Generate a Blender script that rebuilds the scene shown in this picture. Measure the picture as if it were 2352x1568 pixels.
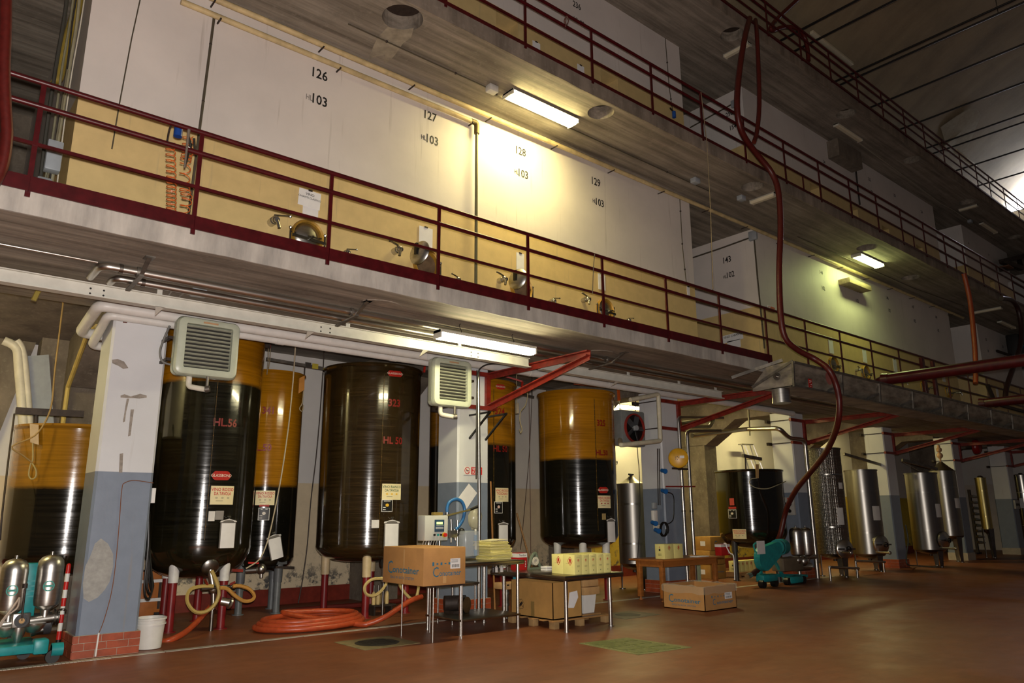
import bpy, bmesh, math, random
from mathutils import Vector, Matrix
random.seed(7)
for o in list(bpy.data.objects): bpy.data.objects.remove(o)
SC = bpy.context.scene
COL = SC.collection

# ------------------------------------------------------------------ camera
FPX = 1703.84
YAW, PITCH, ROLL, EYE = math.radians(40.149), math.radians(13.281), math.radians(-0.356), 1.65
F_ = Vector((math.sin(YAW)*math.cos(PITCH), math.cos(YAW)*math.cos(PITCH), math.sin(PITCH)))
_r = Vector((math.cos(YAW), -math.sin(YAW), 0)); _u = _r.cross(F_)
R_ = math.cos(ROLL)*_r + math.sin(ROLL)*_u
U_ = -math.sin(ROLL)*_r + math.cos(ROLL)*_u
C_ = Vector((0, 0, EYE))
cam = bpy.data.cameras.new('camera'); camo = bpy.data.objects.new('camera', cam); COL.objects.link(camo)
cam.sensor_width = 36; cam.lens = 36*FPX/2352; cam.clip_end = 300
camo.matrix_world = Matrix(((R_.x, U_.x, -F_.x, C_.x), (R_.y, U_.y, -F_.y, C_.y), (R_.z, U_.z, -F_.z, C_.z), (0, 0, 0, 1)))
SC.camera = camo

# ------------------------------------------------------------------ light
SC.view_settings.view_transform = 'Standard'; SC.view_settings.look = 'None'
SC.view_settings.gamma = 1; SC.view_settings.exposure = 0.0; SC.view_settings.use_curve_mapping = False
wd = bpy.data.worlds.new('world'); SC.world = wd; wd.use_nodes = True
wd.node_tree.nodes['Background'].inputs[0].default_value = (.62, .60, .66, 1)
wd.node_tree.nodes['Background'].inputs[1].default_value = .04
def lamp(name, kind, loc, power, color=(1, 1, 1), **k):
    l = bpy.data.lights.new(name, kind); l.energy = power; l.color = color
    for a, b in k.items(): setattr(l, a, b)
    o = bpy.data.objects.new(name, l); o.location = loc; COL.objects.link(o); return o
# the photographer's flash, just above the lens
lamp('camera_flash_offscreen', 'POINT', C_ + U_*0.13 + R_*0.02, 2900, (1, .93, .87), shadow_soft_size=.05)
# ------------------------------------------------------------------ pixel (2352x1568 frame) -> world
def ray(x, y): return (x-1176)*R_ - (y-784)*U_ + FPX*F_
def PZ(x, y, z=0.0): d = ray(x, y); return C_ + d*((z-EYE)/d.z)
def PY(x, y, Y): d = ray(x, y); return C_ + d*(Y/d.y)
def PX(x, y, X): d = ray(x, y); return C_ + d*(X/d.x)
def psz(px, p): return px*((Vector(p)-C_).dot(F_))/FPX
def PC(x, y, cx, cy, r):
    "hit on a vertical cylinder: (azimuth, z)"
    d = ray(x, y); a = d.x*d.x+d.y*d.y; b = -2*(d.x*cx+d.y*cy); c = cx*cx+cy*cy-r*r
    D = max(b*b-4*a*c, 0); t = (-b-math.sqrt(D))/(2*a); p = C_+d*t
    return math.atan2(p.y-cy, p.x-cx), p.z
def V(*a): return Vector(a)
def PCp(px, py, cx, cy, r, off=.03):
    az, z = PC(px, py, cx, cy, r); return Vector((cx+(r+off)*math.cos(az), cy+(r+off)*math.sin(az), z))

# ------------------------------------------------------------------ mesh builder
class MB:
    def __init__(s): s.v = []; s.f = []
    def add(s, vs, fs):
        n = len(s.v); s.v += [Vector(p) for p in vs]; s.f += [tuple(i+n for i in f) for f in fs]; return s
    def box(s, a, b):
        x0, y0, z0 = a; x1, y1, z1 = b
        return s.add([(x0,y0,z0),(x1,y0,z0),(x1,y1,z0),(x0,y1,z0),(x0,y0,z1),(x1,y0,z1),(x1,y1,z1),(x0,y1,z1)],
                     [(0,3,2,1),(4,5,6,7),(0,1,5,4),(1,2,6,5),(2,3,7,6),(3,0,4,7)])
    def bev(s, a, b, e=.01):
        "box with chamfered edges"
        bm = bmesh.new(); bmesh.ops.create_cube(bm, size=1)
        ce = [(a[i]+b[i])/2 for i in range(3)]; sz = [abs(b[i]-a[i]) for i in range(3)]
        for v in bm.verts: v.co = Vector((ce[0]+v.co.x*sz[0], ce[1]+v.co.y*sz[1], ce[2]+v.co.z*sz[2]))
        bmesh.ops.bevel(bm, geom=bm.edges[:]+bm.verts[:], offset=e, segments=2, affect='EDGES', profile=.5)
        bm.verts.ensure_lookup_table(); s.add([v.co.copy() for v in bm.verts], [[v.index for v in f.verts] for f in bm.faces]); bm.free(); return s
    def obox(s, c, ax, ay, az, hx, hy, hz):
        c = Vector(c); ax = Vector(ax).normalized()*hx; ay = Vector(ay).normalized()*hy; az = Vector(az).normalized()*hz
        return s.add([c-ax-ay-az, c+ax-ay-az, c+ax+ay-az, c-ax+ay-az, c-ax-ay+az, c+ax-ay+az, c+ax+ay+az, c-ax+ay+az],
                     [(0,3,2,1),(4,5,6,7),(0,1,5,4),(1,2,6,5),(2,3,7,6),(3,0,4,7)])
    def bar(s, p, q, w, h, up=(0, 0, 1)):
        p = Vector(p); q = Vector(q); d = (q-p); u = Vector(up); sx = d.cross(u)
        if sx.length < 1e-6: sx = d.cross(Vector((1, 0, 0)))
        sx.normalize(); uu = sx.cross(d).normalized()
        return s.obox((p+q)/2, d, sx, uu, d.length/2, w/2, h/2)
    def ell(s, p, q, w, h, t=.006, up=(0, 0, 1), fl=1):
        "angle-iron profile swept from p to q: one flange flat, one upright"
        p = Vector(p); q = Vector(q); d = (q-p); sx = d.cross(Vector(up)).normalized(); uu = sx.cross(d).normalized()
        s.obox((p+q)/2+uu*(h/2-t/2), d, sx, uu, d.length/2, w/2, t/2)
        return s.obox((p+q)/2+sx*fl*(w/2-t/2), d, sx, uu, d.length/2, t/2, h/2)
    def cyl(s, p, q, r, r2=None, n=14, caps=True):
        p = Vector(p); q = Vector(q); r2 = r if r2 is None else r2; d = (q-p).normalized()
        a = d.orthogonal().normalized(); b = d.cross(a); m = len(s.v)
        for c, rr in ((p, r), (q, r2)):
            for i in range(n):
                t = 2*math.pi*i/n; s.v.append(c+(a*math.cos(t)+b*math.sin(t))*rr)
        for i in range(n): s.f.append((m+i, m+(i+1) % n, m+n+(i+1) % n, m+n+i))
        if caps: s.f.append(tuple(m+i for i in reversed(range(n)))); s.f.append(tuple(m+n+i for i in range(n)))
        return s
    def tube(s, pts, r, n=8, sm=4, closed=False):
        P = [Vector(p) for p in pts]
        if sm and len(P) > 2: P = spline(P, sm, closed)
        m = len(s.v); N = len(P); pa = None; rr = r if callable(r) else (lambda t: r)
        for i, p in enumerate(P):
            d = (P[(i+1) % N]-P[i-1]) if closed else (P[min(i+1, N-1)]-P[max(i-1, 0)])
            d.normalize()
            a = d.orthogonal().normalized() if pa is None else (pa-d*pa.dot(d)).normalized()
            pa = a; b = d.cross(a); q = rr(i/max(N-1, 1))
            for k in range(n):
                t = 2*math.pi*k/n; s.v.append(p+(a*math.cos(t)+b*math.sin(t))*q)
        for i in range(N if closed else N-1):
            for k in range(n):
                j = (i+1) % N
                s.f.append((m+i*n+k, m+i*n+(k+1) % n, m+j*n+(k+1) % n, m+j*n+k))
        if not closed: s.f.append(tuple(m+k for k in reversed(range(n)))); s.f.append(tuple(m+(N-1)*n+k for k in range(n)))
        return s
    def lathe(s, prof, n=32, c=(0, 0, 0), ax=None):
        c = Vector(c); az = Vector(ax).normalized() if ax else Vector((0, 0, 1))
        a = Vector((1, 0, 0)) if not ax else az.orthogonal().normalized(); b = az.cross(a); m = len(s.v)
        for r, z in prof:
            for k in range(n):
                t = 2*math.pi*k/n; s.v.append(c+(a*math.cos(t)+b*math.sin(t))*max(r, 1e-4)+az*z)
        for i in range(len(prof)-1):
            for k in range(n): s.f.append((m+i*n+k, m+i*n+(k+1) % n, m+(i+1)*n+(k+1) % n, m+(i+1)*n+k))
        return s
    def prism(s, poly, d):
        "polygon of 3-D points extruded by vector d"
        d = Vector(d); n = len(poly); m = len(s.v); s.v += [Vector(p) for p in poly]+[Vector(p)+d for p in poly]
        s.f.append(tuple(m+i for i in reversed(range(n)))); s.f.append(tuple(m+n+i for i in range(n)))
        for i in range(n): s.f.append((m+i, m+(i+1) % n, m+n+(i+1) % n, m+n+i))
        return s
    def sph(s, c, r, n=12):
        c = Vector(c); r = r if isinstance(r, (tuple, list)) else (r, r, r); m = n//2
        pr = [(math.sin(math.pi*i/m), -math.cos(math.pi*i/m)) for i in range(m+1)]; k0 = len(s.v)
        s.lathe(pr, n)
        for i in range(k0, len(s.v)): v = s.v[i]; s.v[i] = c+Vector((v.x*r[0], v.y*r[1], v.z*r[2]))
        return s
    def rotz(s, a, piv=(0, 0, 0)):
        R = Matrix.Rotation(a, 3, 'Z'); p = Vector(piv); s.v = [R @ (v-p)+p for v in s.v]; return s
    def xf(s, M): s.v = [M @ v for v in s.v]; return s

def spline(P, k, closed=False):
    out = []; N = len(P)
    for i in range(N if closed else N-1):
        g = (lambda j: P[j % N]) if closed else (lambda j: P[max(0, min(N-1, j))])
        a, b, c, d = g(i-1), g(i), g(i+1), g(i+2)
        for q in range(k):
            t = q/k; out.append(.5*((2*b)+(c-a)*t+(2*a-5*b+4*c-d)*t*t+(3*b-a-3*c+d)*t**3))
    if not closed: out.append(P[-1].copy())
    return out

WL = {}
def tag(o, label=None, cat=None, group=None, kind=None):
    if label: o['label'] = label
    if cat: o['category'] = cat
    if group: o['group'] = group
    if kind: o['kind'] = kind
    return o
def T(name, label, cat, loc, group=None):
    o = bpy.data.objects.new(name, None); o.empty_display_size = .1; COL.objects.link(o)
    o.location = loc; WL[o.name] = Vector(loc); return tag(o, label, cat, group)
def O(name, mb, m, par=None, label=None, cat=None, group=None, kind=None, sm=True, at=None):
    "link a mesh; world coordinates unless local=True parent copies are used"
    L = WL[par.name] if par is not None else (Vector(at) if at is not None else sum(mb.v, Vector())/max(len(mb.v), 1))
    if par is None and at is None: L.z = min(v.z for v in mb.v)
    me = bpy.data.meshes.new(name); me.from_pydata([v-L for v in mb.v], [], mb.f); me.update()
    bm = bmesh.new(); bm.from_mesh(me); bmesh.ops.recalc_face_normals(bm, faces=bm.faces); bm.to_mesh(me); bm.free()
    if sm:
        me.polygons.foreach_set('use_smooth', [True]*len(me.polygons)); me.set_sharp_from_angle(angle=math.radians(38))
    if m is not None:
        for q in (m if isinstance(m, (list, tuple)) else [m]): me.materials.append(q)
    o = bpy.data.objects.new(name, me); COL.objects.link(o)
    if par is not None: o.parent = par
    else: o.location = L
    WL[o.name] = L
    return tag(o, label, cat, group, kind)
def S(name, mb, m, par=None, sm=False, **k): return O(name, mb, m, par, kind=None if par else 'structure', sm=sm, **k)
def copy_tree(o, par=None, shift=None, rotz=0):
    c = o.copy(); COL.objects.link(c); c.parent = par
    WL[c.name] = WL[o.name].copy()
    if par is None and shift is not None: c.location = o.location+Vector(shift); WL[c.name] = c.location.copy()
    if par is None and rotz: c.rotation_euler = (0, 0, rotz)
    for ch in [x for x in bpy.data.objects if x.parent == o]: copy_tree(ch, c)
    return c

# ------------------------------------------------------------------ materials
def lin(h):
    h = h.lstrip('#'); c = [int(h[i:i+2], 16)/255 for i in (0, 2, 4)]
    return tuple((x/12.92 if x <= .04045 else ((x+.055)/1.055)**2.4) for x in c)+(1,)
class NT:
    def __init__(s, name):
        s.m = bpy.data.materials.new(name); s.m.use_nodes = True; s.t = s.m.node_tree; s.b = s.t.nodes['Principled BSDF']
    def n(s, typ, **k):
        q = s.t.nodes.new(typ)
        for a, b in k.items():
            if a.startswith('i_'): q.inputs[a[2:].replace('_', ' ')].default_value = b
            else: setattr(q, a, b)
        return q
    def l(s, a, b): s.t.links.new(a, b)
    def coord(s, scale=(1, 1, 1), world=False):
        src = s.n('ShaderNodeNewGeometry').outputs['Position'] if world else s.n('ShaderNodeTexCoord').outputs['Object']
        mp = s.n('ShaderNodeMapping'); mp.inputs['Scale'].default_value = scale; s.l(src, mp.inputs[0]); return mp.outputs[0]
    def noise(s, co, scale, det=4, rough=.6): 
        q = s.n('ShaderNodeTexNoise'); q.inputs['Scale'].default_value = scale; q.inputs['Detail'].default_value = det; q.inputs['Roughness'].default_value = rough
        s.l(co, q.inputs['Vector']); return q.outputs['Fac']
    def ramp(s, fac, *st):
        q = s.n('ShaderNodeValToRGB'); e = q.color_ramp.elements
        while len(e) < len(st): e.new(.5)
        for i, (p, c) in enumerate(st): e[i].position = p; e[i].color = c if isinstance(c, tuple) else (c, c, c, 1)
        s.l(fac, q.inputs[0]); return q.outputs[0]
    def mix(s, fac, a, b, mode='MIX'):
        q = s.n('ShaderNodeMix', data_type='RGBA', blend_type=mode)
        for sock, v in ((q.inputs[0], fac), (q.inputs[6], a), (q.inputs[7], b)):
            if hasattr(v, 'links') or hasattr(v, 'is_linked'): s.l(v, sock)
            else: sock.default_value = v
        return q.outputs[2]
    def zmask(s, z, soft=.01, wob=0.0):
        "1 below world height z"
        sp = s.n('ShaderNodeSeparateXYZ'); g = s.n('ShaderNodeNewGeometry'); s.l(g.outputs['Position'], sp.inputs[0])
        zz = sp.outputs[2]
        if wob:
            nz = s.noise(s.coord((1, 1, 1), True), 3); ma = s.n('ShaderNodeMath', operation='MULTIPLY_ADD'); s.l(nz, ma.inputs[0]); ma.inputs[1].default_value = wob; s.l(zz, ma.inputs[2]); zz = ma.outputs[0]; z = z+wob*.5
        mr = s.n('ShaderNodeMapRange'); mr.inputs[1].default_value = z-soft; mr.inputs[2].default_value = z+soft; mr.inputs[3].default_value = 1; mr.inputs[4].default_value = 0
        s.l(zz, mr.inputs[0]); return mr.outputs[0]
    def bump(s, h, strength=.3, dist=.01):
        q = s.n('ShaderNodeBump'); q.inputs['Strength'].default_value = strength; q.inputs['Distance'].default_value = dist
        s.l(h, q.inputs['Height']); s.l(q.outputs[0], s.b.inputs['Normal'])
    def set(s, col=None, rough=None, metal=None, **k):
        for nm, v in (('Base Color', col), ('Roughness', rough), ('Metallic', metal)):
            if v is None: continue
            if hasattr(v, 'is_linked'): s.l(v, s.b.inputs[nm])
            else: s.b.inputs[nm].default_value = v
        for a, b in k.items(): s.b.inputs[a.replace('_', ' ')].default_value = b
        return s.m
MC = {}
def M(col, rough=.5, metal=0, var=.12, vs=6, bump=0, bs=60, st=(1, 1, 1), **k):
    key = (col, rough, metal, var, vs, bump, bs, st, tuple(k.items()))
    if key in MC: return MC[key]
    N = NT('paint_'+col.strip('#')); c = lin(col); co = N.coord(st)
    if var:
        d = tuple(x*(1-var*1.6) for x in c[:3])+(1,); b = tuple(min(1, x*(1+var*.6)) for x in c[:3])+(1,)
        cc = N.ramp(N.noise(co, vs), (.3, d), (.7, b))
    else: cc = c
    N.set(cc, rough, metal, **k)
    if bump: N.bump(N.noise(co, bs), bump, .01)
    MC[key] = N.m; return N.m
def EM(name, col, s):
    m = bpy.data.materials.new(name); m.use_nodes = True; b = m.node_tree.nodes['Principled BSDF']
    b.inputs['Base Color'].default_value = (.8, .8, .75, 1); b.inputs['Emission Color'].default_value = col; b.inputs['Emission Strength'].default_value = s; return m
def concrete(name, a, b, st, stain=.5):
    N = NT(name); co = N.coord(st, True); w = N.coord((1, 1, 1), True)
    n1 = N.noise(co, 1.0, 6, .65); n2 = N.noise(w, .9, 5); n3 = N.noise(w, 14, 3)
    c = N.ramp(n1, (.32, lin(a)), (.68, lin(b)))
    c = N.mix(N.ramp(n2, (.42, 0.), (.7, stain)), c, lin('#4a4238'))
    c = N.mix(N.ramp(n3, (.55, 0.), (.8, .35)), c, lin('#a39b8d'))
    N.set(c, .85); N.bump(n1, .45, .02); return N.m
def wallmat(name, top, low, z, wob=0., extra=None, rough=.6):
    N = NT(name); w = N.coord((1, 1, 1), True); n = N.noise(w, .7, 5); n2 = N.noise(w, 5, 4)
    t = N.ramp(n, (.35, tuple(x*.88 for x in lin(top)[:3])+(1,)), (.65, lin(top)))
    lo = N.ramp(n2, (.3, tuple(x*.88 for x in lin(low)[:3])+(1,)), (.7, lin(low)))
    c = N.mix(N.zmask(z, .004, wob), t, lo)
    if extra: c = extra(N, c)
    N.set(c, rough); N.bump(N.noise(w, 22), .12, .01); return N.m
def drips(N, c):
    w = N.coord((7, 7, .35), True); f = N.ramp(N.noise(w, 1.6, 3), (.63, 0.), (.75, .35)); return N.mix(f, c, lin('#8d8272'))
def mold(N, c):
    w = N.coord((1, 1, 1), True); n = N.noise(w, 4.5, 6, .75)
    ml = N.n('ShaderNodeMath', operation='MULTIPLY'); N.l(N.ramp(n, (.5, 0.), (.6, 1.)), ml.inputs[0]); N.l(N.zmask(.75, .3), ml.inputs[1])
    return N.mix(ml.outputs[0], c, lin('#4b4a48'))
m_soffit = concrete('board_marked_concrete', '#625a4f', '#9d9486', (.35, 7, 7), .45)
m_soffit1 = m_soffit3 = m_soffit
m_fascia = concrete('grey_cement_render', '#8a8781', '#bab5ab', (3.5, 3.5, .7), .3)
m_fascia2 = concrete('weathered_cement_edge', '#6b6155', '#978b7c', (3.5, 3.5, .6), .5)
m_conc = concrete('rough_concrete', '#5c5348', '#85796a', (2, 2, 1.2), .5)
m_w1 = wallmat('white_wall_ochre_dado', '#dcd4cc', '#d8bd82', 6.72, 0, drips)
m_w2 = wallmat('white_wall_ochre_dado_upper', '#ddd6d0', '#d3b981', 11.13, 0, drips, .35)
m_wb = wallmat('cellar_wall_cream_dado', '#dcd8d2', '#d7c5a4', 2.35, 0, mold)
m_pil = wallmat('pillar_white_over_blue', '#d3d5d7', '#7e8999', 2.25, 0, drips, .38)
m_vault = concrete('plaster_vault', '#8a7b60', '#a39373', (.9, .1, .1), .3)
m_red = M('#470b10', .35, var=.25, vs=9)
m_redb = M('#82261a', .4, var=.3, vs=10)
m_hose = M('#521510', .42, var=.2, vs=20)
m_hoser = M('#b34a26', .38, var=.15, vs=12)
m_ss = M('#c6c3bc', .33, 1, var=.12, vs=3, st=(1, 1, 12))
m_ssd = M('#8d8a84', .32, 1, var=.2, vs=4)
m_galv = M('#8a857c', .45, .8, var=.3, vs=5)
m_black = M('#141312', .45)
m_iron = M('#3b3029', .6, .3, var=.3, vs=14)
m_white = M('#e2e0da', .45, var=.05)
m_paper = M('#e8e6e4', .7, var=.04)
m_cream = M('#d9d3c0', .45, var=.1)
m_grey = M('#9aa0a5', .45, var=.08)
m_wood = M('#b98a52', .55, var=.25, vs=3, st=(1, 1, 9))
m_card = M('#b98850', .75, var=.08, vs=5)
m_teal = M('#1d8f92', .4, var=.18, vs=8)
m_yel = M('#efe49a', .55, var=.05)
m_ink = M('#191817', .6, var=0)
m_redink = M('#c32420', .5, var=0)
m_blueink = M('#2f7290', .6, var=.1)
m_grnink = M('#2e5b3a', .6, var=0)
m_glowY = EM('fluorescent_diffuser', (1, .84, .36, 1), 105)
m_glowW = EM('fluorescent_diffuser_pale', (1, .90, .52, 1), 90)
m_glowG = EM('fluorescent_diffuser_green', (.86, 1, .36, 1), 45)
m_off = M('#d8cfb4', .35, var=.05)

# ------------------------------------------------------------------ text and cards
def textgeo(s, size, align='CENTER', bold=0):
    cu = bpy.data.curves.new('t', 'FONT'); cu.body = s; cu.size = size; cu.align_x = align; cu.align_y = 'CENTER'; cu.resolution_u = 2; cu.offset = bold*size
    o = bpy.data.objects.new('t', cu); COL.objects.link(o)
    me = bpy.data.meshes.new_from_object(o.evaluated_get(bpy.context.evaluated_depsgraph_get()))
    r = ([v.co.copy() for v in me.vertices], [tuple(p.vertices) for p in me.polygons])
    bpy.data.objects.remove(o); bpy.data.curves.remove(cu); bpy.data.meshes.remove(me); return r
def plane_map(o, u, v): o = Vector(o); u = Vector(u).normalized(); v = Vector(v).normalized(); return lambda a, b: o+u*a+v*b
def cyl_map(cx, cy, r, az, z, roll=0):
    ca, sa = math.cos(roll), math.sin(roll)
    def f(a, b):
        a, b = a*ca-b*sa, a*sa+b*ca
        t = az+a/r; return Vector((cx+r*math.cos(t), cy+r*math.sin(t), z+b))
    return f
def words(par, s, size, fn, m, dx=0, dy=0, name='lettering', sx=1, bold=0):
    vs, fs = textgeo(s, size, 'CENTER', bold)
    mb = MB(); mb.add([fn(v.x*sx+dx, v.y+dy) for v in vs], fs)
    if not mb.v: return None
    o = O(name, mb, m, par, sm=False)
    return o
def patch(par, name, fn, w, h, m, n=4, cut=0, label=None, dx=0, dy=0, **k):
    mb = MB(); g = []
    for i in range(n+1):
        for j in (0, 1): mb.v.append(fn(dx-w/2+w*i/n, dy-h/2+h*j))
    for i in range(n): mb.f.append((2*i, 2*i+2, 2*i+3, 2*i+1))
    return O(name, mb, m, par, label=label, sm=True, **k)
# ================================================================== STRUCTURE
YG, YW, YB = 7.9, 9.57, 14.7          # gallery edge, face of the concrete vats, back wall of the cellar bays
Z1B, Z1T, Z2B, Z2T, Z3B, Z3T = 4.44, 4.66, 8.75, 9.02, 12.79, 13.05
YG3 = 8.13
XL0, XR0 = -9.0, 40.5
# floor
N = NT('terracotta_tiles'); w = N.coord((1, 1, 1), True)
bk = N.n('ShaderNodeTexBrick'); N.l(w, bk.inputs['Vector']); bk.inputs['Scale'].default_value = 1; bk.inputs['Brick Width'].default_value = .24; bk.inputs['Row Height'].default_value = .12
bk.inputs['Mortar Size'].default_value = .006; bk.inputs['Color1'].default_value = lin('#844a2a'); bk.inputs['Color2'].default_value = lin('#774326'); bk.inputs['Mortar'].default_value = lin('#7d4a2f')
c = N.mix(N.ramp(N.noise(w, .55, 6), (.35, 0.), (.75, .55)), bk.outputs['Color'], lin('#74462a'))
c = N.mix(N.ramp(N.noise(N.coord((1, 3, 1), True), 1.3, 6, .7), (.5, 0.), (.8, .4)), c, lin('#a87048'))
N.set(c, N.ramp(N.noise(w, 1.4, 5), (.3, .38), (.75, .54))); N.bump(bk.outputs['Fac'], .25, -.004)
m_floor = N.m
floor = S('floor', MB().box((XL0, -14, -.3), (XR0+2, YB+.3, 0)), m_floor, at=(0, 0, 0))
m_strip = M('#b9b2a6', .5, var=.15, vs=3)
for i in range(34):
    x = -.6+i*.62
    mb = MB()
    if i < 5:
        for k in range(15): mb.box((x+k*.041, 10.555, -.004), (x+k*.041+.036, 10.675, .006))
    else: mb.bev((x, 10.56, -.01), (x+.608, 10.672, .005), .002)
    O('strip_tile', mb, m_strip, floor, sm=False)
# walls of the bays
S('wall_back', MB().box((XL0, YB, 0), (XR0, YB+.3, 5.2)), m_wb, at=(0, YB, 0))
m_bb = M('#7a2c1f', .4, var=.2)
S('baseboard_back', MB().box((XL0, YB-.03, 0), (XR0, YB, .3)), m_bb)
m_wy = wallmat('cellar_wall_yellow_dado', '#dcd8d2', '#c9ae3e', 2.35, 0, mold)
S('wall_back', MB().box((15.2, YB-.012, .3), (XR0, YB+.01, 5.0)), m_wy, at=(15.2, YB, 0))
S('wall_left', MB().box((-1.6, 11.2, 0), (-1.3, YB, 5.2)), m_wb)
S('ceiling_bays', MB().box((XL0, 11.0, 5.0), (XR0, YB+.3, 5.2)), m_soffit, at=(0, 11, 5))
# pillars
PX0 = [2.12+5.715*i for i in range(7)]; PW, PD, PYF = .70, .64, 10.8
m_tile = M('#a04a2c', .42, var=.2, vs=7); m_grout = M('#b7ab98', .8)
for i, x in enumerate(PX0):
    mb = MB(); e = .03; z0, z1 = .0, 4.46
    ring = [(x+e, PYF), (x+PW-e, PYF), (x+PW, PYF+e), (x+PW, PYF+PD-e), (x+PW-e, PYF+PD), (x+e, PYF+PD), (x, PYF+PD-e), (x, PYF+e)]
    mb.prism([(a, b, z0) for a, b in ring], (0, 0, z1-z0))
    pl = S('pillar', mb, m_pil, at=(x+PW/2, PYF+PD/2, 0))
    S('pillar_base', MB().box((x-.025, PYF-.025, 0), (x+PW+.025, PYF+PD, .265)), m_grout, pl)
    if i < 5:
        for r in range(3):
            off = (0, .5, .25)[r]*.25
            xs = [x-.03]+[x-.03+off+.25*k for k in range(0 if off else 1, 4) if x-.03+off+.25*k < x+PW+.02]+[x+PW+.03]
            for a, b in zip(xs, xs[1:]):
                if b-a < .03: continue
                O('base_tile', MB().bev((a+.003, PYF-.034, .004+r*.088), (b-.003, PYF-.02, .086+r*.088), .002), m_tile, pl, sm=False)
            ys = [PYF-.03, PYF+.22+(.1 if r == 1 else 0), PYF+.46, PYF+PD]
            for a, b in zip(ys, ys[1:]):
                O('base_tile', MB().bev((x-.036, a+.003, .004+r*.088), (x-.02, b-.003, .086+r*.088), .002), m_tile, pl, sm=False)
    # haunched cross beam from the pillar to the back wall, and rear pilaster
    yz = [(PYF+PD, 4.44), (12.6, 4.44), (13.7, 3.75), (YB, 3.75), (YB, 5.0), (PYF+PD, 5.0)]
    S('cross_beam', MB().prism([(x+.05, a, b) for a, b in yz], (PW-.1, 0, 0)), m_conc)
    S('rear_pilaster', MB().box((x+.05, 13.75, 0), (x+PW-.05, YB, 3.76)), m_conc)
za_ = PY(100, 790, 14.55).z; S('ceiling_slope', MB().prism([(-6, 11.9, 5.01), (-6, 14.68, za_), (-6, 14.68, 5.01)], (PX0[0]+.05+6, 0, 0)), m_conc)
q = PY(66, 1000, 14.3); S('wall_buttress', MB().box((q.x, 14.3, 0), (PX0[0]+.06, YB, 5.0)), m_conc)
S('wall_buttress', MB().prism([PY(a, b, 14.58) for a, b in ((-40, 740), (90, 770), (48, 872), (0, 990), (-40, 1090))], (0, .13, 0)), m_conc)
# scraped paint marks on the first pillar
m_scr = M('#9a9187', .8, var=.2, vs=20); m_bare = M('#a09f9a', .7, var=.14, vs=14)
def blot(par, m, cx, cz, pts, y=PYF-.003):
    mb = MB().add([PY(a, b, y) for a, b in pts], [tuple(range(len(pts)))]); return O('bare_patch', mb, m, par, sm=False)
P1 = [o for o in bpy.data.objects if o.name.startswith('pillar')][0]
for m, pts in ((m_scr, [(277,908),(286,905),(300,910),(312,907),(322,904),(337,908),(337,913),(320,915),(308,914),(296,914),(277,913)]),
    (m_scr, [(291,915),(297,915),(290,945),(287,968),(282,970)]), (m_scr, [(300,940),(308,940),(303,975),(300,1000),(294,1002),(298,965)]),
    (m_scr, [(275,1042),(283,1040),(281,1085),(273,1085)]), (m_scr, [(257,826),(270,824),(285,830),(295,845),(283,847),(272,840),(258,834)]),
    (m_bare, [(218,1248),(232,1236),(248,1248),(260,1272),(260,1300),(252,1335),(240,1355),(224,1372),(204,1382),(192,1374),(190,1340),(196,1300),(208,1275)])):
    blot(P1, m, 0, 0, pts)
# copper wire and short white conduit on the first pillar
O('copper_wire', MB().tube([PY(a, b, PYF-.012) for a, b in ((352,1109),(310,1103),(288,1108),(280,1122),(274,1200),(266,1290),(256,1360),(240,1420),(228,1452))], .005), M('#8c5a3c', .5, .4), label='thin copper wire running down the blue paint of the scraped pillar', cat='wire')
O('wall_conduit', MB().cyl(PY(227, 1453, PYF-.05), PY(219, 1507, PYF-.05), .011), m_white, label='short white conduit on the tiled base of the scraped pillar', cat='conduit')

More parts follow.
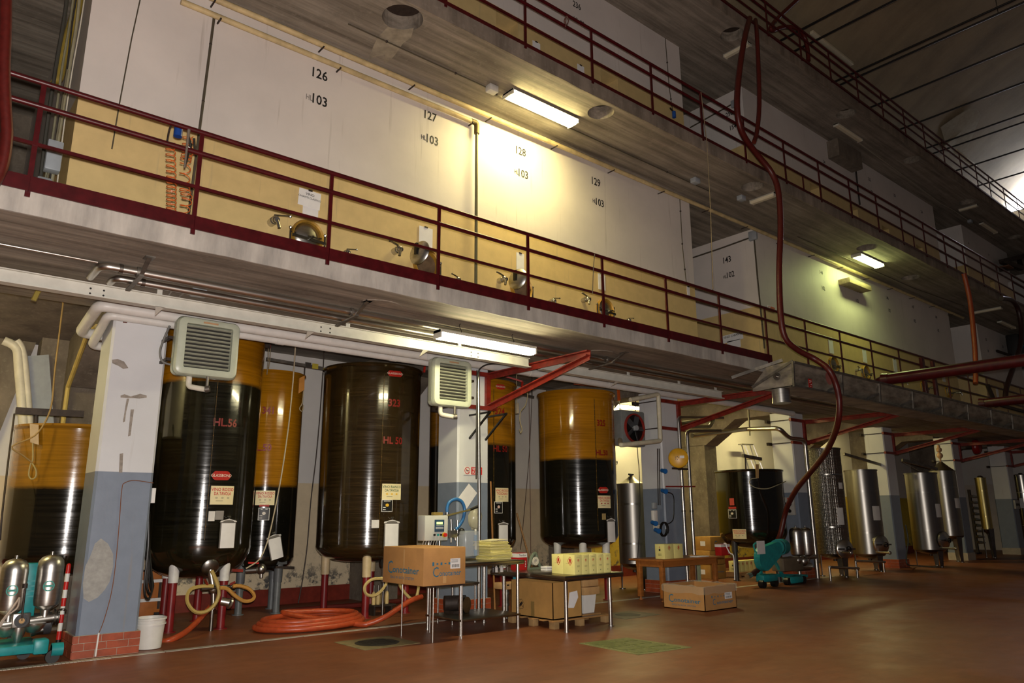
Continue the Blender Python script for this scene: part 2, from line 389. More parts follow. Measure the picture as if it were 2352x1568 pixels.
# ---- gallery slabs (with the round openings)
def slab(name, y0, y1, z0, z1, x0, x1, holes, mats):
    mb = MB(); cur = x0; mi = []
    hs = sorted(holes)
    def blk(a, b): 
        k = len(mb.f); mb.box((a, y0, z0), (b, y1, z1))
    for hx, hy, hr in hs:
        a, b = hx-hr*1.35, hx+hr*1.35
        blk(cur, a); cur = b; n = 24; base = len(mb.v)
        ring = [(hx+hr*math.cos(2*math.pi*k/n), hy+hr*math.sin(2*math.pi*k/n)) for k in range(n)]
        outer = []
        for k in range(n):
            t = 2*math.pi*k/n; cx, sy = math.cos(t), math.sin(t)
            sx = (hr*1.35)/max(abs(cx), 1e-6); ly = ((y1-hy) if sy > 0 else (hy-y0))/max(abs(sy), 1e-6)
            q = min(sx, ly); outer.append((hx+cx*q, hy+sy*q))
        for z in (z0, z1):
            m0 = len(mb.v); mb.v += [Vector((p[0], p[1], z)) for p in ring+outer]
            for k in range(n): mb.f.append((m0+k, m0+(k+1) % n, m0+n+(k+1) % n, m0+n+k))
            # corners
            for (ex, ey) in ((a, y0), (b, y0), (a, y1), (b, y1)):
                ii = sorted(range(n), key=lambda k: (outer[k][0]-ex)**2+(outer[k][1]-ey)**2)[:6]
                best = None
                for k in range(n):
                    k2 = (k+1) % n; p, q = outer[k], outer[k2]
                    onv = lambda s: abs(s[0]-ex) < 1e-4; onh = lambda s: abs(s[1]-ey) < 1e-4
                    if (onv(p) and onh(q)) or (onh(p) and onv(q)):
                        best = (k, k2)
                if best:
                    mb.v.append(Vector((ex, ey, z))); mb.f.append((m0+n+best[0], m0+n+best[1], len(mb.v)-1))
        m0 = base
        for k in range(n):  # hole wall
            s1 = len(mb.v); p, q = ring[k], ring[(k+1) % n]
            mb.add([(p[0], p[1], z0), (q[0], q[1], z0), (q[0], q[1], z1), (p[0], p[1], z1)], [(0, 1, 2, 3)])
        for yy in (y0, y1): mb.add([(a, yy, z0), (b, yy, z0), (b, yy, z1), (a, yy, z1)], [(0, 1, 2, 3)])
    blk(cur, x1)
    return S(name, mb, mats, at=(x0, y0, z0))
H2 = [(PZ(x, y, Z2B).x, PZ(x, y, Z2B).y, r) for x, y, r in ((925, 42, .30), (1380, 258, .24), (1728, 428, .24), (1992, 568, .27), (2092, 637, .27))]
H3 = [(PZ(x, y, Z3B).x, max(PZ(x, y, Z3B).y, YG3+r+.06), r) for x, y, r in ((1690, 74, .27), (1946, 260, .27), (2094, 367, .27), (2222, 463, .27), (2331, 544, .27))]
slab('gallery_slab', YG, 11.0, Z1B, Z1T, XL0, XR0, [], m_soffit1)
slab('gallery_slab', YG, 15.5, Z2B, Z2T, XL0, XR0, H2, m_soffit)
slab('gallery_slab', YG3, 15.5, Z3B, Z3T, XL0, XR0, H3, m_soffit3)
for (hx, hy, hr), z in [(h, Z2T) for h in H2]+[(h, Z3T) for h in H3]:
    S('opening_shade_disc', MB().cyl((hx, hy, z-.012), (hx, hy, z+.02), hr*1.12, n=24), m_iron)  # added dark disc above each opening, so the hole shows black from below
def fascia(y, z0, z1, m, x0=XL0, x1=XR0):
    mb = MB(); n = int((x1-x0)/.35); a = []
    for i in range(n+1):
        x = x0+(x1-x0)*i/n; j = random.uniform(-.004, .004); k = random.uniform(-.012, .006)
        a.append((x, j, k))
    for i in range(n):
        (xa, ja, ka), (xb, jb, kb) = a[i], a[i+1]; 
        mb.add([(xa, y-.02+ja, z0+ka), (xb, y-.02+jb, z0+kb), (xb, y-.02+jb, z1), (xa, y-.02+ja, z1), (xa, y+.005, z0+ka), (xb, y+.005, z0+kb), (xb, y+.005, z1), (xa, y+.005, z1)], [(0,1,2,3),(0,4,5,1),(3,2,6,7)])
    return S('trim_1', mb, m, sm=True, at=(x0, y, z0))
fascia(YG, Z1B-.005, Z1T, m_fascia); fascia(YG, Z2B-.005, Z2T, m_fascia2); fascia(YG3, Z3B-.005, Z3T, m_fascia2)
# pale lime stain fans under the first opening of the middle slab, cemented-over openings under the lower one
for i, (px, py, r) in enumerate(((893, 692, .25), (1398, 806, .24))):
    p = PZ(px, py, Z1B); q = []
    for k in range(26):
        t = 2*math.pi*k/26; rr = r*(1+.08*math.sin(3*t)+random.uniform(-.03, .03)); q.append((p.x+rr*1.15*math.cos(t), p.y+.12+rr*.55*math.sin(t), Z1B-.012))
    S('cemented_opening', MB().prism(q, (0, 0, .014)), m_fascia2)
st = [PZ(a, b, Z2B) for a, b in ((890,62),(925,68),(950,64),(945,85),(925,100),(908,125),(895,140),(880,148),(885,125),(862,130),(845,138),(858,105),(868,85))]
S('lime_stain', MB().prism([(p.x, p.y, Z2B-.002) for p in st], (0, 0, .003)), M('#9a917f', .9, var=.25, vs=5))

# ---- concrete wine vats standing on each gallery
BX = [(1.2, 13.47), (16.15, 28.6), (31.35, 36.0)]
vats = {}
MOUTHS = ((1400, 190, 0), (1165, 60, 0), (1872, 440, 1), (1962, 490, 1), (2035, 535, 1), (2113, 578, 1), (2320, 655, 2), (2280, 655, 2))
OPN = {}
for px, py, k in MOUTHS: q = PY(px, py, YW); OPN.setdefault((1, k), []).append((q.x, max(q.z, Z2T+.24), .55, .42, 0))
for px, py, r in ((976, 608, .235), (1194, 664, .225)): q = PY(px, py, YW); OPN.setdefault((0, 0), []).append((q.x, q.z, r*.87, r*.87, 1))
def vat_front(mb, a, b, z0, z1, ops):
    "front face of a vat with its square mouths and round manholes left open"
    q4 = lambda x0, x1, w0, w1: mb.add([(x0, YW, w0), (x1, YW, w0), (x1, YW, w1), (x0, YW, w1)], [(0, 1, 2, 3)]) if w1-w0 > 1e-4 and x1-x0 > 1e-4 else None
    cur = a
    for x, z, w, h, rnd in sorted(ops):
        hw, hh = (w*1.3, h*1.3) if rnd else (w/2, h/2)
        if rnd: hh = min(hh, z-z0-.0)
        q4(cur, x-hw, z0, z1); cur = x+hw; q4(x-hw, cur, z0, z-hh); q4(x-hw, cur, z+hw if rnd else z+hh, z1)
        if rnd:
            n = 32; lo, hi = hh, hw; m0 = len(mb.v); rg = []; ou = []
            for i in range(n):
                t = 2*math.pi*(i+.5)/n; c, s_ = math.cos(t), math.sin(t); e = min(hw/max(abs(c), 1e-6), (hi if s_ > 0 else lo)/max(abs(s_), 1e-6)); rg.append(V(x+w*c, YW, z+w*s_)); ou.append(V(x+e*c, YW, z+e*s_))
            mb.v += rg+ou
            for i in range(n): j = (i+1) % n; mb.f.append((m0+i, m0+j, m0+n+j, m0+n+i))
            for ex, ez in ((x-hw, z-lo), (x+hw, z-lo), (x-hw, z+hi), (x+hw, z+hi)):
                for i in range(n):
                    j = (i+1) % n; p, q = ou[i], ou[j]; v_ = lambda u: abs(u.x-ex) < 1e-4; h_ = lambda u: abs(u.z-ez) < 1e-4
                    if (v_(p) and h_(q)) or (h_(p) and v_(q)): mb.v.append(V(ex, YW, ez)); mb.f.append((m0+n+i, m0+n+j, len(mb.v)-1))
    q4(cur, b, z0, z1)
for lv, (z0, z1, m) in enumerate(((Z1T, Z2B, m_w1), (Z2T, Z3B, m_w2))):
    for k, (a, b) in enumerate(BX):
        mb = MB().prism([(a, YW, z0), (a, 15.4, z0), (a, 15.4, z1+.001), (a, YW, z1+.001)] if lv else [(a, YW, z0), (a, 11.0, z0), (a, 11.0, 5.1), (a, 14.9, 5.1), (a, 14.9, z1+.001), (a, YW, z1+.001)], (b-a, 0, 0))
        mb.f.pop(); vat_front(mb, a, b, z0, z1+.001, OPN.get((lv, k), []))
        vats[lv, k] = S('wall_vat', mb, m, at=(a, YW, z0))
    S('wall_recess', MB().box((XL0, 14.9, z0), (XR0, 15.2, z1)), m_conc, at=(XL0, 14.9, z0))
    S('wall_end_left', MB().box((-2.2, 9.9, z0), (-1.9, 15, z1)), m_conc)
# square mouths in the upper vats
for (lv, k), ops in OPN.items():
    for x, z, w, h, rnd in ops:
        if rnd: continue
        D = YW+.35; mb = MB()
        for f_ in ([(x-w/2, YW, z-h/2), (x+w/2, YW, z-h/2), (x+w/2, D, z-h/2), (x-w/2, D, z-h/2)], [(x-w/2, YW, z+h/2), (x+w/2, YW, z+h/2), (x+w/2, D, z+h/2), (x-w/2, D, z+h/2)], [(x-w/2, YW, z-h/2), (x-w/2, D, z-h/2), (x-w/2, D, z+h/2), (x-w/2, YW, z+h/2)], [(x+w/2, YW, z-h/2), (x+w/2, D, z-h/2), (x+w/2, D, z+h/2), (x+w/2, YW, z+h/2)], [(x-w/2, D, z-h/2), (x+w/2, D, z-h/2), (x+w/2, D, z+h/2), (x-w/2, D, z+h/2)]): mb.add(f_, [(0, 1, 2, 3)])
        O('vat_mouth', mb, m_w2, vats[lv, k], sm=False)
# painted vat numbers
def num(s, px, py, hpx, lv, k, sx=.85, m=None, dy=None, side=False):
    m = m or m_ink
    if side:
        X = BX[k][0]-.004; p = PX(px, py, X); fn = plane_map(p, (0, -1, 0), (0, 0, 1))
    else: p = PY(px, py, YW-.004); fn = plane_map(p, (1, 0, 0), (0, 0, 1))
    words(vats[lv, k], s, psz(hpx, p)*1.35, fn, m, name='painted_number', sx=sx, bold=.016)
for s, x, y, h in (('126', 733, 171, 25), ('103', 733, 231, 25), ('127', 987, 267, 22), ('103', 992, 322, 22), ('128', 1195, 348, 20), ('103', 1201, 400, 20), ('129', 1368, 418, 19), ('103', 1377, 466, 18)): num(s, x, y, h, 0, 0)
m_faint = M('#8d8780', .7, var=.1)
for x, y, h, m in ((710, 224, 14, m_faint), (973, 316, 12, m_ink), (1186, 395, 11, m_ink), (1365, 462, 10, m_ink)): num('HL', x, y, h, 0, 0, .7, m)
num('143', 1669, 597, 15, 0, 1, .8, side=True); num('102', 1677, 631, 14, 0, 1, .8, side=True); num('HL', 1665, 636, 8, 0, 1, .7, side=True)
for s, x, y, h, lv, k in (('144', 1886, 626, 10, 0, 1), ('102', 1891, 662, 10, 0, 1), ('145', 1967, 667, 9, 0, 1), ('102', 1969, 691, 9, 0, 1), ('146', 2038, 684, 8, 0, 1), ('102', 2043, 713, 8, 0, 1), ('147', 2097, 705, 8, 0, 1), ('102', 2101, 737, 8, 0, 1), ('148', 2150, 728, 7, 0, 1), ('102', 2155, 759, 7, 0, 1),
    ('157', 2265, 780, 7, 0, 2), ('101', 2270, 806, 6, 0, 2), ('158', 2303, 796, 6, 0, 2), ('101', 2308, 820, 6, 0, 2),
    ('236', 1325, 13, 16, 1, 0), ('HL 99', 1330, 50, 13, 1, 0), ('252', 1997, 412, 8, 1, 1), ('178', 2002, 441, 8, 1, 1), ('253', 2055, 449, 7, 1, 1), ('179', 2060, 476, 7, 1, 1), ('254', 2117, 487, 7, 1, 1), ('179', 2121, 512, 7, 1, 1), ('24', 1893, 372, 8, 1, 1), ('250', 1910, 389, 8, 1, 1), ('26', 2225, 558, 6, 1, 2), ('27', 2271, 586, 6, 1, 2), ('28', 2307, 618, 6, 1, 2)): num(s, x, y, h, lv, k, .8)
num('250', 1675, 262, 12, 1, 1, .8, side=True); num('154', 1683, 292, 12, 1, 1, .8, side=True)

wb = [o for o in bpy.data.objects if o.name.startswith('wall_back')]
for s_, px, py, h in (('28', 1614, 1148, 11), ('9', 1417, 1063, 10)):
    p = PY(px, py, YB-.02); words(wb[1] if p.x > 15.2 else wb[0], s_, psz(h, p)*1.35, plane_map(p, (1, 0, 0), (0, 0, 1)), m_ink, name='painted_number', bold=.01)
# ---- vaulted roof with tie rods, far end wall and its window
mb = MB(); n = 40; prof = []
yc, hw, zs, rise = -1.2, 12.9, 13.3, 6.2
for i in range(n+1):
    t = math.pi*i/n; prof.append((yc+hw*math.cos(t), zs+rise*math.sin(t)))
nx = 34
for j in range(nx+1):
    x = XL0+(XR0-XL0)*j/nx; b = .0 if j % 2 else .10
    for y, z in prof: mb.v.append(V(x, y, z+b))
for j in range(nx):
    for i in range(n): mb.f.append((j*(n+1)+i, j*(n+1)+i+1, (j+1)*(n+1)+i+1, (j+1)*(n+1)+i))
S('ceiling', mb, m_vault, sm=True, at=(XL0, 0, zs))
S('wall_attic', MB().box((XL0, 11.4, Z3T), (XR0, 11.9, 14.2)), m_vault, at=(XL0, 11.4, Z3T))
m_pink = wallmat('far_wall_plaster', '#cbc6c0', '#c8bcae', 3, 0)
wy0, wy1, wz0, wz1 = 7.6, 10.35, 15.95, 17.35
mb = MB(); X = XR0
for a, b in (((X, -14, 0), (X+.3, wy0, 20)), ((X, wy1, 0), (X+.3, 15, 20)), ((X, wy0, 0), (X+.3, wy1, wz0)), ((X, wy0, wz1), (X+.3, wy1, 20))): mb.box(a, b)
S('wall_far', mb, m_pink, at=(X, 0, 0))
w1 = S('window_1', MB().box((X+.05, wy0, wz0), (X+.12, wy1, wz0+.06)).box((X+.05, wy0, wz1-.06), (X+.12, wy1, wz1)).box((X+.05, wy0, wz0), (X+.12, wy0+.06, wz1)).box((X+.05, wy1-.06, wz0), (X+.12, wy1, wz1)), M('#4a4a4c', .5), at=(X+.05, wy0, wz0))
for k in range(3):
    a = wy0+.06+(wy1-wy0-.12)*k/3; b = wy0+.06+(wy1-wy0-.12)*(k+1)/3
    O('pane', MB().box((X+.08, a+.015, wz0+.06), (X+.09, b-.015, wz1-.06)), EM('daylight_pane', (.88, .9, 1, 1), 41), w1, sm=False)
m_rod = M('#1b1917', .5, .3, var=0)
for k, (px, py) in enumerate(((1742, 120), (1855, 102), (1918, 187), (1940, 190), (2008, 243), (2096, 286), (2137, 337), (2150, 350), (2198, 391), (2252, 425))):
    q = PZ(px, py, 14.35); 
    t = T('tie_rod', 'black steel tie rod spanning under the vaulted roof', 'tie rod', (q.x, 11.3, 14.35), 'tie rods under the vault')
    O('rod', MB().cyl((q.x, 11.4, 14.35), (q.x, -13.5, 14.35), .03, n=8), m_rod, t)
    if k in (3, 4, 5): O('hanger', MB().cyl((q.x, 5.6-.3*k, 14.35), (q.x, 5.6-.3*k, 17.9), .008, n=6), m_rod, t)
# pale damp patch and drooping cable on the vault are wear on its plaster
pt = [(2160,292),(2172,330),(2165,340),(2185,352),(2222,345),(2235,310),(2253,265),(2245,250),(2225,250),(2195,268)]
def on_vault(x, y):
    d = ray(x, y); lo, hi = 5., 80.
    f = lambda s: (lambda p: ((p.y-yc)/hw)**2+(max(p.z-zs, 0)/rise)**2-1)(C_+d.normalized()*s)
    s = lo
    while s < hi and f(s) < 0: s += .1
    return C_+d.normalized()*(s-.12)
ce = on_vault(2210, 300); vv = [on_vault(*p) for p in pt]
S('plaster_patch', MB().add([ce]+vv, [(0, i+1, (i+1) % len(vv)+1) for i in range(len(vv))]), M('#a1977f', .9, var=.12))
# ================================================================== GALLERIES: railings, lamps, vat fittings
def railing(name, label, y, zk, ztop, zmid, zlow, xs, x0, x1, toe=None, extra=(), m=m_red):
    t = T(name, label, 'railing', (xs[0], y, zk))
    O('top_rail', MB().cyl((x0, y, ztop), (x1, y, ztop), .028, n=10), m, t)
    O('mid_rail', MB().cyl((x0, y, zmid), (x1, y, zmid), .028, n=10), m, t)
    O('low_rail', MB().bar((x0, y, zlow), (x1, y, zlow), .03, .034), m, t)
    for x in xs: O('post', MB().bar((x, y, zk-.06), (x, y, ztop), .045, .022, up=(0, 1, 0)), m, t, sm=False)
    for x in extra: O('short_post', MB().bar((x, y, zk-.02), (x, y, zlow), .03, .02, up=(0, 1, 0)), m, t, sm=False)
    if toe:
        a, b, za, zb = toe
        ed = [a]+[x for x in xs if a < x < b]+[b]
        for p, q in zip(ed, ed[1:]): O('toe_board', MB().box((p+.004, y-.035, za), (q-.004, y-.022, zb)).box((p+.004, y-.03, zb-.012), (q-.004, y+.03, zb)), m, t, sm=False)
    else: O('kerb_angle', MB().box((x0, y-.03, zk-.012), (x1, y+.03, zk+.01)).box((x0, y-.04, zk-.05), (x1, y-.03, zk+.01)), m, t, sm=False)
    return t
r1 = railing('gallery_railing', 'dark red gallery railing with a toe board above the hanging strip light', YG-.03, Z1T, 5.79, 5.54, 5.14, [.69-1.58, .69, 2.19, 3.75, 5.35, 6.96, 8.58, 10.22, 11.82, 13.42]+[15.0+1.56*i for i in range(15)], -3, 37, (-3, 13.5, Z1T-.01, 4.80))
r2 = railing('gallery_railing', 'dark red railing of the middle gallery behind the upper strip light', YG-.03, Z2T, 10.03, 9.79, 9.41, [5.4-1.57*i for i in range(4)]+[6.96, 8.51, 10.13, 11.69, 13.22, 14.83, 16.41, 17.96, 19.48, 20.98]+[22.52+1.53*i for i in range(9)], 2, 36, extra=(15.6, 21.7, 24.8))
r3 = railing('gallery_railing', 'thin dark railing of the top gallery against the vault', YG3-.03, Z3T+.03, 13.98, 13.74, 13.43, [1.027*x for x in (14.68, 16.21, 17.72, 19.26, 20.79, 22.28, 23.73, 25.24, 26.71, 28.2, 29.47, 31.01)]+[33.4, 34.9, 36.4], 12, 38)
# wall end trunking / cables at the left edge of the first vat
t = T('cable_bundle', 'bundle of old cables with grey boxes at the left edge of the first vat', 'cables', PY(130, 430, YW-.05))
for k, (dx, r, c) in enumerate(((0, .022, '#3b3a33'), (.06, .014, '#7d7a62'), (.1, .01, '#2a2826'), (.13, .018, '#8f8a70'), (.17, .008, '#c9c4b4'))):
    O('cable', MB().tube([V(.93+dx+random.uniform(-.01, .01), YW-.03, z) for z in (4.7, 5.4, 6.1, 6.9, 7.6, 8.2, 8.74)], r, n=6), M(c, .6), t)
q = PY(122, 360, YW-.1)
O('switch_box', MB().bev((q.x-.08, q.y-.1, q.z-.2), (q.x+.08, q.y+.04, q.z+.17), .015), m_grey, t)
O('switch_box', MB().bev((q.x-.13, q.y-.08, q.z-.46), (q.x+.02, q.y+.04, q.z-.3), .015), M('#8b8f92', .5), t)
O('conduit', MB().tube([PY(x, y, YW-.06) for x, y in ((590, 0), (520, 0), (155, 160), (128, 330), (105, 420))][2:], .012, n=6), M('#6d6752', .6), t)
O('gas_pipe', MB().tube([PY(a, b, 9.9) for a, b in ((190, -40), (174, 30), (150, 110), (134, 178), (121, 180))], .06, n=10, sm=3), M('#8f7a30', .5), label='ochre pipe hanging in the dark recess left of the first vat', cat='pipe')
O('red_hose', MB().tube([PY(a, b, 7.5) for a, b in ((14, -30), (13, 60), (10, 150), (12, 230), (16, 300), (12, 350), (2, 390), (-20, 430))], .05, n=10), m_hose, label='thick red hose hanging beside the left end of the lower gallery', cat='hose')

# pipes along the vat heads
m_pipe = M('#c9b384', .5, var=.2, vs=5)
t = T('vat_pipe', 'cream pipe under the middle slab ending in a brass valve and a drop pipe', 'pipe', PY(1095, 650, YW-.1))
pz = 8.42
xe = PY(1095, 272, YW-.1).x
O('run', MB().cyl((2.2, YW-.1, pz), (xe-.12, YW-.1, pz), .042, n=10), m_pipe, t)
pe = V(xe, YW-.1, pz)
O('elbow', MB().tube([pe-V(.12, 0, 0), pe-V(.03, 0, .0), pe-V(0, 0, .04), pe-V(0, 0, .2)], .05, n=10), M('#6b5d3a', .5, .5), t)
O('drop_pipe', MB().cyl(pe-V(0, 0, .18), (xe, YW-.1, 4.7), .027, n=10), M('#6d6a50', .5, .4), t)
for px in (495, 780, 1085):
    a = PY(px, 150, YW-.1).x; O('clamp', MB().box((a-.01, YW-.15, pz-.05), (a+.01, YW, pz-.03)), m_iron, t, sm=False)
t = T('vat_pipe', 'long cream pipe tucked against the soffit above the numbered vats', 'pipe', (3, YW-.12, 8.64))
O('run', MB().cyl((2.2, YW-.14, 8.64), (29.6, YW-.14, 8.64), .045, n=10), m_pipe, t)
for k in range(17): O('clamp', MB().box((2.6+1.62*k, YW-.19, 8.585), (2.62+1.62*k, YW, 8.6)), m_iron, t, sm=False)
# surface conduits
def conduit(label, pts, r=.011, m=None, clips=0, name='conduit', cat='conduit'):
    t = T(name, label, cat, pts[-1]); P = [Vector(p) for p in pts]
    O('tube', MB().tube(P, r, n=6, sm=0), m or M('#4d4536', .6), t)
    for k in range(clips):
        i = k*(len(P)-1)//max(clips, 1); f = (k+.5)/clips; j = min(int(f*(len(P)-1)), len(P)-2); q = P[j].lerp(P[j+1], f*(len(P)-1)-j)
        O('clip', MB().sph(q, .022, 8), m_iron, t)
    return t
conduit('thin conduit with clips down the first vat beside the coiled orange hoses', [PY(492, 38, YW-.02), PY(458, 300, YW-.02), PY(430, 520, YW-.02)], .018, clips=4)
conduit('long thin string hanging down the white part of the first vat', [PY(326, -20, YW-.015), PY(302, 90, YW-.015), PY(274, 240, YW-.015), PY(257, 342, YW-.015)], .008)
conduit('conduit down the right corner of vat one hundred and twenty-nine', [PY(1561, 448, YW-.02), PY(1567, 560, YW-.02), PY(1576, 648, YW-.02)], .01, clips=3)
conduit('conduit down the right edge of the upper vat above number one hundred and twenty-nine', [PY(1528, 88, YW-.02), PY(1537, 200, YW-.02), PY(1545, 255, YW-.02)], .01, clips=2)
conduit('dark conduit on the corner of vat one hundred and forty-three', [PX(1732, 548, 16.13), PX(1740, 640, 16.13), PX(1756, 800, 16.13)], .02, clips=3)
conduit('slanting conduit across the top of vat one hundred and forty-three', [PX(1590, 592, 16.13), PX(1650, 572, 16.13), PX(1722, 546, 16.13)], .02, clips=2)
conduit('slanting conduit across the vat with number one hundred and fifty-four', [PX(1585, 293, 16.13), PX(1680, 240, 16.13)], .02, clips=2)
conduit('conduit running under the middle slab to a junction box', [PZ(800, 55, Z2B-.02), PZ(1118, 201, Z2B-.02), PZ(1140, 207, Z2B-.02)+V(0, .08, 0), V(PZ(1150, 212, Z2B).x, 8.93, Z2B-.02), V(13.4, 8.93, Z2B-.02)], .012, clips=8)
conduit('thin conduit beyond the green-tinted strip light under the middle slab', [V(17.5, 9.14, Z2B-.02), V(22.0, 9.14, Z2B-.02), V(24.6, 9.14, Z2B-.02), PZ(2215, 703, Z2B-.02)], .01)
conduit('pale cable along the soffit of the top gallery', [PZ(1975, 330, Z3B-.02), PZ(2060, 392, Z3B-.02), PZ(2160, 467, Z3B-.02), PZ(2188, 482, Z3B-.02), PZ(2227, 508, Z3B-.02)], .012, M('#a39a86', .6))
conduit('dark crack-like pipe down the far upper vat wall', [PY(1962, 357, YW-.026), PY(1970, 430, YW-.026), PY(1975, 470, YW-.026)], .025, M('#2a2520', .7))
for px, py, z, dz, l in ((1130, 205, Z2B, .06, 'white junction box beside the upper strip light'), (1597, 415, Z2B, .05, 'grey junction box under the middle slab near the cord'), (1703, 455, Z2B, .05, 'grey junction box beside the dead lamp and the round opening'), (2228, 508, Z3B, .05, 'small junction box under the top gallery')):
    p = PZ(px, py, z-dz); O('junction_box', MB().bev(p-V(.09, .07, .06), p+V(.09, .07, dz), .012), m_grey if py > 300 else M('#c9c7c0', .5), label=l, cat='junction box')
q = PX(1729, 541, 16.1); O('junction_box', MB().bev(q-V(.03, .11, .12), q+V(.05, .11, .12), .012), m_grey, label='grey junction box on the top corner of vat one hundred and forty-three', cat='junction box')
q = PX(1687, 237, 16.1); O('junction_box', MB().bev(q-V(.03, .1, .1), q+V(.05, .1, .1), .012), m_grey, label='grey junction box on the corner of vat one hundred and fifty-four', cat='junction box')

# ---- strip lights fixed under the slabs
def strip(label, c, L, along, on=None, w=.17, h=.09, hang=0, group=None):
    "body against z=c.z, diffuser below"
    c = Vector(c); t = T('strip_light', label, 'light', c, group); u = Vector((1, 0, 0)) if along == 'x' else Vector((0, 1, 0)); v = u.cross(Vector((0, 0, 1)))
    def sec(L, prof): return MB().prism([c-u*L/2+v*a+V(0, 0, b) for a, b in prof], u*L)
    O('housing', sec(L, [(-w/2, -h*.35), (w/2, -h*.35), (w*.42, 0), (-w*.42, 0)]), M('#bdb9ae', .5), t, sm=False)
    O('diffuser', sec(L-.04, [(-w*.46, -h*.36), (-w*.42, -h*.75), (-w*.25, -h), (w*.25, -h), (w*.42, -h*.75), (w*.46, -h*.36)]), on or m_off, t, sm=False)
    for s in (-1, 1): O('end_cap', MB().obox(c+u*s*(L/2-.012)-V(0, 0, h*.5), u, v, (0, 0, 1), .012, w*.47, h*.46), M('#c9c5b5', .5), t, sm=False)
    if hang:
        for s in (-.55, .55):
            p = c+u*s*L/2; O('hook', MB().tube([p+V(0, 0, 0), p+V(.02, 0, .04), p+V(0, 0, .08), p+V(-.02, 0, .05+hang*.5), p+V(0, 0, hang)], .006, n=6), m_iron, t)
    return t
strip('bright warm strip light under the middle slab washing over vat one hundred and twenty-eight', PZ(1245, 245, Z2B-.01), 1.58, 'x', m_glowY, .3, .1)
strip('glowing strip light with a greenish cast above the wooden beam end on the second vat', PZ(1993, 595, Z2B-.01), 1.45, 'x', m_glowG, .3, .1)
a = PZ(1000, 770, 4.32); b = PZ(1220, 800, 4.32)
strip('bright strip light hanging on hooks under the lower slab over the louvred heaters', V((a.x+b.x)/2*.972, 8.64, 4.285), 1.85, 'x', m_glowW, .2, .13, hang=.155)
strip('dead cream lamp fixed crosswise under the middle slab by an opening', PZ(1753, 452, Z2B-.01), .62, 'y')
strip('dead lamp fixed crosswise under the top gallery behind the red hose', PZ(1693, 112, Z3B-.01), .7, 'y')
strip('long dead lamp under the top gallery above the dark beam pocket', PZ(1948, 302, Z3B-.01), 1.5, 'x')
strip('short dead lamp crosswise under the far part of the top gallery', PZ(2224, 475, Z3B-.01), .62, 'y')
strip('long dead lamp under the far part of the top gallery', PZ(2270, 521, Z3B-.01), 1.6, 'x')
strip('short dead lamp crosswise under the far middle slab', PZ(2268, 710, Z2B-.01), .9, 'y')
strip('long dead lamp under the far middle slab beside the dark hose', PZ(2312, 743, Z2B-.01), 1.6, 'x')
for k, (px, py, L) in enumerate(((1912, 112, 2.6), (2218, 364, 2.2))):
    p = PY(px, py, 9.3); O('fluorescent_batten', MB().bev(p-V(L/2, .06, .05), p+V(L/2, .06, .05), .01), m_off, label=('grey batten lamp seen through the top railing below the vault', 'cream batten lamp seen through the far top railing')[k], cat='light')

# ---- vat fittings: doors, taps, sheets of paper
def vat_door(label, px, py, r, state='shut', Y=YW, group=None):
    c = PY(px, py, Y); t = T('vat_door', label, 'manhole door', c, group)
    n = 28; ring = MB().lathe([(r*.86, 0), (r*1.0, 0), (r*1.06, -.05), (r*1.0, -.09), (r*.9, -.07), (r*.86, 0)], n, c, (0, 1, 0))
    O('frame', ring, M('#b58a35', .45, .2, var=.25), t)
    if state == 'shut': O('opening', MB().lathe([(0, -.015), (r*.9, -.015)], n, c, (0, 1, 0)), m_ssd, t)
    else: O('opening', MB().lathe([(r*.875, -.005), (r*.875, .5), (0, .5)], n, c, (0, 1, 0)), M('#8a6f52', .8, var=.25), t)
    cone = [(0, -.095), (r*.2, -.09), (r*.55, -.07), (r*.8, -.05), (r*.86, -.03), (r*.8, -.028), (r*.5, -.05), (0, -.07)]
    if state == 'shut':
        O('lid', MB().lathe(cone, n, c, (0, 1, 0)), m_ss, t)
        O('cross_bar', MB().obox(c-V(0, .11, .06), (1, 0, -.05), (0, 1, 0), (0, 0, 1), r*1.08, .012, .02), m_ssd, t, sm=False)
        O('clamp_screw', MB().cyl(c-V(0, .13, .06), c-V(0, .24, .06), .016).cyl(c-V(.07, .22, .06), c-V(-.07, .22, .06), .01), m_ssd, t)
    else:
        hc = c+V(-r*.95, -.22, .08); d = V(-.93, -.25, .12)
        O('lid', MB().lathe(cone, n, hc, V(-d.x, -d.y, -d.z)), m_ss, t)
        O('hinge_arm', MB().bar(c+V(-r, -.03, 0), hc, .03, .05).obox(hc+V(-.1, -.02, .05), (0, 0, 1), (1, 0, 0), (0, 1, 0), .09, .02, .03), m_black, t, sm=False)
    for s in ((1,) if state != 'shut' else (-1, 1)):
        h = c+V(s*r*1.12, -.06, -.05); O('hinge', MB().cyl(h-V(0, 0, .11), h+V(0, 0, .11), .014).cyl(h-V(0, 0, .09), h-V(s*.08, 0, .09), .012).cyl(h+V(0, 0, .06), h+V(-s*.08, 0, .06), .012).sph(h+V(0, 0, .12), .025, 8), m_ssd, t)
    return t
vat_door('shut steel manhole door on vat one hundred and twenty-six behind the railing', 703, 545, .235)
vat_door('open manhole door with its lid swung against the lower rail on vat one hundred and twenty-seven', 976, 608, .235, 'open')
vat_door('open manhole door with a shiny coned lid on vat one hundred and twenty-eight', 1194, 664, .225, 'open')
vat_door('shut steel manhole door beside a railing post on vat one hundred and twenty-nine', 1386, 712, .21)
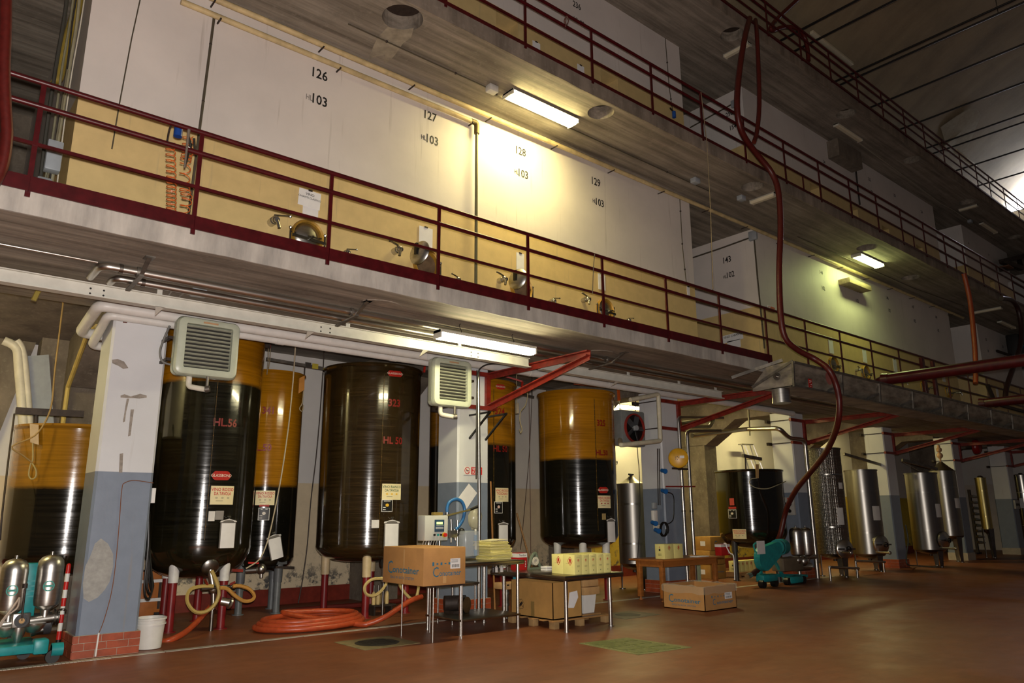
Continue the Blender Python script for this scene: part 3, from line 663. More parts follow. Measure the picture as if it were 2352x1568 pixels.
def tap(label, px, py, s=1., Y=YW, flip=1, group=None):
    c = PY(px, py, Y); t = T('sampling_tap', label, 'tap', c, group)
    O('body', MB().cyl(c, c-V(0, .10*s, 0), .05*s).cyl(c-V(0, .1*s, 0), c-V(.0, .2*s, .02*s), .032*s).sph(c-V(0, .14*s, 0), .05*s, 10), m_ss, t)
    O('spout', MB().cyl(c-V(0, .18*s, 0), c-V(-.03*s*flip, .2*s, .12*s), .02*s), m_ss, t)
    O('handle', MB().bar(c-V(.02*s, .14*s, -.05*s), c-V(-.17*s*flip, .17*s, -.075*s), .03*s, .012*s).sph(c-V(-.17*s*flip, .17*s, -.075*s), .02*s, 8), m_ssd, t)
    return t
tap('steel sampling tap left of the shut door of vat one hundred and twenty-six', 622, 512, 1.15)
tap('small tap just above the toe board under the vino chianti classico sheet', 790, 583, .8)
tap('steel sampling tap left of the open door of vat one hundred and twenty-seven', 905, 578, 1.1, flip=-1)
tap('small tap above the toe board beside the drop pipe', 1043, 645, .8, flip=-1)
tap('steel sampling tap left of the coned lid of vat one hundred and twenty-eight', 1146, 645, 1.05, flip=-1)
tap('small tap with a long lever above the toe board between two posts', 1262, 693, .8)
tap('steel sampling tap left of the shut door of vat one hundred and twenty-nine', 1338, 690, 1.0, flip=-1)
tap('small tap low on vat one hundred and twenty-nine near its right corner', 1436, 737, .7)
def sheet(label, px, py, w, h, lines=(), Y=YW, tilt=0., plast=True):
    p = PY(px, py, Y-.012); t = T('paper_sheet', label, 'paper', p)
    u = V(math.cos(tilt), 0, math.sin(tilt)); v = V(-math.sin(tilt), 0, math.cos(tilt)); fn = plane_map(p, u, v)
    O('sheet', MB().obox(p, u, v, (0, 1, 0), w/2, h/2, .003), m_paper, t, sm=False)
    if plast: O('clip', MB().obox(p+v*(h/2)-V(0, .005, 0), u, v, (0, 1, 0), .03, .012, .008), m_iron, t, sm=False)
    fn2 = lambda a, b: fn(a, b)-V(0, .006, 0)
    for s, sz, dy in lines: words(t, s, sz, fn2, m_ink, 0, dy, bold=.012)
    return t
sheet('white sheet reading vino chianti classico above the shut door of vat one hundred and twenty-six', 711, 457, .34, .26, (('VINO', .055, .065), ('CHIANTI CLASSICO', .04, .01)), tilt=-.04)
sheet('blank sheet taped below the vino chianti classico sheet', 713, 486, .24, .2, plast=False, Y=YW+.006)
sheet('blank sheet in a plastic sleeve above the open door of vat one hundred and twenty-seven', 978, 546, .26, .36)
sheet('blank sheet beside a post above the coned lid', 1195, 601, .18, .32)
sheet('blank sheet above the shut door of vat one hundred and twenty-nine', 1382, 647, .2, .33, (('- - - - -', .04, .08),))
sheet('small card by the right corner of vat one hundred and twenty-nine', 1581, 668, .1, .2)
for k, (px, py) in enumerate(((1232, 108), (1334, 161))):
    sheet(('small white card on the upper vat wall by a post', 'small card on the upper vat wall left of a square mouth')[k], px, py, .2, .22)
q = PX(1684, 780, 16.13)
t = T('paper_sheet', 'torn sheet hanging on the ochre side of vat one hundred and forty-three', 'paper', q)
O('sheet', MB().obox(q+V(-.01, 0, .06), (0, -1, .05), (0, 0, 1), (1, 0, 0), .3, .1, .003), m_paper, t, sm=False); O('sheet', MB().obox(q+V(-.01, -.02, -.12), (0, -1, 0), (0, 0, 1), (1, 0, 0), .19, .1, .003), m_paper, t, sm=False)
words(t, 'VINO CHIANTI', .08, plane_map(q+V(-.02, 0, .1), (0, -1, .05), (0, 0, 1)), m_ink, bold=.01)
# second vat block fittings
for k, (px, py, s) in enumerate(((1911, 838, .22), (1985, 856, .2), (2120, 888, .2), (2176, 899, .2))):
    vat_door(('shut steel door on the second vat below a hanging document pouch', 'shut steel door on the second vat above the trough, with a curled tap beside it', 'shut steel door between two thick railing posts', 'shut steel door near the far corner of the second vat')[k], px, py, s)
for k, (px, py) in enumerate(((1965, 850), (2070, 878), (2138, 890), (2196, 902))):
    tap(('curved tap left of the second door above the trough', 'tap below the fat red pipe above the trough', 'tap right of the door between thick posts', 'tap at the far corner of the second vat')[k], px, py, .9, flip=-1 if k == 0 else 1)
for k, (px, py) in enumerate(((1909, 795), (1986, 817), (2056, 839), (2118, 848), (2167, 863), (2291, 902))):
    sheet(('white document pouch above the first door over the trough', 'white document pouch above the second door over the trough', 'white document pouch by the third post over the trough', 'white document pouch behind two thick posts', 'white document pouch near the far corner of the second vat', 'white document pouch on the third vat block')[k], px, py, .24, .4)
# thick doubled posts of the railing over the trough
for px, l in ((2117, 'thick dark red steel post standing against the railing'), (2141, 'second thick dark red post beside the fat pipe')):
    p = PY(px, 830, YG-.1); O('steel_post', MB().bev(V(p.x-.07, p.y-.04, 4.5), V(p.x+.07, p.y+.04, 5.72), .006), m_red, label=l, cat='post')

# coiled orange air hoses and blue coupling tied to the railing
def coil(label, pts, r, n, w=.006, par=None):
    P = [Vector(p) for p in pts]; out = []
    for i in range(n*12+1):
        f = i/(n*12)*(len(P)-1); j = min(int(f), len(P)-2); c = P[j].lerp(P[j+1], f-j); a = 2*math.pi*i/12
        out.append(c+V(r*math.cos(a), r*math.sin(a), 0))
    return O('coiled_hose', MB().tube(out, w, n=5, sm=0), M('#c75a1e', .4), label=label, cat='hose')
Yc = YG+.12
coil('orange coiled air hose hanging straight beside the blue coupling', [PY(391, 325, Yc), PY(394, 420, Yc), PY(393, 494, Yc)], .05, 15, .005)
coil('orange coiled air hose tangled beside the railing post', [PY(432, 310, Yc), PY(430, 350, Yc), PY(426, 370, Yc), PY(423, 430, Yc), PY(430, 455, Yc), PY(419, 498, Yc)], .055, 13, .005)
t = T('hose_coupling', 'blue quick coupling hanging from the railing above the orange coil', 'coupling', PY(409, 304, Yc))
q = PY(409, 304, Yc); O('body', MB().cyl(q-V(0, 0, .05), q+V(0, 0, .05), .045).sph(q+V(0, 0, .07), .03, 8), M('#1b3f86', .35), t); O('strap', MB().tube([q+V(.0, 0, .05), q+V(-.08, 0, .05), q+V(-.1, 0, -.15)], .01, n=6), m_iron, t)
t = T('spray_gun', 'tangled metal spray gun and grey rag tied to the railing', 'spray gun', PY(435, 345, Yc))
for a, b, c, d in ((432, 305, 440, 350), (440, 330, 425, 380), (446, 318, 448, 350), (428, 335, 447, 347)): O('lever', MB().cyl(PY(a, b, Yc-.086), PY(c, d, Yc-.086), .013, n=8), m_ssd, t)
O('rag', MB().tube([PY(434, 298, YG-.08), PY(431, 325, YG-.08), PY(428, 350, YG-.08), PY(424, 385, YG-.08)], lambda f: .016*(1-.4*f), n=8), M('#6d6357', .8), t)
# timber beam end on the second vat
t = T('timber_block', 'weathered timber block fixed high on the wall of the second vat', 'timber', PY(1972, 655, YW))
a = PY(1943, 640, YW); b = PY(2003, 668, YW); zt = PY(1945, 631, YW-.5).z
a = PY(1951, 634, YW-.34); b = PY(2003, 668, YW-.34)
O('block', MB().bev((a.x, YW-.34, b.z+.0), (b.x, YW-.001, a.z-.02), .015), M('#a39272', .7, var=.25, vs=5, st=(.5, 3, 3)), t)
q = PY(1928, 362, YW); O('beam_pocket', MB().box((q.x-.75, YW-.35, q.z-.28), (q.x+.75, YW+.02, q.z+.28)), m_conc, label='dark concrete stub under the top gallery above the far vats', cat='concrete stub', sm=False)
# brown duct and steel truss at the far end
t = T('steel_truss', 'dark steel truss with a brown end box reaching out from the far upper vat', 'truss', PY(2300, 600, 9.2))
a = PY(2308, 600, 9.3)
for p, q in (((2300, 600), (2380, 582)), ((2300, 618), (2380, 610)), ((2300, 600), (2345, 616)), ((2340, 592), (2345, 616))): O('chord', MB().bar(PY(*p, 9.3), PY(*q, 9.0), .18, .18), m_iron, t, sm=False)
O('end_box', MB().bev(PY(2292, 612, 9.4), PY(2326, 596, 9.0)+V(.0, 0, -.4), .02), M('#6b4426', .6), t)

# ---- thick red hose draped over the galleries down to the pump
hp = [(1722, 42, 8.0), (1712, 80, 7.7), (1700, 150, 7.66), (1693, 225, 7.66), (1697, 280, 7.7), (1712, 318, 7.75), (1742, 358, 7.75), (1772, 396, 7.68), (1788, 440, 7.6), (1793, 520, 7.6), (1790, 620, 7.6), (1793, 720, 7.6), (1803, 775, 7.6), (1832, 803, 7.5), (1873, 825, 7.3), (1903, 848, 7.05), (1921, 885, 7.0), (1928, 930, 7.0), (1922, 980, 7.2), (1900, 1033, 7.9), (1865, 1080, 8.8), (1830, 1122, 9.5), (1806, 1170, 10.2), (1793, 1225, 10.4), (1784, 1250, 10.56), (1793, 1286, 10.52)]
O('transfer_hose', MB().tube([PY(*p) for p in hp], .062, n=12), m_hose, label='thick red transfer hose draped from the top gallery down to the teal pump', cat='hose', at=PY(*hp[-1]))
hp = [(1735, 46, 8.0), (1738, 72, 7.75), (1742, 150, 7.66), (1744, 240, 7.6), (1739, 300, 7.56), (1732, 326, 7.54)]
O('hose_end', MB().tube([PY(*p) for p in hp], .048, n=10), m_hose, label='short free end of red hose hanging over the top gallery kerb', cat='hose')
hp = [(1835, -4, 8.3), (1790, 38, 8.5), (1772, 60, 8.5), (1774, 70, 8.5), (1800, 62, 8.4), (1830, 65, 8.3), (1848, 85, 8.3), (1855, 115, 8.3), (1857, 140, 8.3)]
O('looped_hose', MB().tube([PY(*p) for p in hp], .055, n=10), m_hose, label='brown hose looped over the rails of the top gallery', cat='hose')
# hanging cord
conduit('pale cord hanging from the middle railing to the lower railing', [PY(1610, 212, YG-.1), PY(1624, 330, YG-.1), PY(1632, 480, YG-.1), PY(1638, 664, YG-.1)], .007, M('#8a7c62', .7), name='hanging_cord', cat='cord')
t = conduit('short cord with a knot hanging from the lower railing near vat one hundred and twenty-nine', [PY(1366, 583, YG-.064), PY(1363, 615, YG-.078), PY(1361, 675, YG-.078)], .007, M('#6d6555', .7), name='hanging_cord', cat='cord')
# far right hoses and pipes
O('standpipe', MB().tube([PY(a, b, 7.6) for a, b in ((2214, 628), (2228, 690), (2236, 760), (2241, 830), (2241, 880))], .07, n=10), M('#8f3d1c', .45), label='rust red pipe hanging in front of the gap beyond the second vat', cat='pipe')
O('dark_hose', MB().tube([PY(a, b, 7.4) for a, b in ((2300, 685), (2325, 690), (2340, 715), (2346, 760), (2342, 800), (2325, 850), (2312, 890), (2309, 920))], .075, n=10), M('#2d1414', .45), label='dark hose arching down from the middle gallery at the far right', cat='hose')
t = T('overhead_pipe', 'fat dark red pipe crossing the hall from the trough', 'pipe', PY(2036, 872, 7.3))
a = PY(2040, 871, 7.35); O('run', MB().cyl(a, a+V(.25, -5.2, .0)+V(0, 0, .06), .13, n=18), m_red, t); O('flange', MB().cyl(a+V(0, .12, 0), a-V(0, .02, 0), .16, .14, n=18), m_red, t); O('spout', MB().tube([a+V(0, .1, 0), a+V(0, .24, -.04), a+V(0, .3, -.22)], .1, n=12), m_red, t)
t = T('overhead_pipe', 'dark red pipe crossing the hall farther along the trough', 'pipe', PY(2262, 927, 7.3))
a = PY(2262, 926, 7.35); O('run', MB().cyl(a, a+V(.3, -5.2, .06), .13, n=18), m_red, t); O('flange', MB().cyl(a+V(0, .12, 0), a-V(0, .02, 0), .16, .14, n=18), m_red, t)
for k, (p, q) in enumerate((((2268, 883), (2290, 935)), ((2290, 928), (2352, 945)))): O('brace', MB().bar(PY(*p, 7.5), PY(*q, 7.4), .08, .08), m_iron, t, sm=False)

# ---- stainless trough along the gallery from the third pillar on
tx0, tx1, yf, yr, zt, zb = 13.1, 37.0, 7.18, 7.84, 4.52, 4.03
t = T('must_trough', 'long stainless steel trough with ribs bracketed in front of the lower gallery', 'trough', (tx0, yf, zb))
m_tr = M('#a59d8d', .5, .45, var=.4, vs=2.2, st=(1, 1, 3)); m_trd = m_tr
O('upper_flange', MB().box((tx0, yf-.03, zt-.045), (tx1, yf+.04, zt)), m_galv, t, sm=False)
O('upper_panel', MB().add([(tx0, yf, zt-.04), (tx1, yf, zt-.04), (tx1, yf+.06, zt-.25), (tx0, yf+.06, zt-.25)], [(0, 1, 2, 3)]), m_tr, t, sm=False)
O('lower_panel', MB().add([(tx0, yf+.06, zt-.25), (tx1, yf+.06, zt-.25), (tx1, yf+.22, zb+.02), (tx0, yf+.22, zb+.02)], [(0, 1, 2, 3)]), m_trd, t, sm=False)
O('lower_flange', MB().box((tx0, yf+.0, zb), (tx1, yf+.08, zb+.035)), m_galv, t, sm=False)
O('floor_pan', MB().box((tx0, yf+.05, zb+.01), (tx1, yr, zb+.025)), m_trd, t, sm=False)
O('rear_panel', MB().box((tx0+.3, yr-.02, zb), (tx1, yr, zt-.03)), m_trd, t, sm=False)
ep = MB().prism([(tx0, yf, zt), (tx0, yf+.02, zb), (tx0, yr+.25, zb+.02), (tx0, yr+.25, zb+.12), (tx0, yr-.1, zt-.02)], (.02, 0, 0))
O('end_plate', ep, m_tr, t, sm=False)
O('end_frame', MB().bar((tx0-.01, yf, zt), (tx0-.01, yr+.25, zb+.1), .04, .05).bar((tx0-.01, yf, zt), (tx0-.01, yf+.02, zb), .05, .04).bar((tx0-.2, yf+.1, zt+.01), (tx0-.55, yr+.35, zb+.25), .03, .06), m_galv, t, sm=False)
O('bearing', MB().cyl((tx0-.05, yf+.35, zb+.24), (tx0, yf+.35, zb+.24), .07, n=16).cyl((tx0-.1, yf+.35, zb+.24), (tx0-.05, yf+.35, zb+.24), .03), m_ssd, t)
O('outlet', MB().cyl((tx0+.12, yf+.38, zb), (tx0+.12, yf+.38, zb-.27), .17, n=24, caps=False).cyl((tx0+.12, yf+.38, zb-.24), (tx0+.12, yf+.38, zb-.27), .178, n=24), m_ss, t)
for k in range(13):
    x = tx0+1.9+1.72*k; O('rib', MB().bar((x, yf-.01, zt), (x, yf+.02, zb), .05, .03).bar((x, yf+.01, zb+.22), (x-.35, yf+.16, zb+.1), .02, .05), m_galv, t, sm=False)
q = PY(1859, 882, yf+.05)
O('warning_plate', MB().obox(q+V(0, -.02, 0), (1, 0, 0), (0, 1, 0), (0, 0, 1), .065, .004, .1), M('#a3231c', .5), t, sm=False, label='red warning plate with white lines')
fn = plane_map(q+V(0, -.026, 0), (1, 0, 0), (0, 0, 1))
for a, b, w_ in ((0, .06, .09), (-.02, .03, .05), (.02, -.01, .04), (0, -.05, .03)): patch(t, 'plate_print', fn, w_, .012, m_white, 1, dx=a, dy=b)
O('red_patch', MB().lathe([(0, 0), (.14, 0)], 20, PY(1903, 868, yf+.02)-V(0, .01, 0), (0, 1, 0)), M('#9a5a52', .6), t)

q = PX(1775, 709, 16.12); q = PY(1772, 709, YW-.012); t = T('no_smoking_sign', 'tiny red and white sign on the corner of the second vat above the railing', 'sign', q)
O('plate', MB().obox(q, (1, 0, 0), (0, 0, 1), (0, 1, 0), .17, .07, .004), m_white, t, sm=False); patch(t, 'red_field', plane_map(q-V(0, .007, 0), (1, 0, 0), (0, 0, 1)), .2, .11, m_redink, 1, dx=.05)
O('ban_ring', MB().lathe([(.035, 0), (.05, 0)], 18, q+V(-.11, -.007, 0), (0, 1, 0)), m_redink, t, sm=False)
q = PY(1548, 262, YW-.1); t = T('spray_bottle', 'small blue and black bottle hanging at the right edge of the upper vat', 'bottle', q); O('body', MB().cyl(q-V(0, 0, .09), q+V(0, 0, .06), .045), M('#1d4f9a', .4), t); O('neck', MB().cyl(q+V(0, 0, .05), q+V(0, .1, .2), .02), m_black, t)
O('rope_loop', MB().tube([PY(x, y, YG-.07) for x, y in ((1300, 38), (1296, 48), (1301, 56), (1306, 47), (1301, 37), (1299, 62))], .009, n=5), M('#6b4a42', .8), label='short rope loop tied to the middle railing below number two hundred and thirty-six', cat='rope')
q = PY(2340, 790, 9.0); t = T('wall_fan', 'dark ventilator with a blue rim at the end of the far lower vat', 'fan', q); O('casing', MB().bev(q-V(.3, .1, .75), q+V(1.0, .35, .38), .05), M('#1c1b1c', .6), t); O('rim', MB().lathe([(.28, -.06), (.34, -.06), (.34, 0), (.28, 0), (.28, -.06)], 20, q+V(.1, -.11, .15), (0, 1, 0)), M('#1f5a78', .4), t); O('arm', MB().bar(q+V(-.2, .2, -.5), q+V(-.9, .55, -.3), .08, .08), m_iron, t)
# ================================================================== UNDER THE LOWER SLAB
# white channel beam
t = T('channel_beam', 'long pale channel beam hung under the lower slab with small bolt holes', 'beam', (0, 9.5, 4.17))
m_ch = M('#c9c8bd', .5, var=.08)
O('web', MB().box((-3, 9.49, 4.17), (8.38, 9.5, 4.33)).box((-3, 9.42, 4.165), (8.38, 9.56, 4.18)).box((-3, 9.45, 4.32), (8.38, 9.53, 4.332)), m_ch, t, sm=False)
O('web', MB().box((8.66, 9.49, 4.17), (14.1, 9.5, 4.33)).box((8.66, 9.42, 4.165), (14.1, 9.56, 4.18)).box((8.66, 9.45, 4.32), (14.1, 9.53, 4.332)), m_ch, t, sm=False)
for x in (.2, 2.33, 4.9, 6.9, 9.6, 11.0, 12.6, 13.9): O('hanger', MB().box((x-.03, 9.49, 4.32), (x+.03, 9.51, Z1B+.01)), m_ch, t, sm=False)
for x in (2.33, 4.3, 6.2, 10.6): O('gusset', MB().prism([(x-.05, 9.42, 4.165), (x+.05, 9.42, 4.165), (x, 9.6, 4.09)], (0, .0, .004)), m_ch, t, sm=False)
for cx in (1.65, 4.55, 7.2):
    for a, b in ((-.07, .02), (.07, .02), (-.07, -.04), (.07, -.04)): O('bolt_hole', MB().cyl((cx+a, 9.489, 4.25+b), (cx+a, 9.487, 4.25+b), .012, n=8), m_black, t)
# stainless pipe pair
def pipe(label, pts, r, m=None, name='steel_pipe', cat='pipe', n=12, sm=3, flanges=(), par=None):
    t = T(name, label, cat, pts[0]); O('run', MB().tube(pts, r, n=n, sm=sm), m or m_ss, t)
    for p, d in flanges: p = Vector(p); d = Vector(d).normalized(); O('flange', MB().cyl(p-d*.02, p+d*.02, r*1.2, n=14), m_ssd, t)
    return t
def bend(*pts, rad=.1):
    "polyline with rounded corners"
    P = [Vector(p) for p in pts]; out = [P[0]]
    for i in range(1, len(P)-1):
        a, b, c = P[i-1], P[i], P[i+1]; u = (a-b).normalized(); v = (c-b).normalized(); q = min(rad, (a-b).length*.45, (c-b).length*.45)
        for k in range(6):
            f = k/5; out.append((b+u*q)*(1-f)**2+b*2*f*(1-f)+(b+v*q)*f*f)
    out.append(P[-1]); return out
pipe('upper stainless pipe of the pair under the lower slab, turning back by the scraped pillar', bend((1.55, 9.42, 4.385), (1.55, 8.88, 4.385), (19, 8.88, 4.385), rad=.12), .045, sm=0, flanges=[((1.75, 8.88, 4.385), (1, 0, 0))])
pipe('lower stainless pipe of the pair under the lower slab, turning back by the scraped pillar', bend((1.76, 9.42, 4.36), (1.76, 9.19, 4.36), (19, 9.19, 4.36), rad=.12), .042, sm=0, flanges=[((2.06, 9.19, 4.36), (1, 0, 0))])
pipe('thin steel rod continuing the pipe pair beyond the left bay', [(-4, 8.8, 4.385), (1.5, 8.8, 4.385)], .016, sm=0)
for k, x in enumerate((1.93, 4.62, 9.7)):
    t = T('pipe_hanger', ('grey strut hanger holding the steel pipe pair beside the pillar top', 'grey strut hanger holding the steel pipe pair above the first brown tank', 'grey strut hanger holding the steel pipe pair past the hanging strip light')[k], 'hanger', (x, 8.6, 4.2))
    O('plate', MB().box((x-.05, 8.38, Z1B-.012), (x+.05, 8.52, Z1B+.003)).bar((x, 8.43, Z1B), (x, 8.75, 4.30), .045, .02), m_galv, t, sm=False)
    O('clamp', MB().bar((x, 8.7, 4.30), (x, 9.3, 4.27), .05, .02).lathe([(.05, -.02), (.058, -.02), (.058, .02), (.05, .02)], 14, (x, 8.88, 4.385), (1, 0, 0)), m_galv, t)
# conduits and grey box
def wire(label, pts, r=.008, c='#8f8676', name='cable', cat='cable', sm=4): return O(name, MB().tube(pts, r, n=6, sm=sm), M(c, .6, var=.1), label=label, cat=cat)
wire('upper thin steel conduit from the grey box to the hanging strip light', [PZ(x, y, 4.42) for x, y in ((388, 677), (402, 661), (420, 659), (446, 667), (520, 678), (600, 690), (640, 702), (780, 728), (1000, 768))], .011, '#a7a29a')
wire('lower thin steel conduit looping under the grey box', [PZ(x, y, 4.385) for x, y in ((412, 682), (425, 672), (440, 674), (470, 681), (560, 695), (700, 722), (860, 752), (1000, 776))], .011, '#948e84')
p = V(PZ(462, 668, 4.4).x, 9.33, 4.395); O('junction_box', MB().bev(p-V(.09, .055, .045), p+V(.09, .055, .047), .01), m_grey, label='grey junction box with conduits under the lower slab', cat='junction box')
# white PVC pipes
m_pvc = M('#d4d2cd', .4, var=.06)
za = 4.362
t = T('drain_pipe', 'fat white drain pipe running along the pillar tops', 'pipe', (2.4, 10.5, za))
O('run', MB().tube(bend((2.6, 11.62, 4.2), (1.88, 11.62, 4.2), (1.88, 10.56, za), (19.0, 10.56, za), rad=.12), .075, n=16, sm=0), m_pvc, t)
for x in (3.0, 5.2, 7.0, 9.4, 11.6): O('collar', MB().cyl((x-.07, 10.56, za), (x+.07, 10.56, za), .08, n=16), m_pvc, t)
t = T('drain_pipe', 'second white drain pipe tucked below the first along the pillar tops', 'pipe', (2.4, 10.65, za-.1))
O('run', MB().tube(bend((2.6, 11.58, 4.03), (2.03, 11.58, 4.03), (2.03, 10.72, 4.29), (7.7, 10.72, 4.29), rad=.1), .06, n=16, sm=0), m_pvc, t)
for x in (4.4, 6.4): O('collar', MB().cyl((x-.06, 10.72, 4.29), (x+.06, 10.72, 4.29), .067, n=16), m_pvc, t)
O('drop_conduit', MB().bar(PY(288, 716, PYF-.008), PY(287, 741, PYF-.008), .05, .012, up=(0, 1, 0)), M('#5d2c20', .6), label='rusty flat bracket on the top of the scraped pillar', cat='bracket')
# PVC stack and grey panel in the left bay
t = T('drain_stack', 'cream drain stack with elbows on the back wall of the left bay', 'pipe', PY(60, 1000, YB-.15))
for k, (a, r) in enumerate((((22, 785), .09), ((38, 800), .07))):
    pts = [PY(8+k*30, 782, 14.15), PY(38+k*12, 800, 14.15), PY(44+k*14, 850, 14.15), PY(56+k*14, 1000, 14.15), PY(60+k*14, 1120, 14.15)]
    O('stack', MB().tube(pts, r*.8, n=14), m_cream, t)
O('wall_panel', MB().add([PY(a, b, 14.22) for a, b in ((56, 818), (112, 814), (124, 975), (62, 985))], [(0, 1, 2, 3)]).add([PY(a, b, 14.26) for a, b in ((56, 818), (112, 814), (124, 975), (62, 985))], [(0, 1, 2, 3)]), m_grey, label='plain grey sheet panel leaning on the back wall above the leftmost tank', cat='panel')
hx = 2.14
O('haunch_pipe', MB().tube([V(hx, 13.72, 1.2), V(hx, 13.70, 3.2), V(hx, 13.68, 3.74), V(hx, 12.62, 4.41), V(hx, 12.0, 4.41)], .035, n=8, sm=0), M('#c2a95a', .5), label='yellowish pipe following the haunched beam behind the scraped pillar', cat='pipe')  # one yellowish tone over the whole run
O('roof_strut', MB().cyl(PY(91, 662, 10.2), PY(77, 690, 10.2), .03, n=8), M('#9a8a3f', .5), label='short ochre pipe stub below the channel beam at the left', cat='pipe')

# ---- louvred unit heaters
def heater(label, cx, zc, yf, w=.82, h=.78, dpt=.24):
    t = T('unit_heater', label, 'heater', (cx, yf, zc-h/2)); mk = M('#b9c0ac', .35, var=.06)
    def rr(w, h, e, y): 
        pts = []
        for sx, sz, a0 in ((1, 1, 0), (-1, 1, 90), (-1, -1, 180), (1, -1, 270)):
            for k in range(5): a = math.radians(a0+22.5*k); pts.append((cx+sx*(w/2-e)+e*math.cos(a), y, zc+sz*(h/2-e)+e*math.sin(a)))
        return pts
    mb = MB(); rings = [rr(w-.06, h-.06, .07, yf+dpt), rr(w, h, .09, yf+dpt-.04), rr(w, h, .09, yf+.05), rr(w-.03, h-.03, .085, yf+.015), rr(w-.09, h-.09, .075, yf), rr(w*.74, h*.76, .02, yf), rr(w*.73, h*.75, .02, yf+.07)]
    for r in rings: mb.v += [Vector(p) for p in r]
    n = 20
    for i in range(len(rings)-1):
        for k in range(n): mb.f.append((i*n+k, i*n+(k+1) % n, (i+1)*n+(k+1) % n, (i+1)*n+k))
    mb.f.append(tuple(range(n))); mb.f.append(tuple((len(rings)-1)*n+k for k in range(n)))
    O('casing', mb, mk, t)
    O('seam', MB().tube([Vector(p)+V(0, .0, 0) for p in rr(w+.006, h+.006, .09, yf+.09)], .006, n=5, sm=0, closed=True), M('#7c8172', .5), t)
    O('dark_core', MB().box((cx-w*.36, yf+.06, zc-h*.37), (cx+w*.36, yf+.065, zc+h*.37)), M('#26241f', .6), t, sm=False)
    for k in range(11):
        z = zc-h*.34+h*.68*k/10; O('louvre', MB().obox((cx, yf+.03, z), (1, 0, 0), (0, .92, -.4), (0, .4, .92), w*.36, .016, .005), M('#a8ab98', .4), t, sm=False)
    O('badge', MB().box((cx-.1, yf-.003, zc+h*.41), (cx+.1, yf, zc+h*.44)), M('#b9926a', .6), t, sm=False)
    O('feed_pipe', MB().tube(bend((cx-.18, yf+.14, zc-h/2), (cx-.18, yf+.14, zc-h/2-.14), (cx+.0, yf+.0, zc-h/2-.18), rad=.05), .038, n=10, sm=0), M('#cfccbd', .5), t)
    O('valve', MB().cyl((cx+.0, yf+.0, zc-h/2-.18), (cx+.05, yf-.03, zc-h/2-.17), .045).cyl((cx+.02, yf, zc-h/2), (cx+.02, yf, zc-h/2-.18), .02), m_galv, t)
    bxx = min(PX0, key=lambda x: abs(x+PW/2-cx)); bxx = min(max(cx, bxx+.06), bxx+PW-.06)
    for dz in (.12, -.18): O('bracket', MB().box((min(bxx-.02, cx-.02), yf+dpt-.02, zc+dz-.02), (max(bxx+.02, cx+.02), yf+dpt+.01, zc+dz+.02)).box((bxx-.02, yf+dpt-.01, zc+dz-.02), (bxx+.02, PYF+.01, zc+dz+.02)), m_iron, t, sm=False)
    return t
c1 = PY(480, 798, 10.25); heater('grey-green louvred unit heater beside the scraped pillar', c1.x, c1.z, 10.25, .84, .80)
c2 = PY(1043, 878, 10.22); heater('louvred unit heater lit warm by the strip light, on the second pillar', c2.x, c2.z, 10.22, .80, .82)
wire('grey flex looping from the pillar top to the first heater', [PY(x, y, 10.5) for x, y in ((390, 748), (378, 775), (368, 805), (372, 828), (388, 836), (402, 838))], .015, '#6f6f6c')
# fan heater seen from behind on the third pillar
t = T('fan_heater', 'fan heater seen from behind with a red-rimmed fan beside the third pillar', 'heater', PY(1455, 1015, 11.05))
c = PY(1456, 983, 11.05); h = .40
O('casing', MB().bev(c-V(.40, 0, h), c+V(.40, .28, h), .04), M('#7f8482', .5), t)
O('fan_ring', MB().lathe([(.3, 0), (.33, 0), (.33, -.05), (.3, -.05), (.3, 0)], 28, c, (0, 1, 0)), M('#8f2a22', .5), t)
O('fan_well', MB().lathe([(0, -.005), (.3, -.005)], 28, c, (0, 1, 0)), m_black, t)
for k in range(5):
    a = k*2*math.pi/5; d = V(math.cos(a), 0, math.sin(a)); e = V(-math.sin(a), .5, math.cos(a)); O('blade', MB().obox(c+d*.17-V(0, .025, 0), d, e, d.cross(e), .11, .06, .004), M('#53565a', .4, .5), t, sm=False)
O('motor', MB().cyl(c, c-V(0, .09, 0), .06, n=16), m_grey, t)
O('feed_pipe', MB().tube(bend(PY(1448, 918, 10.36), PY(1512, 905, 10.36), PY(1517, 1012, 10.36), PY(1426, 1022, 10.36), PY(1424, 1010, 10.9), rad=.06), .05, n=10, sm=0), M('#cfc9b0', .5), t)

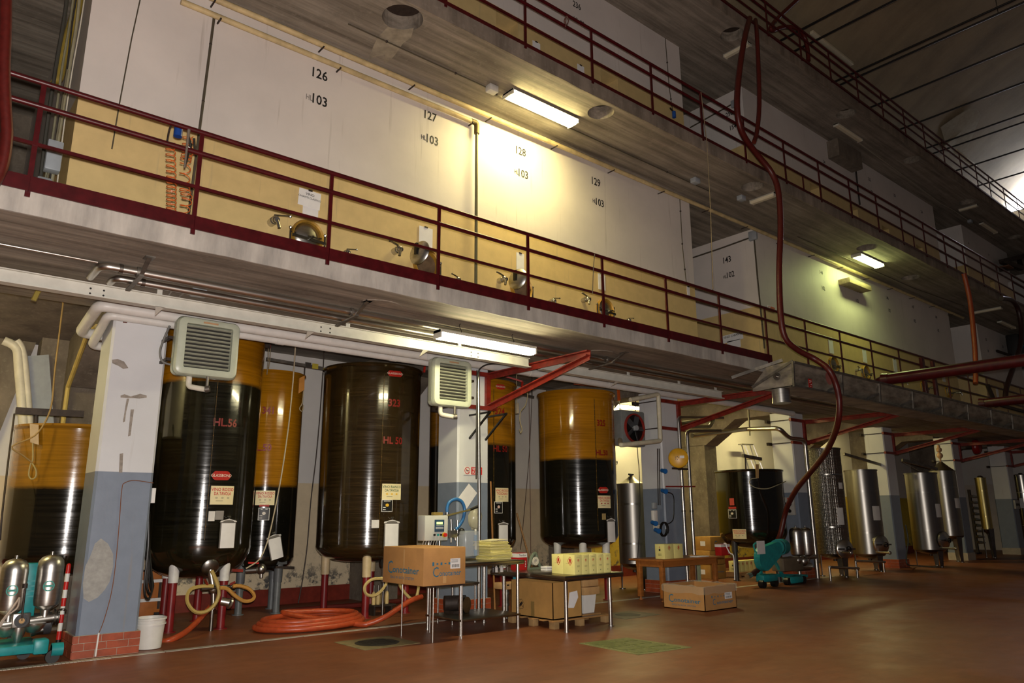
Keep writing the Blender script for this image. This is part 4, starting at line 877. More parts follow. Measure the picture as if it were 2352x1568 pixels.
# ---- red brackets strapped to the pillars
blab = ('red steel bracket on the second pillar reaching out under the slab', 'red steel bracket on the third pillar by the cable reel', 'red bracket on the fourth pillar behind the draped hose', 'red bracket on the fifth pillar', 'red bracket on the sixth pillar under the trough', 'red bracket on the last pillar under the trough')
for i in range(1, 7):
    x = PX0[i]+PW-.06; y0 = PYF-.04; yt = 8.15; zt_, zl = 4.255, 3.64
    t = T('steel_bracket', blab[i-1], 'bracket', (x, y0, zl))
    mm = m_redb
    O('top_beam', MB().bar((x, y0, zt_), (x+.02, yt, zt_), .09, .02).bar((x+.04, y0, zt_-.05), (x+.06, yt, zt_-.05), .012, .1), mm, t, sm=False)
    O('diagonal', MB().bar((x, y0-.03, zl+.02), (x+.02, yt+.02, zt_-.07), .09, .02).bar((x+.04, y0-.03, zl-.03), (x+.06, yt+.02, zt_-.1), .012, .09), mm, t, sm=False)
    O('upright', MB().bar((x, y0, zl-.06), (x, y0, zt_+.02), .1, .06, up=(0, 1, 0)), mm, t, sm=False)
    O('clamp_channel', MB().box((PX0[i]-.1, PYF-.07, zt_-.06), (PX0[i]+PW+.12, PYF-.005, zt_+.02)), mm, t, sm=False)
    O('clamp_channel', MB().box((PX0[i]-.1, PYF-.07, zl-.07), (PX0[i]+PW+.12, PYF-.005, zl)), mm, t, sm=False)
    for z in (zt_-.02, zl-.035):
        O('strap_rod', MB().cyl((PX0[i]-.04, PYF-.06, z), (PX0[i]-.04, PYF+PD+.1, z), .012, n=6), m_iron, t)
        O('rear_angle', MB().box((PX0[i]-.12, PYF+PD+.02, z-.04), (PX0[i]+.1, PYF+PD+.09, z+.04)), m_iron, t, sm=False)
# black shelf brackets on the second pillar
for k, (a, b, cc, d) in enumerate((((1068, 953), (1120, 945), (1070, 1003), None), ((1113, 958), (1163, 950), (1114, 1007), None))):
    x = PX0[1]+(.25 if k == 0 else .62); p0 = PX(a[0], a[1], x); 
    t = T('shelf_bracket', ('black angle shelf bracket on the front of the second pillar', 'black angle shelf bracket beside the steel riser of the second pillar')[k], 'bracket', (x, PYF, 3.2))
    zt2 = PY(a[0]+2, a[1], PYF).z
    O('arm', MB().bar((x-.0, PYF, zt2), (x, PYF-.62, zt2+.0), .03, .03), m_black, t, sm=False); O('brace', MB().bar((x, PYF, zt2-.42), (x, PYF-.6, zt2), .03, .03), m_black, t, sm=False)
# steel riser on pillar two
pipe('slim stainless riser standing in front of the second pillar', [PY(1098, 850, 10.3), PY(1101, 1150, 10.3), V(PY(1101, 1150, 10.3).x, 10.3, 0)], .03, sm=0)
wire('black cable bowing from the red bracket down the steel riser', [PY(x, y, 10.25) for x, y in ((1170, 838), (1130, 835), (1104, 845), (1097, 870), (1095, 950), (1094, 1100))], .014, '#2c2a27')
# no-smoking sign and papers on pillar two
q = PY(1087, 1081, PYF-.015); t = T('no_smoking_sign', 'small white and red no smoking sign on the second pillar', 'sign', q)
w_, h_ = psz(44, q)*1.2, psz(19, q)
O('plate', MB().obox(q, (1, 0, 0), (0, 0, 1), (0, 1, 0), w_/2, h_/2, .004), m_white, t, sm=False)
fn = plane_map(q-V(0, .006, 0), (1, 0, 0), (0, 0, 1)); fn2 = plane_map(q-V(0, .008, 0), (1, 0, 0), (0, 0, 1))
patch(t, 'red_field', fn, w_*.6, h_*.9, m_redink, 1, dx=w_*.18)
words(t, 'VIETATO', h_*.42, fn2, m_white, w_*.18, h_*.19, bold=.02, sx=.8); words(t, 'FUMARE', h_*.42, fn2, m_white, w_*.18, -h_*.21, bold=.02, sx=.85)
O('ban_ring', MB().lathe([(h_*.34, 0), (h_*.42, 0)], 24, fn(-w_*.33, 0), (0, 1, 0)).obox(fn(-w_*.33, 0), (1, 0, -1), (1, 0, 1), (0, 1, 0), h_*.36, h_*.04, .001), m_redink, t, sm=False)
O('cigarette', MB().obox(fn(-w_*.33, 0)+V(0, -.001, 0), (1, 0, .2), (-.2, 0, 1), (0, 1, 0), h_*.22, h_*.04, .001), m_ink, t, sm=False)
def leaf(label, pts, Y, name='paper_sheet', m=None, cat='paper'):
    a = [PY(x, y, Y) for x, y in pts]; return O(name, MB().prism(a, (0, .004, 0)), m or m_paper, label=label, cat=cat, sm=False)
leaf('printed sheet pinned slantwise on the second pillar', [(1050, 1147), (1077, 1110), (1096, 1132), (1072, 1168)], PYF-.005)
q = PY(1092, 1190, 10.42)
mb = MB().sph(q, (.13, .08, .2), 14)
for i, v in enumerate(mb.v): mb.v[i] = v+V(random.uniform(-.02, .02), random.uniform(-.02, .02), random.uniform(-.02, .02))
mp = NT('clear_plastic'); mp.set(lin('#d8d2b4'), .25, 0, Alpha=.55, Transmission_Weight=.3)
O('plastic_bag', mb, mp.m, label='crumpled clear plastic bag tied to the steel riser', cat='bag')

# ---- things on the third pillar
x3 = PX0[2]
q = PY(1558, 1052, PYF-.33); t = T('cable_reel', 'round yellow cable reel on the steel pipes of the third pillar', 'cable reel', q)
O('drum', MB().lathe([(0, -.09), (.18, -.09), (.215, -.07), (.225, 0), (.215, .07), (.18, .09), (0, .09)], 30, q, (q.x, q.y, 0)), M('#e0a81c', .35), t)
RD = V(-q.x, -q.y, 0).normalized(); RU = V(q.y, -q.x, 0).normalized()
O('label_plate', MB().obox(q+RD*.098+RU*.08+V(0, 0, .02), RU, (0, 0, 1), RD, .05, .03, .004), m_white, t, sm=False)
for k in range(5):
    a = k*1.26; O('vent_hole', MB().cyl(q+RD*.088+RU*(.035*math.cos(a)-.03)+V(0, 0, .035*math.sin(a)), q+RD*.094+RU*(.035*math.cos(a)-.03)+V(0, 0, .035*math.sin(a)), .01, n=8), m_black, t)
O('frame', MB().box((q.x-.2, q.y+.0, q.z-.25), (q.x+.34, q.y+.04, q.z-.21)).box((q.x+.2, q.y+.02, q.z-.25), (q.x+.24, q.y+.18, q.z-.21)), m_iron, t, sm=False)
for k, (px, l) in enumerate(((1563, 'left stainless riser of the pair below the yellow cable reel'), (1581, 'right stainless riser of the pair below the yellow cable reel'))):
    p = PY(px, 1050, PYF-.12); tp = PY(px, (958, 990)[k], PYF-.12)
    pts = bend(V(p.x, p.y, .0), V(p.x, p.y, tp.z), V(tp.x+1.3, tp.y, tp.z+.1) if k else V(tp.x+1.7, tp.y, tp.z+.12), rad=.14)
    pipe(l, pts, .042, sm=0, flanges=[(V(p.x, p.y, 1.75), (0, 0, 1))])
O('pipe_clamp', MB().bar(PY(1530, 1117, PYF-.14), PY(1596, 1117, PYF-.14), .03, .03), M('#8a2a22', .5), label='red clamp bar across the two steel risers', cat='clamp')
t = T('socket_panel', 'cluster of white and blue industrial sockets on the third pillar', 'socket', PY(1508, 1210, PYF))
def blk(par, name, px, py, w, h, dpt, m, yy=None): 
    p = PY(px, py, (yy or PYF)-.0); return O(name, MB().bev(p-V(w/2, dpt, h/2), p+V(w/2, 0, h/2), .01), m, par)
XS = 1512
blk(t, 'grey_switch', 1500, 1161, .12, .13, .07, m_grey); blk(t, 'white_socket', 1500, 1186, .13, .26, .08, m_white)
for px, py in ((1498, 1199), (1505, 1216), (1520, 1080), (1521, 1126)): 
    p = PY(px, py, PYF-.06); O('blue_plug', MB().cyl(p, p-V(.03, .1, .02), .045, n=12).cyl(p-V(.03, .1, .02), p-V(.04, .14, .03), .055, n=12), M('#1f62a8', .35), t)
blk(t, 'plug_base', 1506, 1210, .18, .1, .1, m_cream)
for px0, k in ((1510, 0), (1514, 1)):
    O('conduit', MB().cyl(PY(px0, 1030, PYF-.02), PY(px0+2, 1160, PYF-.02), .012, n=6), m_iron, t)
O('coiled_lead', MB().tube([PY(1522+8*math.cos(a)+a*.3, 1215+16*math.sin(a), PYF-.1) for a in [k*.5 for k in range(40)]], .014, n=6, sm=0), m_black, t)
O('lead', MB().tube([PY(x, y, PYF-.1) for x, y in ((1523, 1130), (1545, 1135), (1548, 1165), (1545, 1195), (1528, 1205))], .012, n=6), m_black, t)

# ---- steel pipe with a gooseneck by the fourth pillar
pipe('stainless pipe bending over to the fourth pillar and down to the floor', bend(PY(1590, 1000, 11.8), PY(1715, 985, 11.8), PY(1790, 983, 10.6), PY(1812, 1006, 10.6), PY(1848, 1010, 10.6), V(PY(1848, 1010, 10.6).x, 10.6, 0), rad=.18), .06, m_ss, sm=0)
pipe('elbowed stainless pipe above the yellow cable reel', bend(PY(1575, 980, 10.9), PY(1630, 980, 11.2), PY(1640, 962, 11.2), PY(1560, 972, 11.6), rad=.08), .045, m_ssd, sm=0)
O('flat_hanger', MB().bar(PY(1719, 935, 11.8), PY(1722, 1000, 11.8), .06, .02, up=(0, 1, 0)), m_galv, label='flat grey hanger dropping to the bent steel pipe', cat='hanger', sm=False)
t = T('switch_panel', 'white switch box with a red button on the fourth pillar', 'switch box', PY(1813, 1162, PYF))
q = PX(1812, 1162, PX0[3]); q.y = min(max(q.y, 11.02), 11.22); O('box', MB().bev(q-V(.08, .2, .24), q+V(.002, .2, .24), .012), M('#b9b5ab', .5), t)
for a, b, m in ((-.1, -.15, m_redink), (.06, -.13, m_black), (.08, .05, m_black), (-.08, .07, m_iron)): O('button', MB().cyl(q+V(-.08, -a, b), q+V(-.11, -a, b), .05, n=14), m, t)
O('red_tag', MB().box((q.x-.085, q.y-.16, q.z+.17), (q.x-.079, q.y-.02, q.z+.22)), m_redink, t, sm=False)
q = V(PX0[6]+.3, PYF-.005, PY(2300, 1158, PYF).z); t = T('switch_panel', 'small white switch box on the last visible pillar', 'switch box', q); O('box', MB().bev(q-V(.25, .08, .18), q+V(.25, 0, .18), .012), M('#b9b5ab', .5), t)
for k in (-1, 0, 1): O('button', MB().cyl(q+V(k*.15, -.08, 0), q+V(k*.15, -.1, 0), .05, n=12), m_black, t)
q = PY(2241, 1022, PYF-.35); q.z = min(q.z, 4.15); t = T('alarm_bell', 'round red alarm bell hanging under the trough at the sixth pillar', 'bell', q); O('dome', MB().lathe([(.0, -.16), (.2, -.15), (.27, -.08), (.28, 0), (.27, .06), (0, .08)], 24, q, (0, 1, 0)), M('#8c1512', .3), t); O('mount', MB().cyl(q, q+V(0, .35, 0), .03), m_iron, t)

# ---- hanging cords in the bays
wire('pale cord hanging past tank three hundred and forty-one down to its tap', [V(PY(680, 772, 12.0).x, 12.0, 5.0)]+[PY(x, y, 12.0) for x, y in ((680, 772), (675, 850), (668, 930), (660, 1000), (645, 1100), (625, 1200), (612, 1250), (595, 1285), (565, 1305))], .011, '#b4a78c', 'hanging_cord', 'cord')
wire('dark cord hanging beside the first brown tank to the floor', [V(PY(742, 850, 13.6).x, 13.6, 5.0)]+[PY(x, y, 13.6) for x, y in ((742, 850), (735, 950), (726, 1050), (714, 1150), (706, 1250), (695, 1330), (685, 1385))], .011, '#40342b', 'hanging_cord', 'cord')
wire('brown cord hanging in the left bay to the leftmost tank', [V(PY(148, 672, 11.9).x, 11.9, 5.0)]+[PY(x, y, 11.9) for x, y in ((148, 672), (137, 760), (125, 860), (120, 920), (108, 960), (80, 1000), (28, 1025), (52, 1045), (74, 1062))], .011, '#9c7f45', 'hanging_cord', 'cord')
wire('thin cord hanging on the wall between tanks three hundred and twenty-four and twenty-five', [V(PY(1222, 905, 14.4).x, 14.4, 5.0)]+[PY(x, y, 14.4) for x, y in ((1222, 905), (1215, 1050), (1200, 1220), (1195, 1262))], .01, '#5d4a3a', 'hanging_cord', 'cord')
wire('reddish chain-like cord on the wall left of tank three hundred and twenty-five', [V(PY(1216, 1000, 14.5).x, 14.5, 5.0)]+[PY(x, y, 14.5) for x, y in ((1216, 1000), (1218, 1150), (1219, 1270))], .009, '#7d5a48', 'hanging_cord', 'cord')
wire('thin dark cord hanging in front of the slim steel tank', [V(PY(1464, 1030, 11.4).x, 11.4, 5.0)]+[PY(x, y, 11.4) for x, y in ((1464, 1030), (1468, 1080), (1470, 1180), (1464, 1290))], .01, '#33302b', 'hanging_cord', 'cord')
# strip lights inside the bays
for k, x in enumerate((16.3, 22.2, 27.7)):   # their light on the bay walls shows between the pillars; the front beam hides the fittings
    strip(('lit strip light above the dark tank on stilts', 'lit strip light above the dimpled steel tank', 'lit strip light in the bay of the farther steel tanks')[k], (x, 12.6 if k == 0 else 12.9, 4.93), 1.5, 'x', m_glowY)
sl = strip('lit strip light on the ceiling of the left bay', (-.45, 11.55, 4.96), 1.5, 'x', m_glowY)   # the warm light on the left bay's concrete comes from beyond the left edge
sl.name = 'strip_light_left_offscreen'; WL[sl.name] = V(-.45, 11.55, 4.96)
for ch in bpy.data.objects:
    if ch.parent == sl and ch.name.startswith('diffuser'): ch.name = 'diffuser_offscreen'
p = PY(1443, 938, 14.2); strip('lit strip light glimpsed between tank three hundred and twenty-five and the fan heater', p+V(0, 0, .1), 1.3, 'x', m_glowY, hang=5.0-p.z-.1)
# ================================================================== TANKS
def edges(l, r, y, d=None, rad=None):
    a = ray(l, y); b = ray(r, y); ta = math.atan2(a.x, a.y); tb = math.atan2(b.x, b.y); m = (ta+tb)/2; h = (tb-ta)/2
    if rad: d = rad/math.sin(h)
    return math.sin(m)*d, math.cos(m)*d, d*math.sin(h)
def edge_r(px, y, rad, d, side):
    a = ray(px, y); t = math.atan2(a.x, a.y)-side*math.asin(rad/d); return math.sin(t)*d, math.cos(t)*d, rad
def zat(cx, cy, r, px, py): return PC(px, py, cx, cy, r)[1]
def fibre(name, top, low, level):
    N = NT(name); w = N.coord((1, 1, 1), True); band = N.noise(N.coord((1.2, 1.2, 38), True), 1.0, 4, .6); big = N.noise(w, 1.1, 4)
    d = lambda h, k: tuple(min(1, x*k) for x in lin(h)[:3])+(1,)
    t = N.ramp(band, (.3, d(top, .72)), (.7, d(top, 1.12))); lo = N.ramp(band, (.35, d(low, .6)), (.75, d(low, 1.7)))
    lo = N.mix(N.ramp(big, (.4, 0.), (.75, .35)), lo, lin('#2b230f'))
    c = N.mix(N.zmask(level, .035, .05), t, lo) if level else lo
    N.set(c, N.ramp(band, (.3, .10), (.75, .2)), 0, Coat_Weight=.5, Coat_Roughness=.05, Specular_IOR_Level=.5); N.bump(band, .16, .003); return N.m
def oval(t, fn, w, h, m, name='maker_plate', n=20):
    mb = MB(); pts = []
    for k in range(n):
        a = 2*math.pi*k/n; e = h/2; sx = (w/2-e)*(1 if math.cos(a) > 0 else -1); pts.append(fn(sx+e*math.cos(a), e*math.sin(a)))
    mb.add([fn(0, 0)]+pts, [(0, i+1, (i+1) % n+1) for i in range(n)]); return O(name, mb, m, t)
def plates(t, cx, cy, r, items):
    for it in items:
        kind, px, py, wp, hp = it[:5]; az, z = PC(px, py, cx, cy, r); p = V(cx+r*math.cos(az), cy+r*math.sin(az), z); k = psz(1, p); w, h = wp*k, hp*k
        # foreshortening: widen cards that sit away from the axis facing the lens
        fwd = (p-C_).normalized(); nrm = V(math.cos(az), math.sin(az), 0); cs = max(.35, abs(fwd.x*nrm.x+fwd.y*nrm.y)); w /= cs
        f1 = cyl_map(cx, cy, r+.004, az, z); f2 = cyl_map(cx, cy, r+.007, az, z); f3 = cyl_map(cx, cy, r+.009, az, z)
        if kind == 'maker':
            oval(t, f1, w, h, M('#b3261c', .35, var=.05)); words(t, 'GLASSBOND', h*.46, f2, M('#e3d3c0', .5, var=0), bold=.01, sx=w/h*.42)
        elif kind == 'num': words(t, it[5], h*1.38, f1, M('#80180f', .45, var=.1), name='stencil_number', bold=.03, sx=.9)
        elif kind == 'wine':
            card = patch(t, 'wine_card', f1, w, h, M('#e6d9ac', .45, var=.04)); ink = m_grnink if 'BIANCO' in it[5] else m_redink
            words(card, it[5], h*.24, f2, ink, 0, h*.3, bold=.012, sx=w/h*.62*(11/len(it[5]))); words(card, it[6], h*.24, f2, ink, 0, h*.08, bold=.012, sx=w/h*.55*(9/max(len(it[6]), 7)))
            dots = it[7] if len(it) > 7 else '#b9ae8c'
            for q in (-.25, 0, .25): O('seal', MB().add([f2(q*w+.06*w*math.cos(a*.7854), -h*.14+.05*h*math.sin(a*.7854)) for a in range(8)], [tuple(range(8))]), M(dots, .6, var=0), card, sm=False)
            patch(card, 'small_print', f2, w*.3, h*.03, M('#8d8468', .6, var=0), 1, dx=-w*.12, dy=-h*.3)
        elif kind == 'plate':
            c = patch(t, 'notice_plate', f1, w, h, m_white); patch(c, 'black_field', f2, w*.9, h*.92, m_black)
            O('glass_mark', MB().add([f3(.16*w*math.cos(a*.5236), .05*h+.13*h*math.sin(a*.5236)) for a in range(12)], [tuple(range(12))]), M(it[5] if len(it) > 5 else '#d8cfc4', .5, var=0), c, sm=False)
            for dy in (.38, -.14, -.32): patch(c, 'plate_line', f3, w*(.6 if dy > 0 else .25), h*.05, m_white, 1, dx=0 if dy > 0 else -w*.25, dy=dy*h)
        elif kind == 'board':
            roll = it[5] if len(it) > 5 else 0.; fb = cyl_map(cx, cy, r+.03, az, z, roll); fc = cyl_map(cx, cy, r+.036, az, z, roll)
            c = patch(t, 'clipboard', fb, w, h*.94, M('#6b6660', .5)); patch(c, 'sheet', fc, w*.88, h*.84, m_paper, dy=-h*.05)
            O('hanger', MB().add([fc(-w*.55, h*.4), fc(w*.55, h*.4), fc(w*.5, h*.44), fc(0, h*.52), fc(-w*.5, h*.44)], [(0, 1, 2, 3, 4)]), m_white, c, sm=False)
            O('hook', MB().cyl(cyl_map(cx, cy, r, az, z, roll)(0, h*.56), cyl_map(cx, cy, r+.06, az, z, roll)(0, h*.56), .01).cyl(fc(-.03, h*.6), fc(.03, h*.6), .007), m_ssd, c)
        else: patch(t, 'sticker', f1, w, h, M(kind, .55, var=.05))
def ang(c, *feet): return [math.atan2(PZ(*f).y-c[1], PZ(*f).x-c[0]) for f in feet]
def grp_tank(label, cx, cy, r, zt, zc, zb, level, top, low, legs, items=(), leg=('#7c1a1c', '#d8d6d0'), seam=None, zl=None):
    t = T('fibreglass_tank', label, 'tank', (cx, cy, 0)); m = fibre('wound_fibreglass', top, low, level)
    pr = [(r-.035, zt-.35), (r-.03, zt), (r+.028, zt+.002), (r+.032, zt-.03), (r+.004, zt-.06), (r, zt-.12)]
    k = 14; H = zt-.12-zc
    pr += [(r-.01*i/k, zt-.12-H*i/k) for i in range(1, k+1)]
    pr += [(r*(.985 if i == 0 else 1)*math.cos(i*math.pi/2/10)**.55, zc-(zc-zb)*math.sin(i*math.pi/2/10)) for i in range(1, 10)]+[(.02, zb)]
    O('shell', MB().lathe(pr, 56, (cx, cy, 0)), m, t)
    O('inner_floor', MB().lathe([(0, zt-.1), (r-.032, zt-.1)], 40, (cx, cy, 0)), M('#8a5a18', .4), t)
    if seam:
        az, z = PC(seam[0], seam[1], cx, cy, r); f = cyl_map(cx, cy, r+.002, az, 0)
        O('seam_strip', MB().tube([f(0, zt-.2-(zt-.2-zc-.05)*i/24) for i in range(25)], .007, n=5, sm=0), M('#4a3a16', .3), t)
        for i in range(20): 
            q = f(0, zt-.3-(zt-.3-zc-.1)*i/20); 
            O('seam_rivet', MB().sph(q, .009, 6), M('#8a5a2a', .4), t)
    rl = r*.80
    for a in legs:
        p = V(cx+rl*math.cos(a), cy+rl*math.sin(a), 0); zz = zc-.1
        lg = O('leg', MB().cyl(p, p+V(0, 0, zz*.62), .062, n=14).cyl(p, p+V(0, 0, .015), .1, n=14), M(leg[0], .4, var=.15), t)
        O('leg_sleeve', MB().cyl(p+V(0, 0, zz*.6), p+V(0, 0, zz), .075, .08, n=14).obox(p+V(0, 0, zz), V(-math.sin(a), math.cos(a), 0), V(math.cos(a), math.sin(a), 0), (0, 0, 1), .11, .09, .06), M(leg[1], .5), lg)
    plates(t, cx, cy, r, items)
    return t
def toward(cx, cy): return math.atan2(-cy, -cx)
# leftmost tank behind the scraped pillar
cx, cy, r = edge_r(20, 1080, .80, 12.8, -1)
A = toward(cx, cy)
TC1 = (cx, cy, r)
t1 = grp_tank('short amber fibreglass tank half hidden behind the scraped pillar', cx, cy, r, zat(cx, cy, r, 130, 972), zat(cx, cy, r, 130, 1270), zat(cx, cy, r, 130, 1270)-.32, zat(cx, cy, r, 150, 1118), '#8f6416', '#17130a', [A-.8, A+.8, A+2.4], leg=('#4a5560', '#4a5560'))
# tall tank
cx, cy, r = edges(355, 595, 1000, d=13.4); A = toward(cx, cy)
t2 = grp_tank('tallest dark fibreglass tank with an amber top behind the first heater', cx, cy, r, 4.76, 1.28, .74, zat(cx, cy, r, 480, 872), '#9a660c', '#17150c', ang((cx, cy), (376, 1455), (542, 1447), (462, 1412))+[A-2.4], [
    ('maker', 509, 1092, 40, 21), ('wine', 511, 1137, 50, 42, 'VINO ROSSO', 'DA TAVOLA'), ('#d9d6d0', 486, 1185, 14, 22), ('#8f8a84', 504, 1183, 18, 20), ('board', 521, 1226, 34, 66), ('num', 518, 971, 34, 18, 'HL.56')], seam=(490, 1000))
O('ghost_plate', MB().box(V(0, 0, 0), V(.001, .001, .001)), m_black, t2) if False else None
f = cyl_map(cx, cy, r-.12, PC(488, 1300, cx, cy, r)[0], .93)
T2v = f(0, 0)
O('drain_flange', MB().lathe([(0, -.06), (.09, -.06), (.13, -.03), (.13, 0), (0, .0)], 20, T2v, (T2v-V(cx, cy, 1.2)).normalized()*-1), m_ssd, t2)
# 341
cx, cy, r = edge_r(692, 1000, .60, 14.95, 1); A = toward(cx, cy)
t3 = grp_tank('amber tank marked three hundred and forty-one standing behind the tallest tank', cx, cy, r, zat(cx, cy, r, 645, 850), zat(cx, cy, r, 650, 1275), zat(cx, cy, r, 650, 1275)-.3, zat(cx, cy, r, 650, 1115), '#a16c0e', '#100f0a', [A-.7, A+.75, A+2.6], [
    ('num', 617, 943, 32, 16, '341'), ('num', 606, 1028, 30, 16, 'L.50'), ('wine', 609, 1143, 43, 33, 'VINO ROSSO', 'DA TAVOLA'), ('#b02a20', 607, 1161, 22, 4), ('plate', 606, 1180, 25, 28), ('board', 632, 1256, 30, 56, .25)], leg=('#6a6e70', '#5d6063'))
# 323
cx, cy, r = edges(737, 964, 1000, d=14.2); A = toward(cx, cy)
t4 = grp_tank('brown-black fibreglass tank marked three hundred and twenty-three', cx, cy, r, zat(cx, cy, r, 850, 832), zat(cx, cy, r, 850, 1250), zat(cx, cy, r, 850, 1295), None, '#5a3a1a', '#2e2210', ang((cx, cy), (735, 1408), (838, 1420), (941, 1407))+[A+3.0], [
    ('maker', 908, 858, 32, 14), ('num', 906, 926, 34, 17, '323'), ('num', 903, 1012, 38, 16, 'HL 50'), ('wine', 900, 1129, 43, 36, 'VINO BIANCO', 'DA TAVOLA', '#e0b32a'), ('plate', 889, 1161, 25, 27, '#e0b32a'), ('#d9d6d2', 862, 1203, 17, 18), ('board', 898, 1227, 34, 64)], leg=('#7c1a1c', '#c9b48c'), seam=(878, 1000))
T4z = zat(cx, cy, r, 850, 832)
# 324
cx, cy, r = edges(985, 1185, 1080, d=15.2); A = toward(cx, cy)
t5 = grp_tank('amber and black tank marked three hundred and twenty-four behind the second pillar', cx, cy, r, zat(cx, cy, r, 1090, 868), zat(cx, cy, r, 1150, 1235), zat(cx, cy, r, 1150, 1280), zat(cx, cy, r, 1150, 1020), '#95640c', '#12100a', [A-.9, A+.1, A+1.0, A+3.0], [
    ('maker', 1150, 888, 20, 12), ('num', 1148, 945, 28, 16, '324'), ('num', 1150, 1031, 24, 14, 'HL 50'), ('wine', 1154, 1136, 30, 31, 'VINO ROSSO', 'TOSCANO'), ('plate', 1145, 1165, 19, 26, '#d8b8b0'), ('board', 1154, 1222, 23, 44)], seam=(1134, 1100))
# 325
cx, cy, r = edges(1238, 1416, 1080, d=16.4); A = toward(cx, cy)
t6 = grp_tank('half amber half black tank marked three hundred and twenty-five behind the yellow cartons', cx, cy, r, zat(cx, cy, r, 1325, 893), zat(cx, cy, r, 1325, 1225), zat(cx, cy, r, 1325, 1262), zat(cx, cy, r, 1330, 1052), '#a16c0e', '#11100a', [A-.75, A+.1, A+.95, A+3.0], [
    ('num', 1381, 972, 30, 14, '325'), ('num', 1383, 1040, 28, 12, 'HL.50'), ('maker', 1386, 1125, 22, 14), ('wine', 1389, 1152, 29, 28, 'VINO ROSSO', 'DA TAVOLA', '#b5423a'), ('#a08a5c', 1387, 1186, 9, 14), ('board', 1402, 1218, 19, 54)], seam=(1372, 1150))
# steel slim tank
def steel_tank(label, cx, cy, r, zt, zb, dimple=False, cone=.12, col='#a5a199', rough=.2, door=None, legs=3, legc=None, items=(), bands=2):
    t = T('steel_tank', label, 'tank', (cx, cy, 0)); N = NT('brushed_tank_steel'); co = N.coord((1, 1, 1), True)
    n = N.noise(N.coord((6, 6, .15), True), 2.0, 4); c = N.ramp(n, (.3, tuple(x*.75 for x in lin(col)[:3])+(1,)), (.7, lin(col))); N.set(c, rough, 1)
    if dimple:
        vo = N.n('ShaderNodeTexVoronoi'); vo.inputs['Scale'].default_value = 26; vo.inputs['Randomness'].default_value = .15; N.l(co, vo.inputs['Vector']); N.bump(vo.outputs['Distance'], .9, .02)
    O('shell', MB().lathe([(r, zb)]+[(r, zb+(zt-zb)*i/12) for i in range(1, 13)]+[(r+.015, zt), (r+.015, zt+.03), (r, zt+.03)], 48, (cx, cy, 0)), N.m, t)
    if cone > 0: O('lid', MB().lathe([(r+.01, zt+.02), (r*.6, zt+.02+cone*.5), (.1, zt+.02+cone), (.06, zt+.06+cone), (0, zt+.06+cone)], 40, (cx, cy, 0)), M('#b5b2aa', .3, 1), t)
    else: O('rim', MB().lathe([(r-.05, zt+.0), (r-.05, zt+.035), (r+.02, zt+.035), (r+.02, zt), (r-.05, zt)], 40, (cx, cy, 0)), m_ssd, t)
    O('dish', MB().lathe([(r, zb), (r*.9, zb-.06), (r*.5, zb-.12), (.06, zb-.15), (.05, zb-.2), (0, zb-.2)], 40, (cx, cy, 0)), m_ssd, t)
    for k in range(bands): 
        z = zb+(zt-zb)*(k+.5)/bands; O('band', MB().lathe([(r+.001, z-.02), (r+.004, z-.02), (r+.004, z+.02), (r+.001, z+.02)], 40, (cx, cy, 0)), M(col, .3, 1), t)
    A = toward(cx, cy)
    for k in range(legs):
        a = A+.7+k*2*math.pi/legs; p = V(cx+r*.88*math.cos(a), cy+r*.88*math.sin(a), 0)
        O('leg', MB().prism([p+V(-math.sin(a)*s*w_, math.cos(a)*s*w_, z) for s, w_, z in ((-1, .05, 0), (1, .05, 0), (1, .11, zb+.03), (-1, .11, zb+.03))], V(math.cos(a), math.sin(a), 0)*.02).cyl(p, p+V(0, 0, .02), .07, n=12), m_ssd, t)
    if door:
        az, z = PC(door[0], door[1], cx, cy, r); rr = door[2]; d = V(math.cos(az), math.sin(az), 0); c = V(cx, cy, z)+d*r
        dr = O('manhole_door', MB().lathe([(rr*.95, -.02), (rr*1.05, .0), (rr*1.05, .06), (rr*.95, .08), (rr*.6, .1), (rr*.25, .15), (0, .16)], 28, c, d), m_ss, t)
        O('hand_wheel', MB().lathe([(.055, .2), (.075, .2), (.075, .23), (.055, .23), (.055, .2)], 16, c, d).cyl(c+d*.14, c+d*.25, .015).obox(c+d*.215, d.cross(V(0, 0, 1)), (0, 0, 1), d, .07, .012, .008), m_black, dr)
        O('clamp_arm', MB().obox(c+d*.13, d.cross(V(0, 0, 1)), (0, 0, 1), d, rr*1.1, .02, .012), m_ssd, dr, sm=False)
        q = V(cx, cy, zb+.06)+V(math.cos(az-.35), math.sin(az-.35), 0)*r
        O('drain_pipe', MB().cyl(q, q+d*.55, .03).cyl(q+d*.5, q+d*.53, .05), m_ss, t)
    plates(t, cx, cy, r, items); return t
cx, cy, r = edges(1420, 1488, 1200, d=18.4); A = toward(cx, cy)
st = steel_tank('slim brushed steel tank with a coned lid left of the third pillar', cx, cy, r, zat(cx, cy, r, 1455, 1112), zat(cx, cy, r, 1455, 1295), col='#a5a199', rough=.42, cone=.14)
zt = zat(cx, cy, r, 1455, 1112)
O('lid_knob', MB().cyl((cx, cy, zt+.16), (cx, cy, zt+.26), .035).cyl((cx-.08, cy, zt+.25), (cx+.08, cy, zt+.25), .022).cyl((cx-.18, cy-.1, zt+.1), (cx-.18, cy-.1, zt+.16), .015), m_black, st)
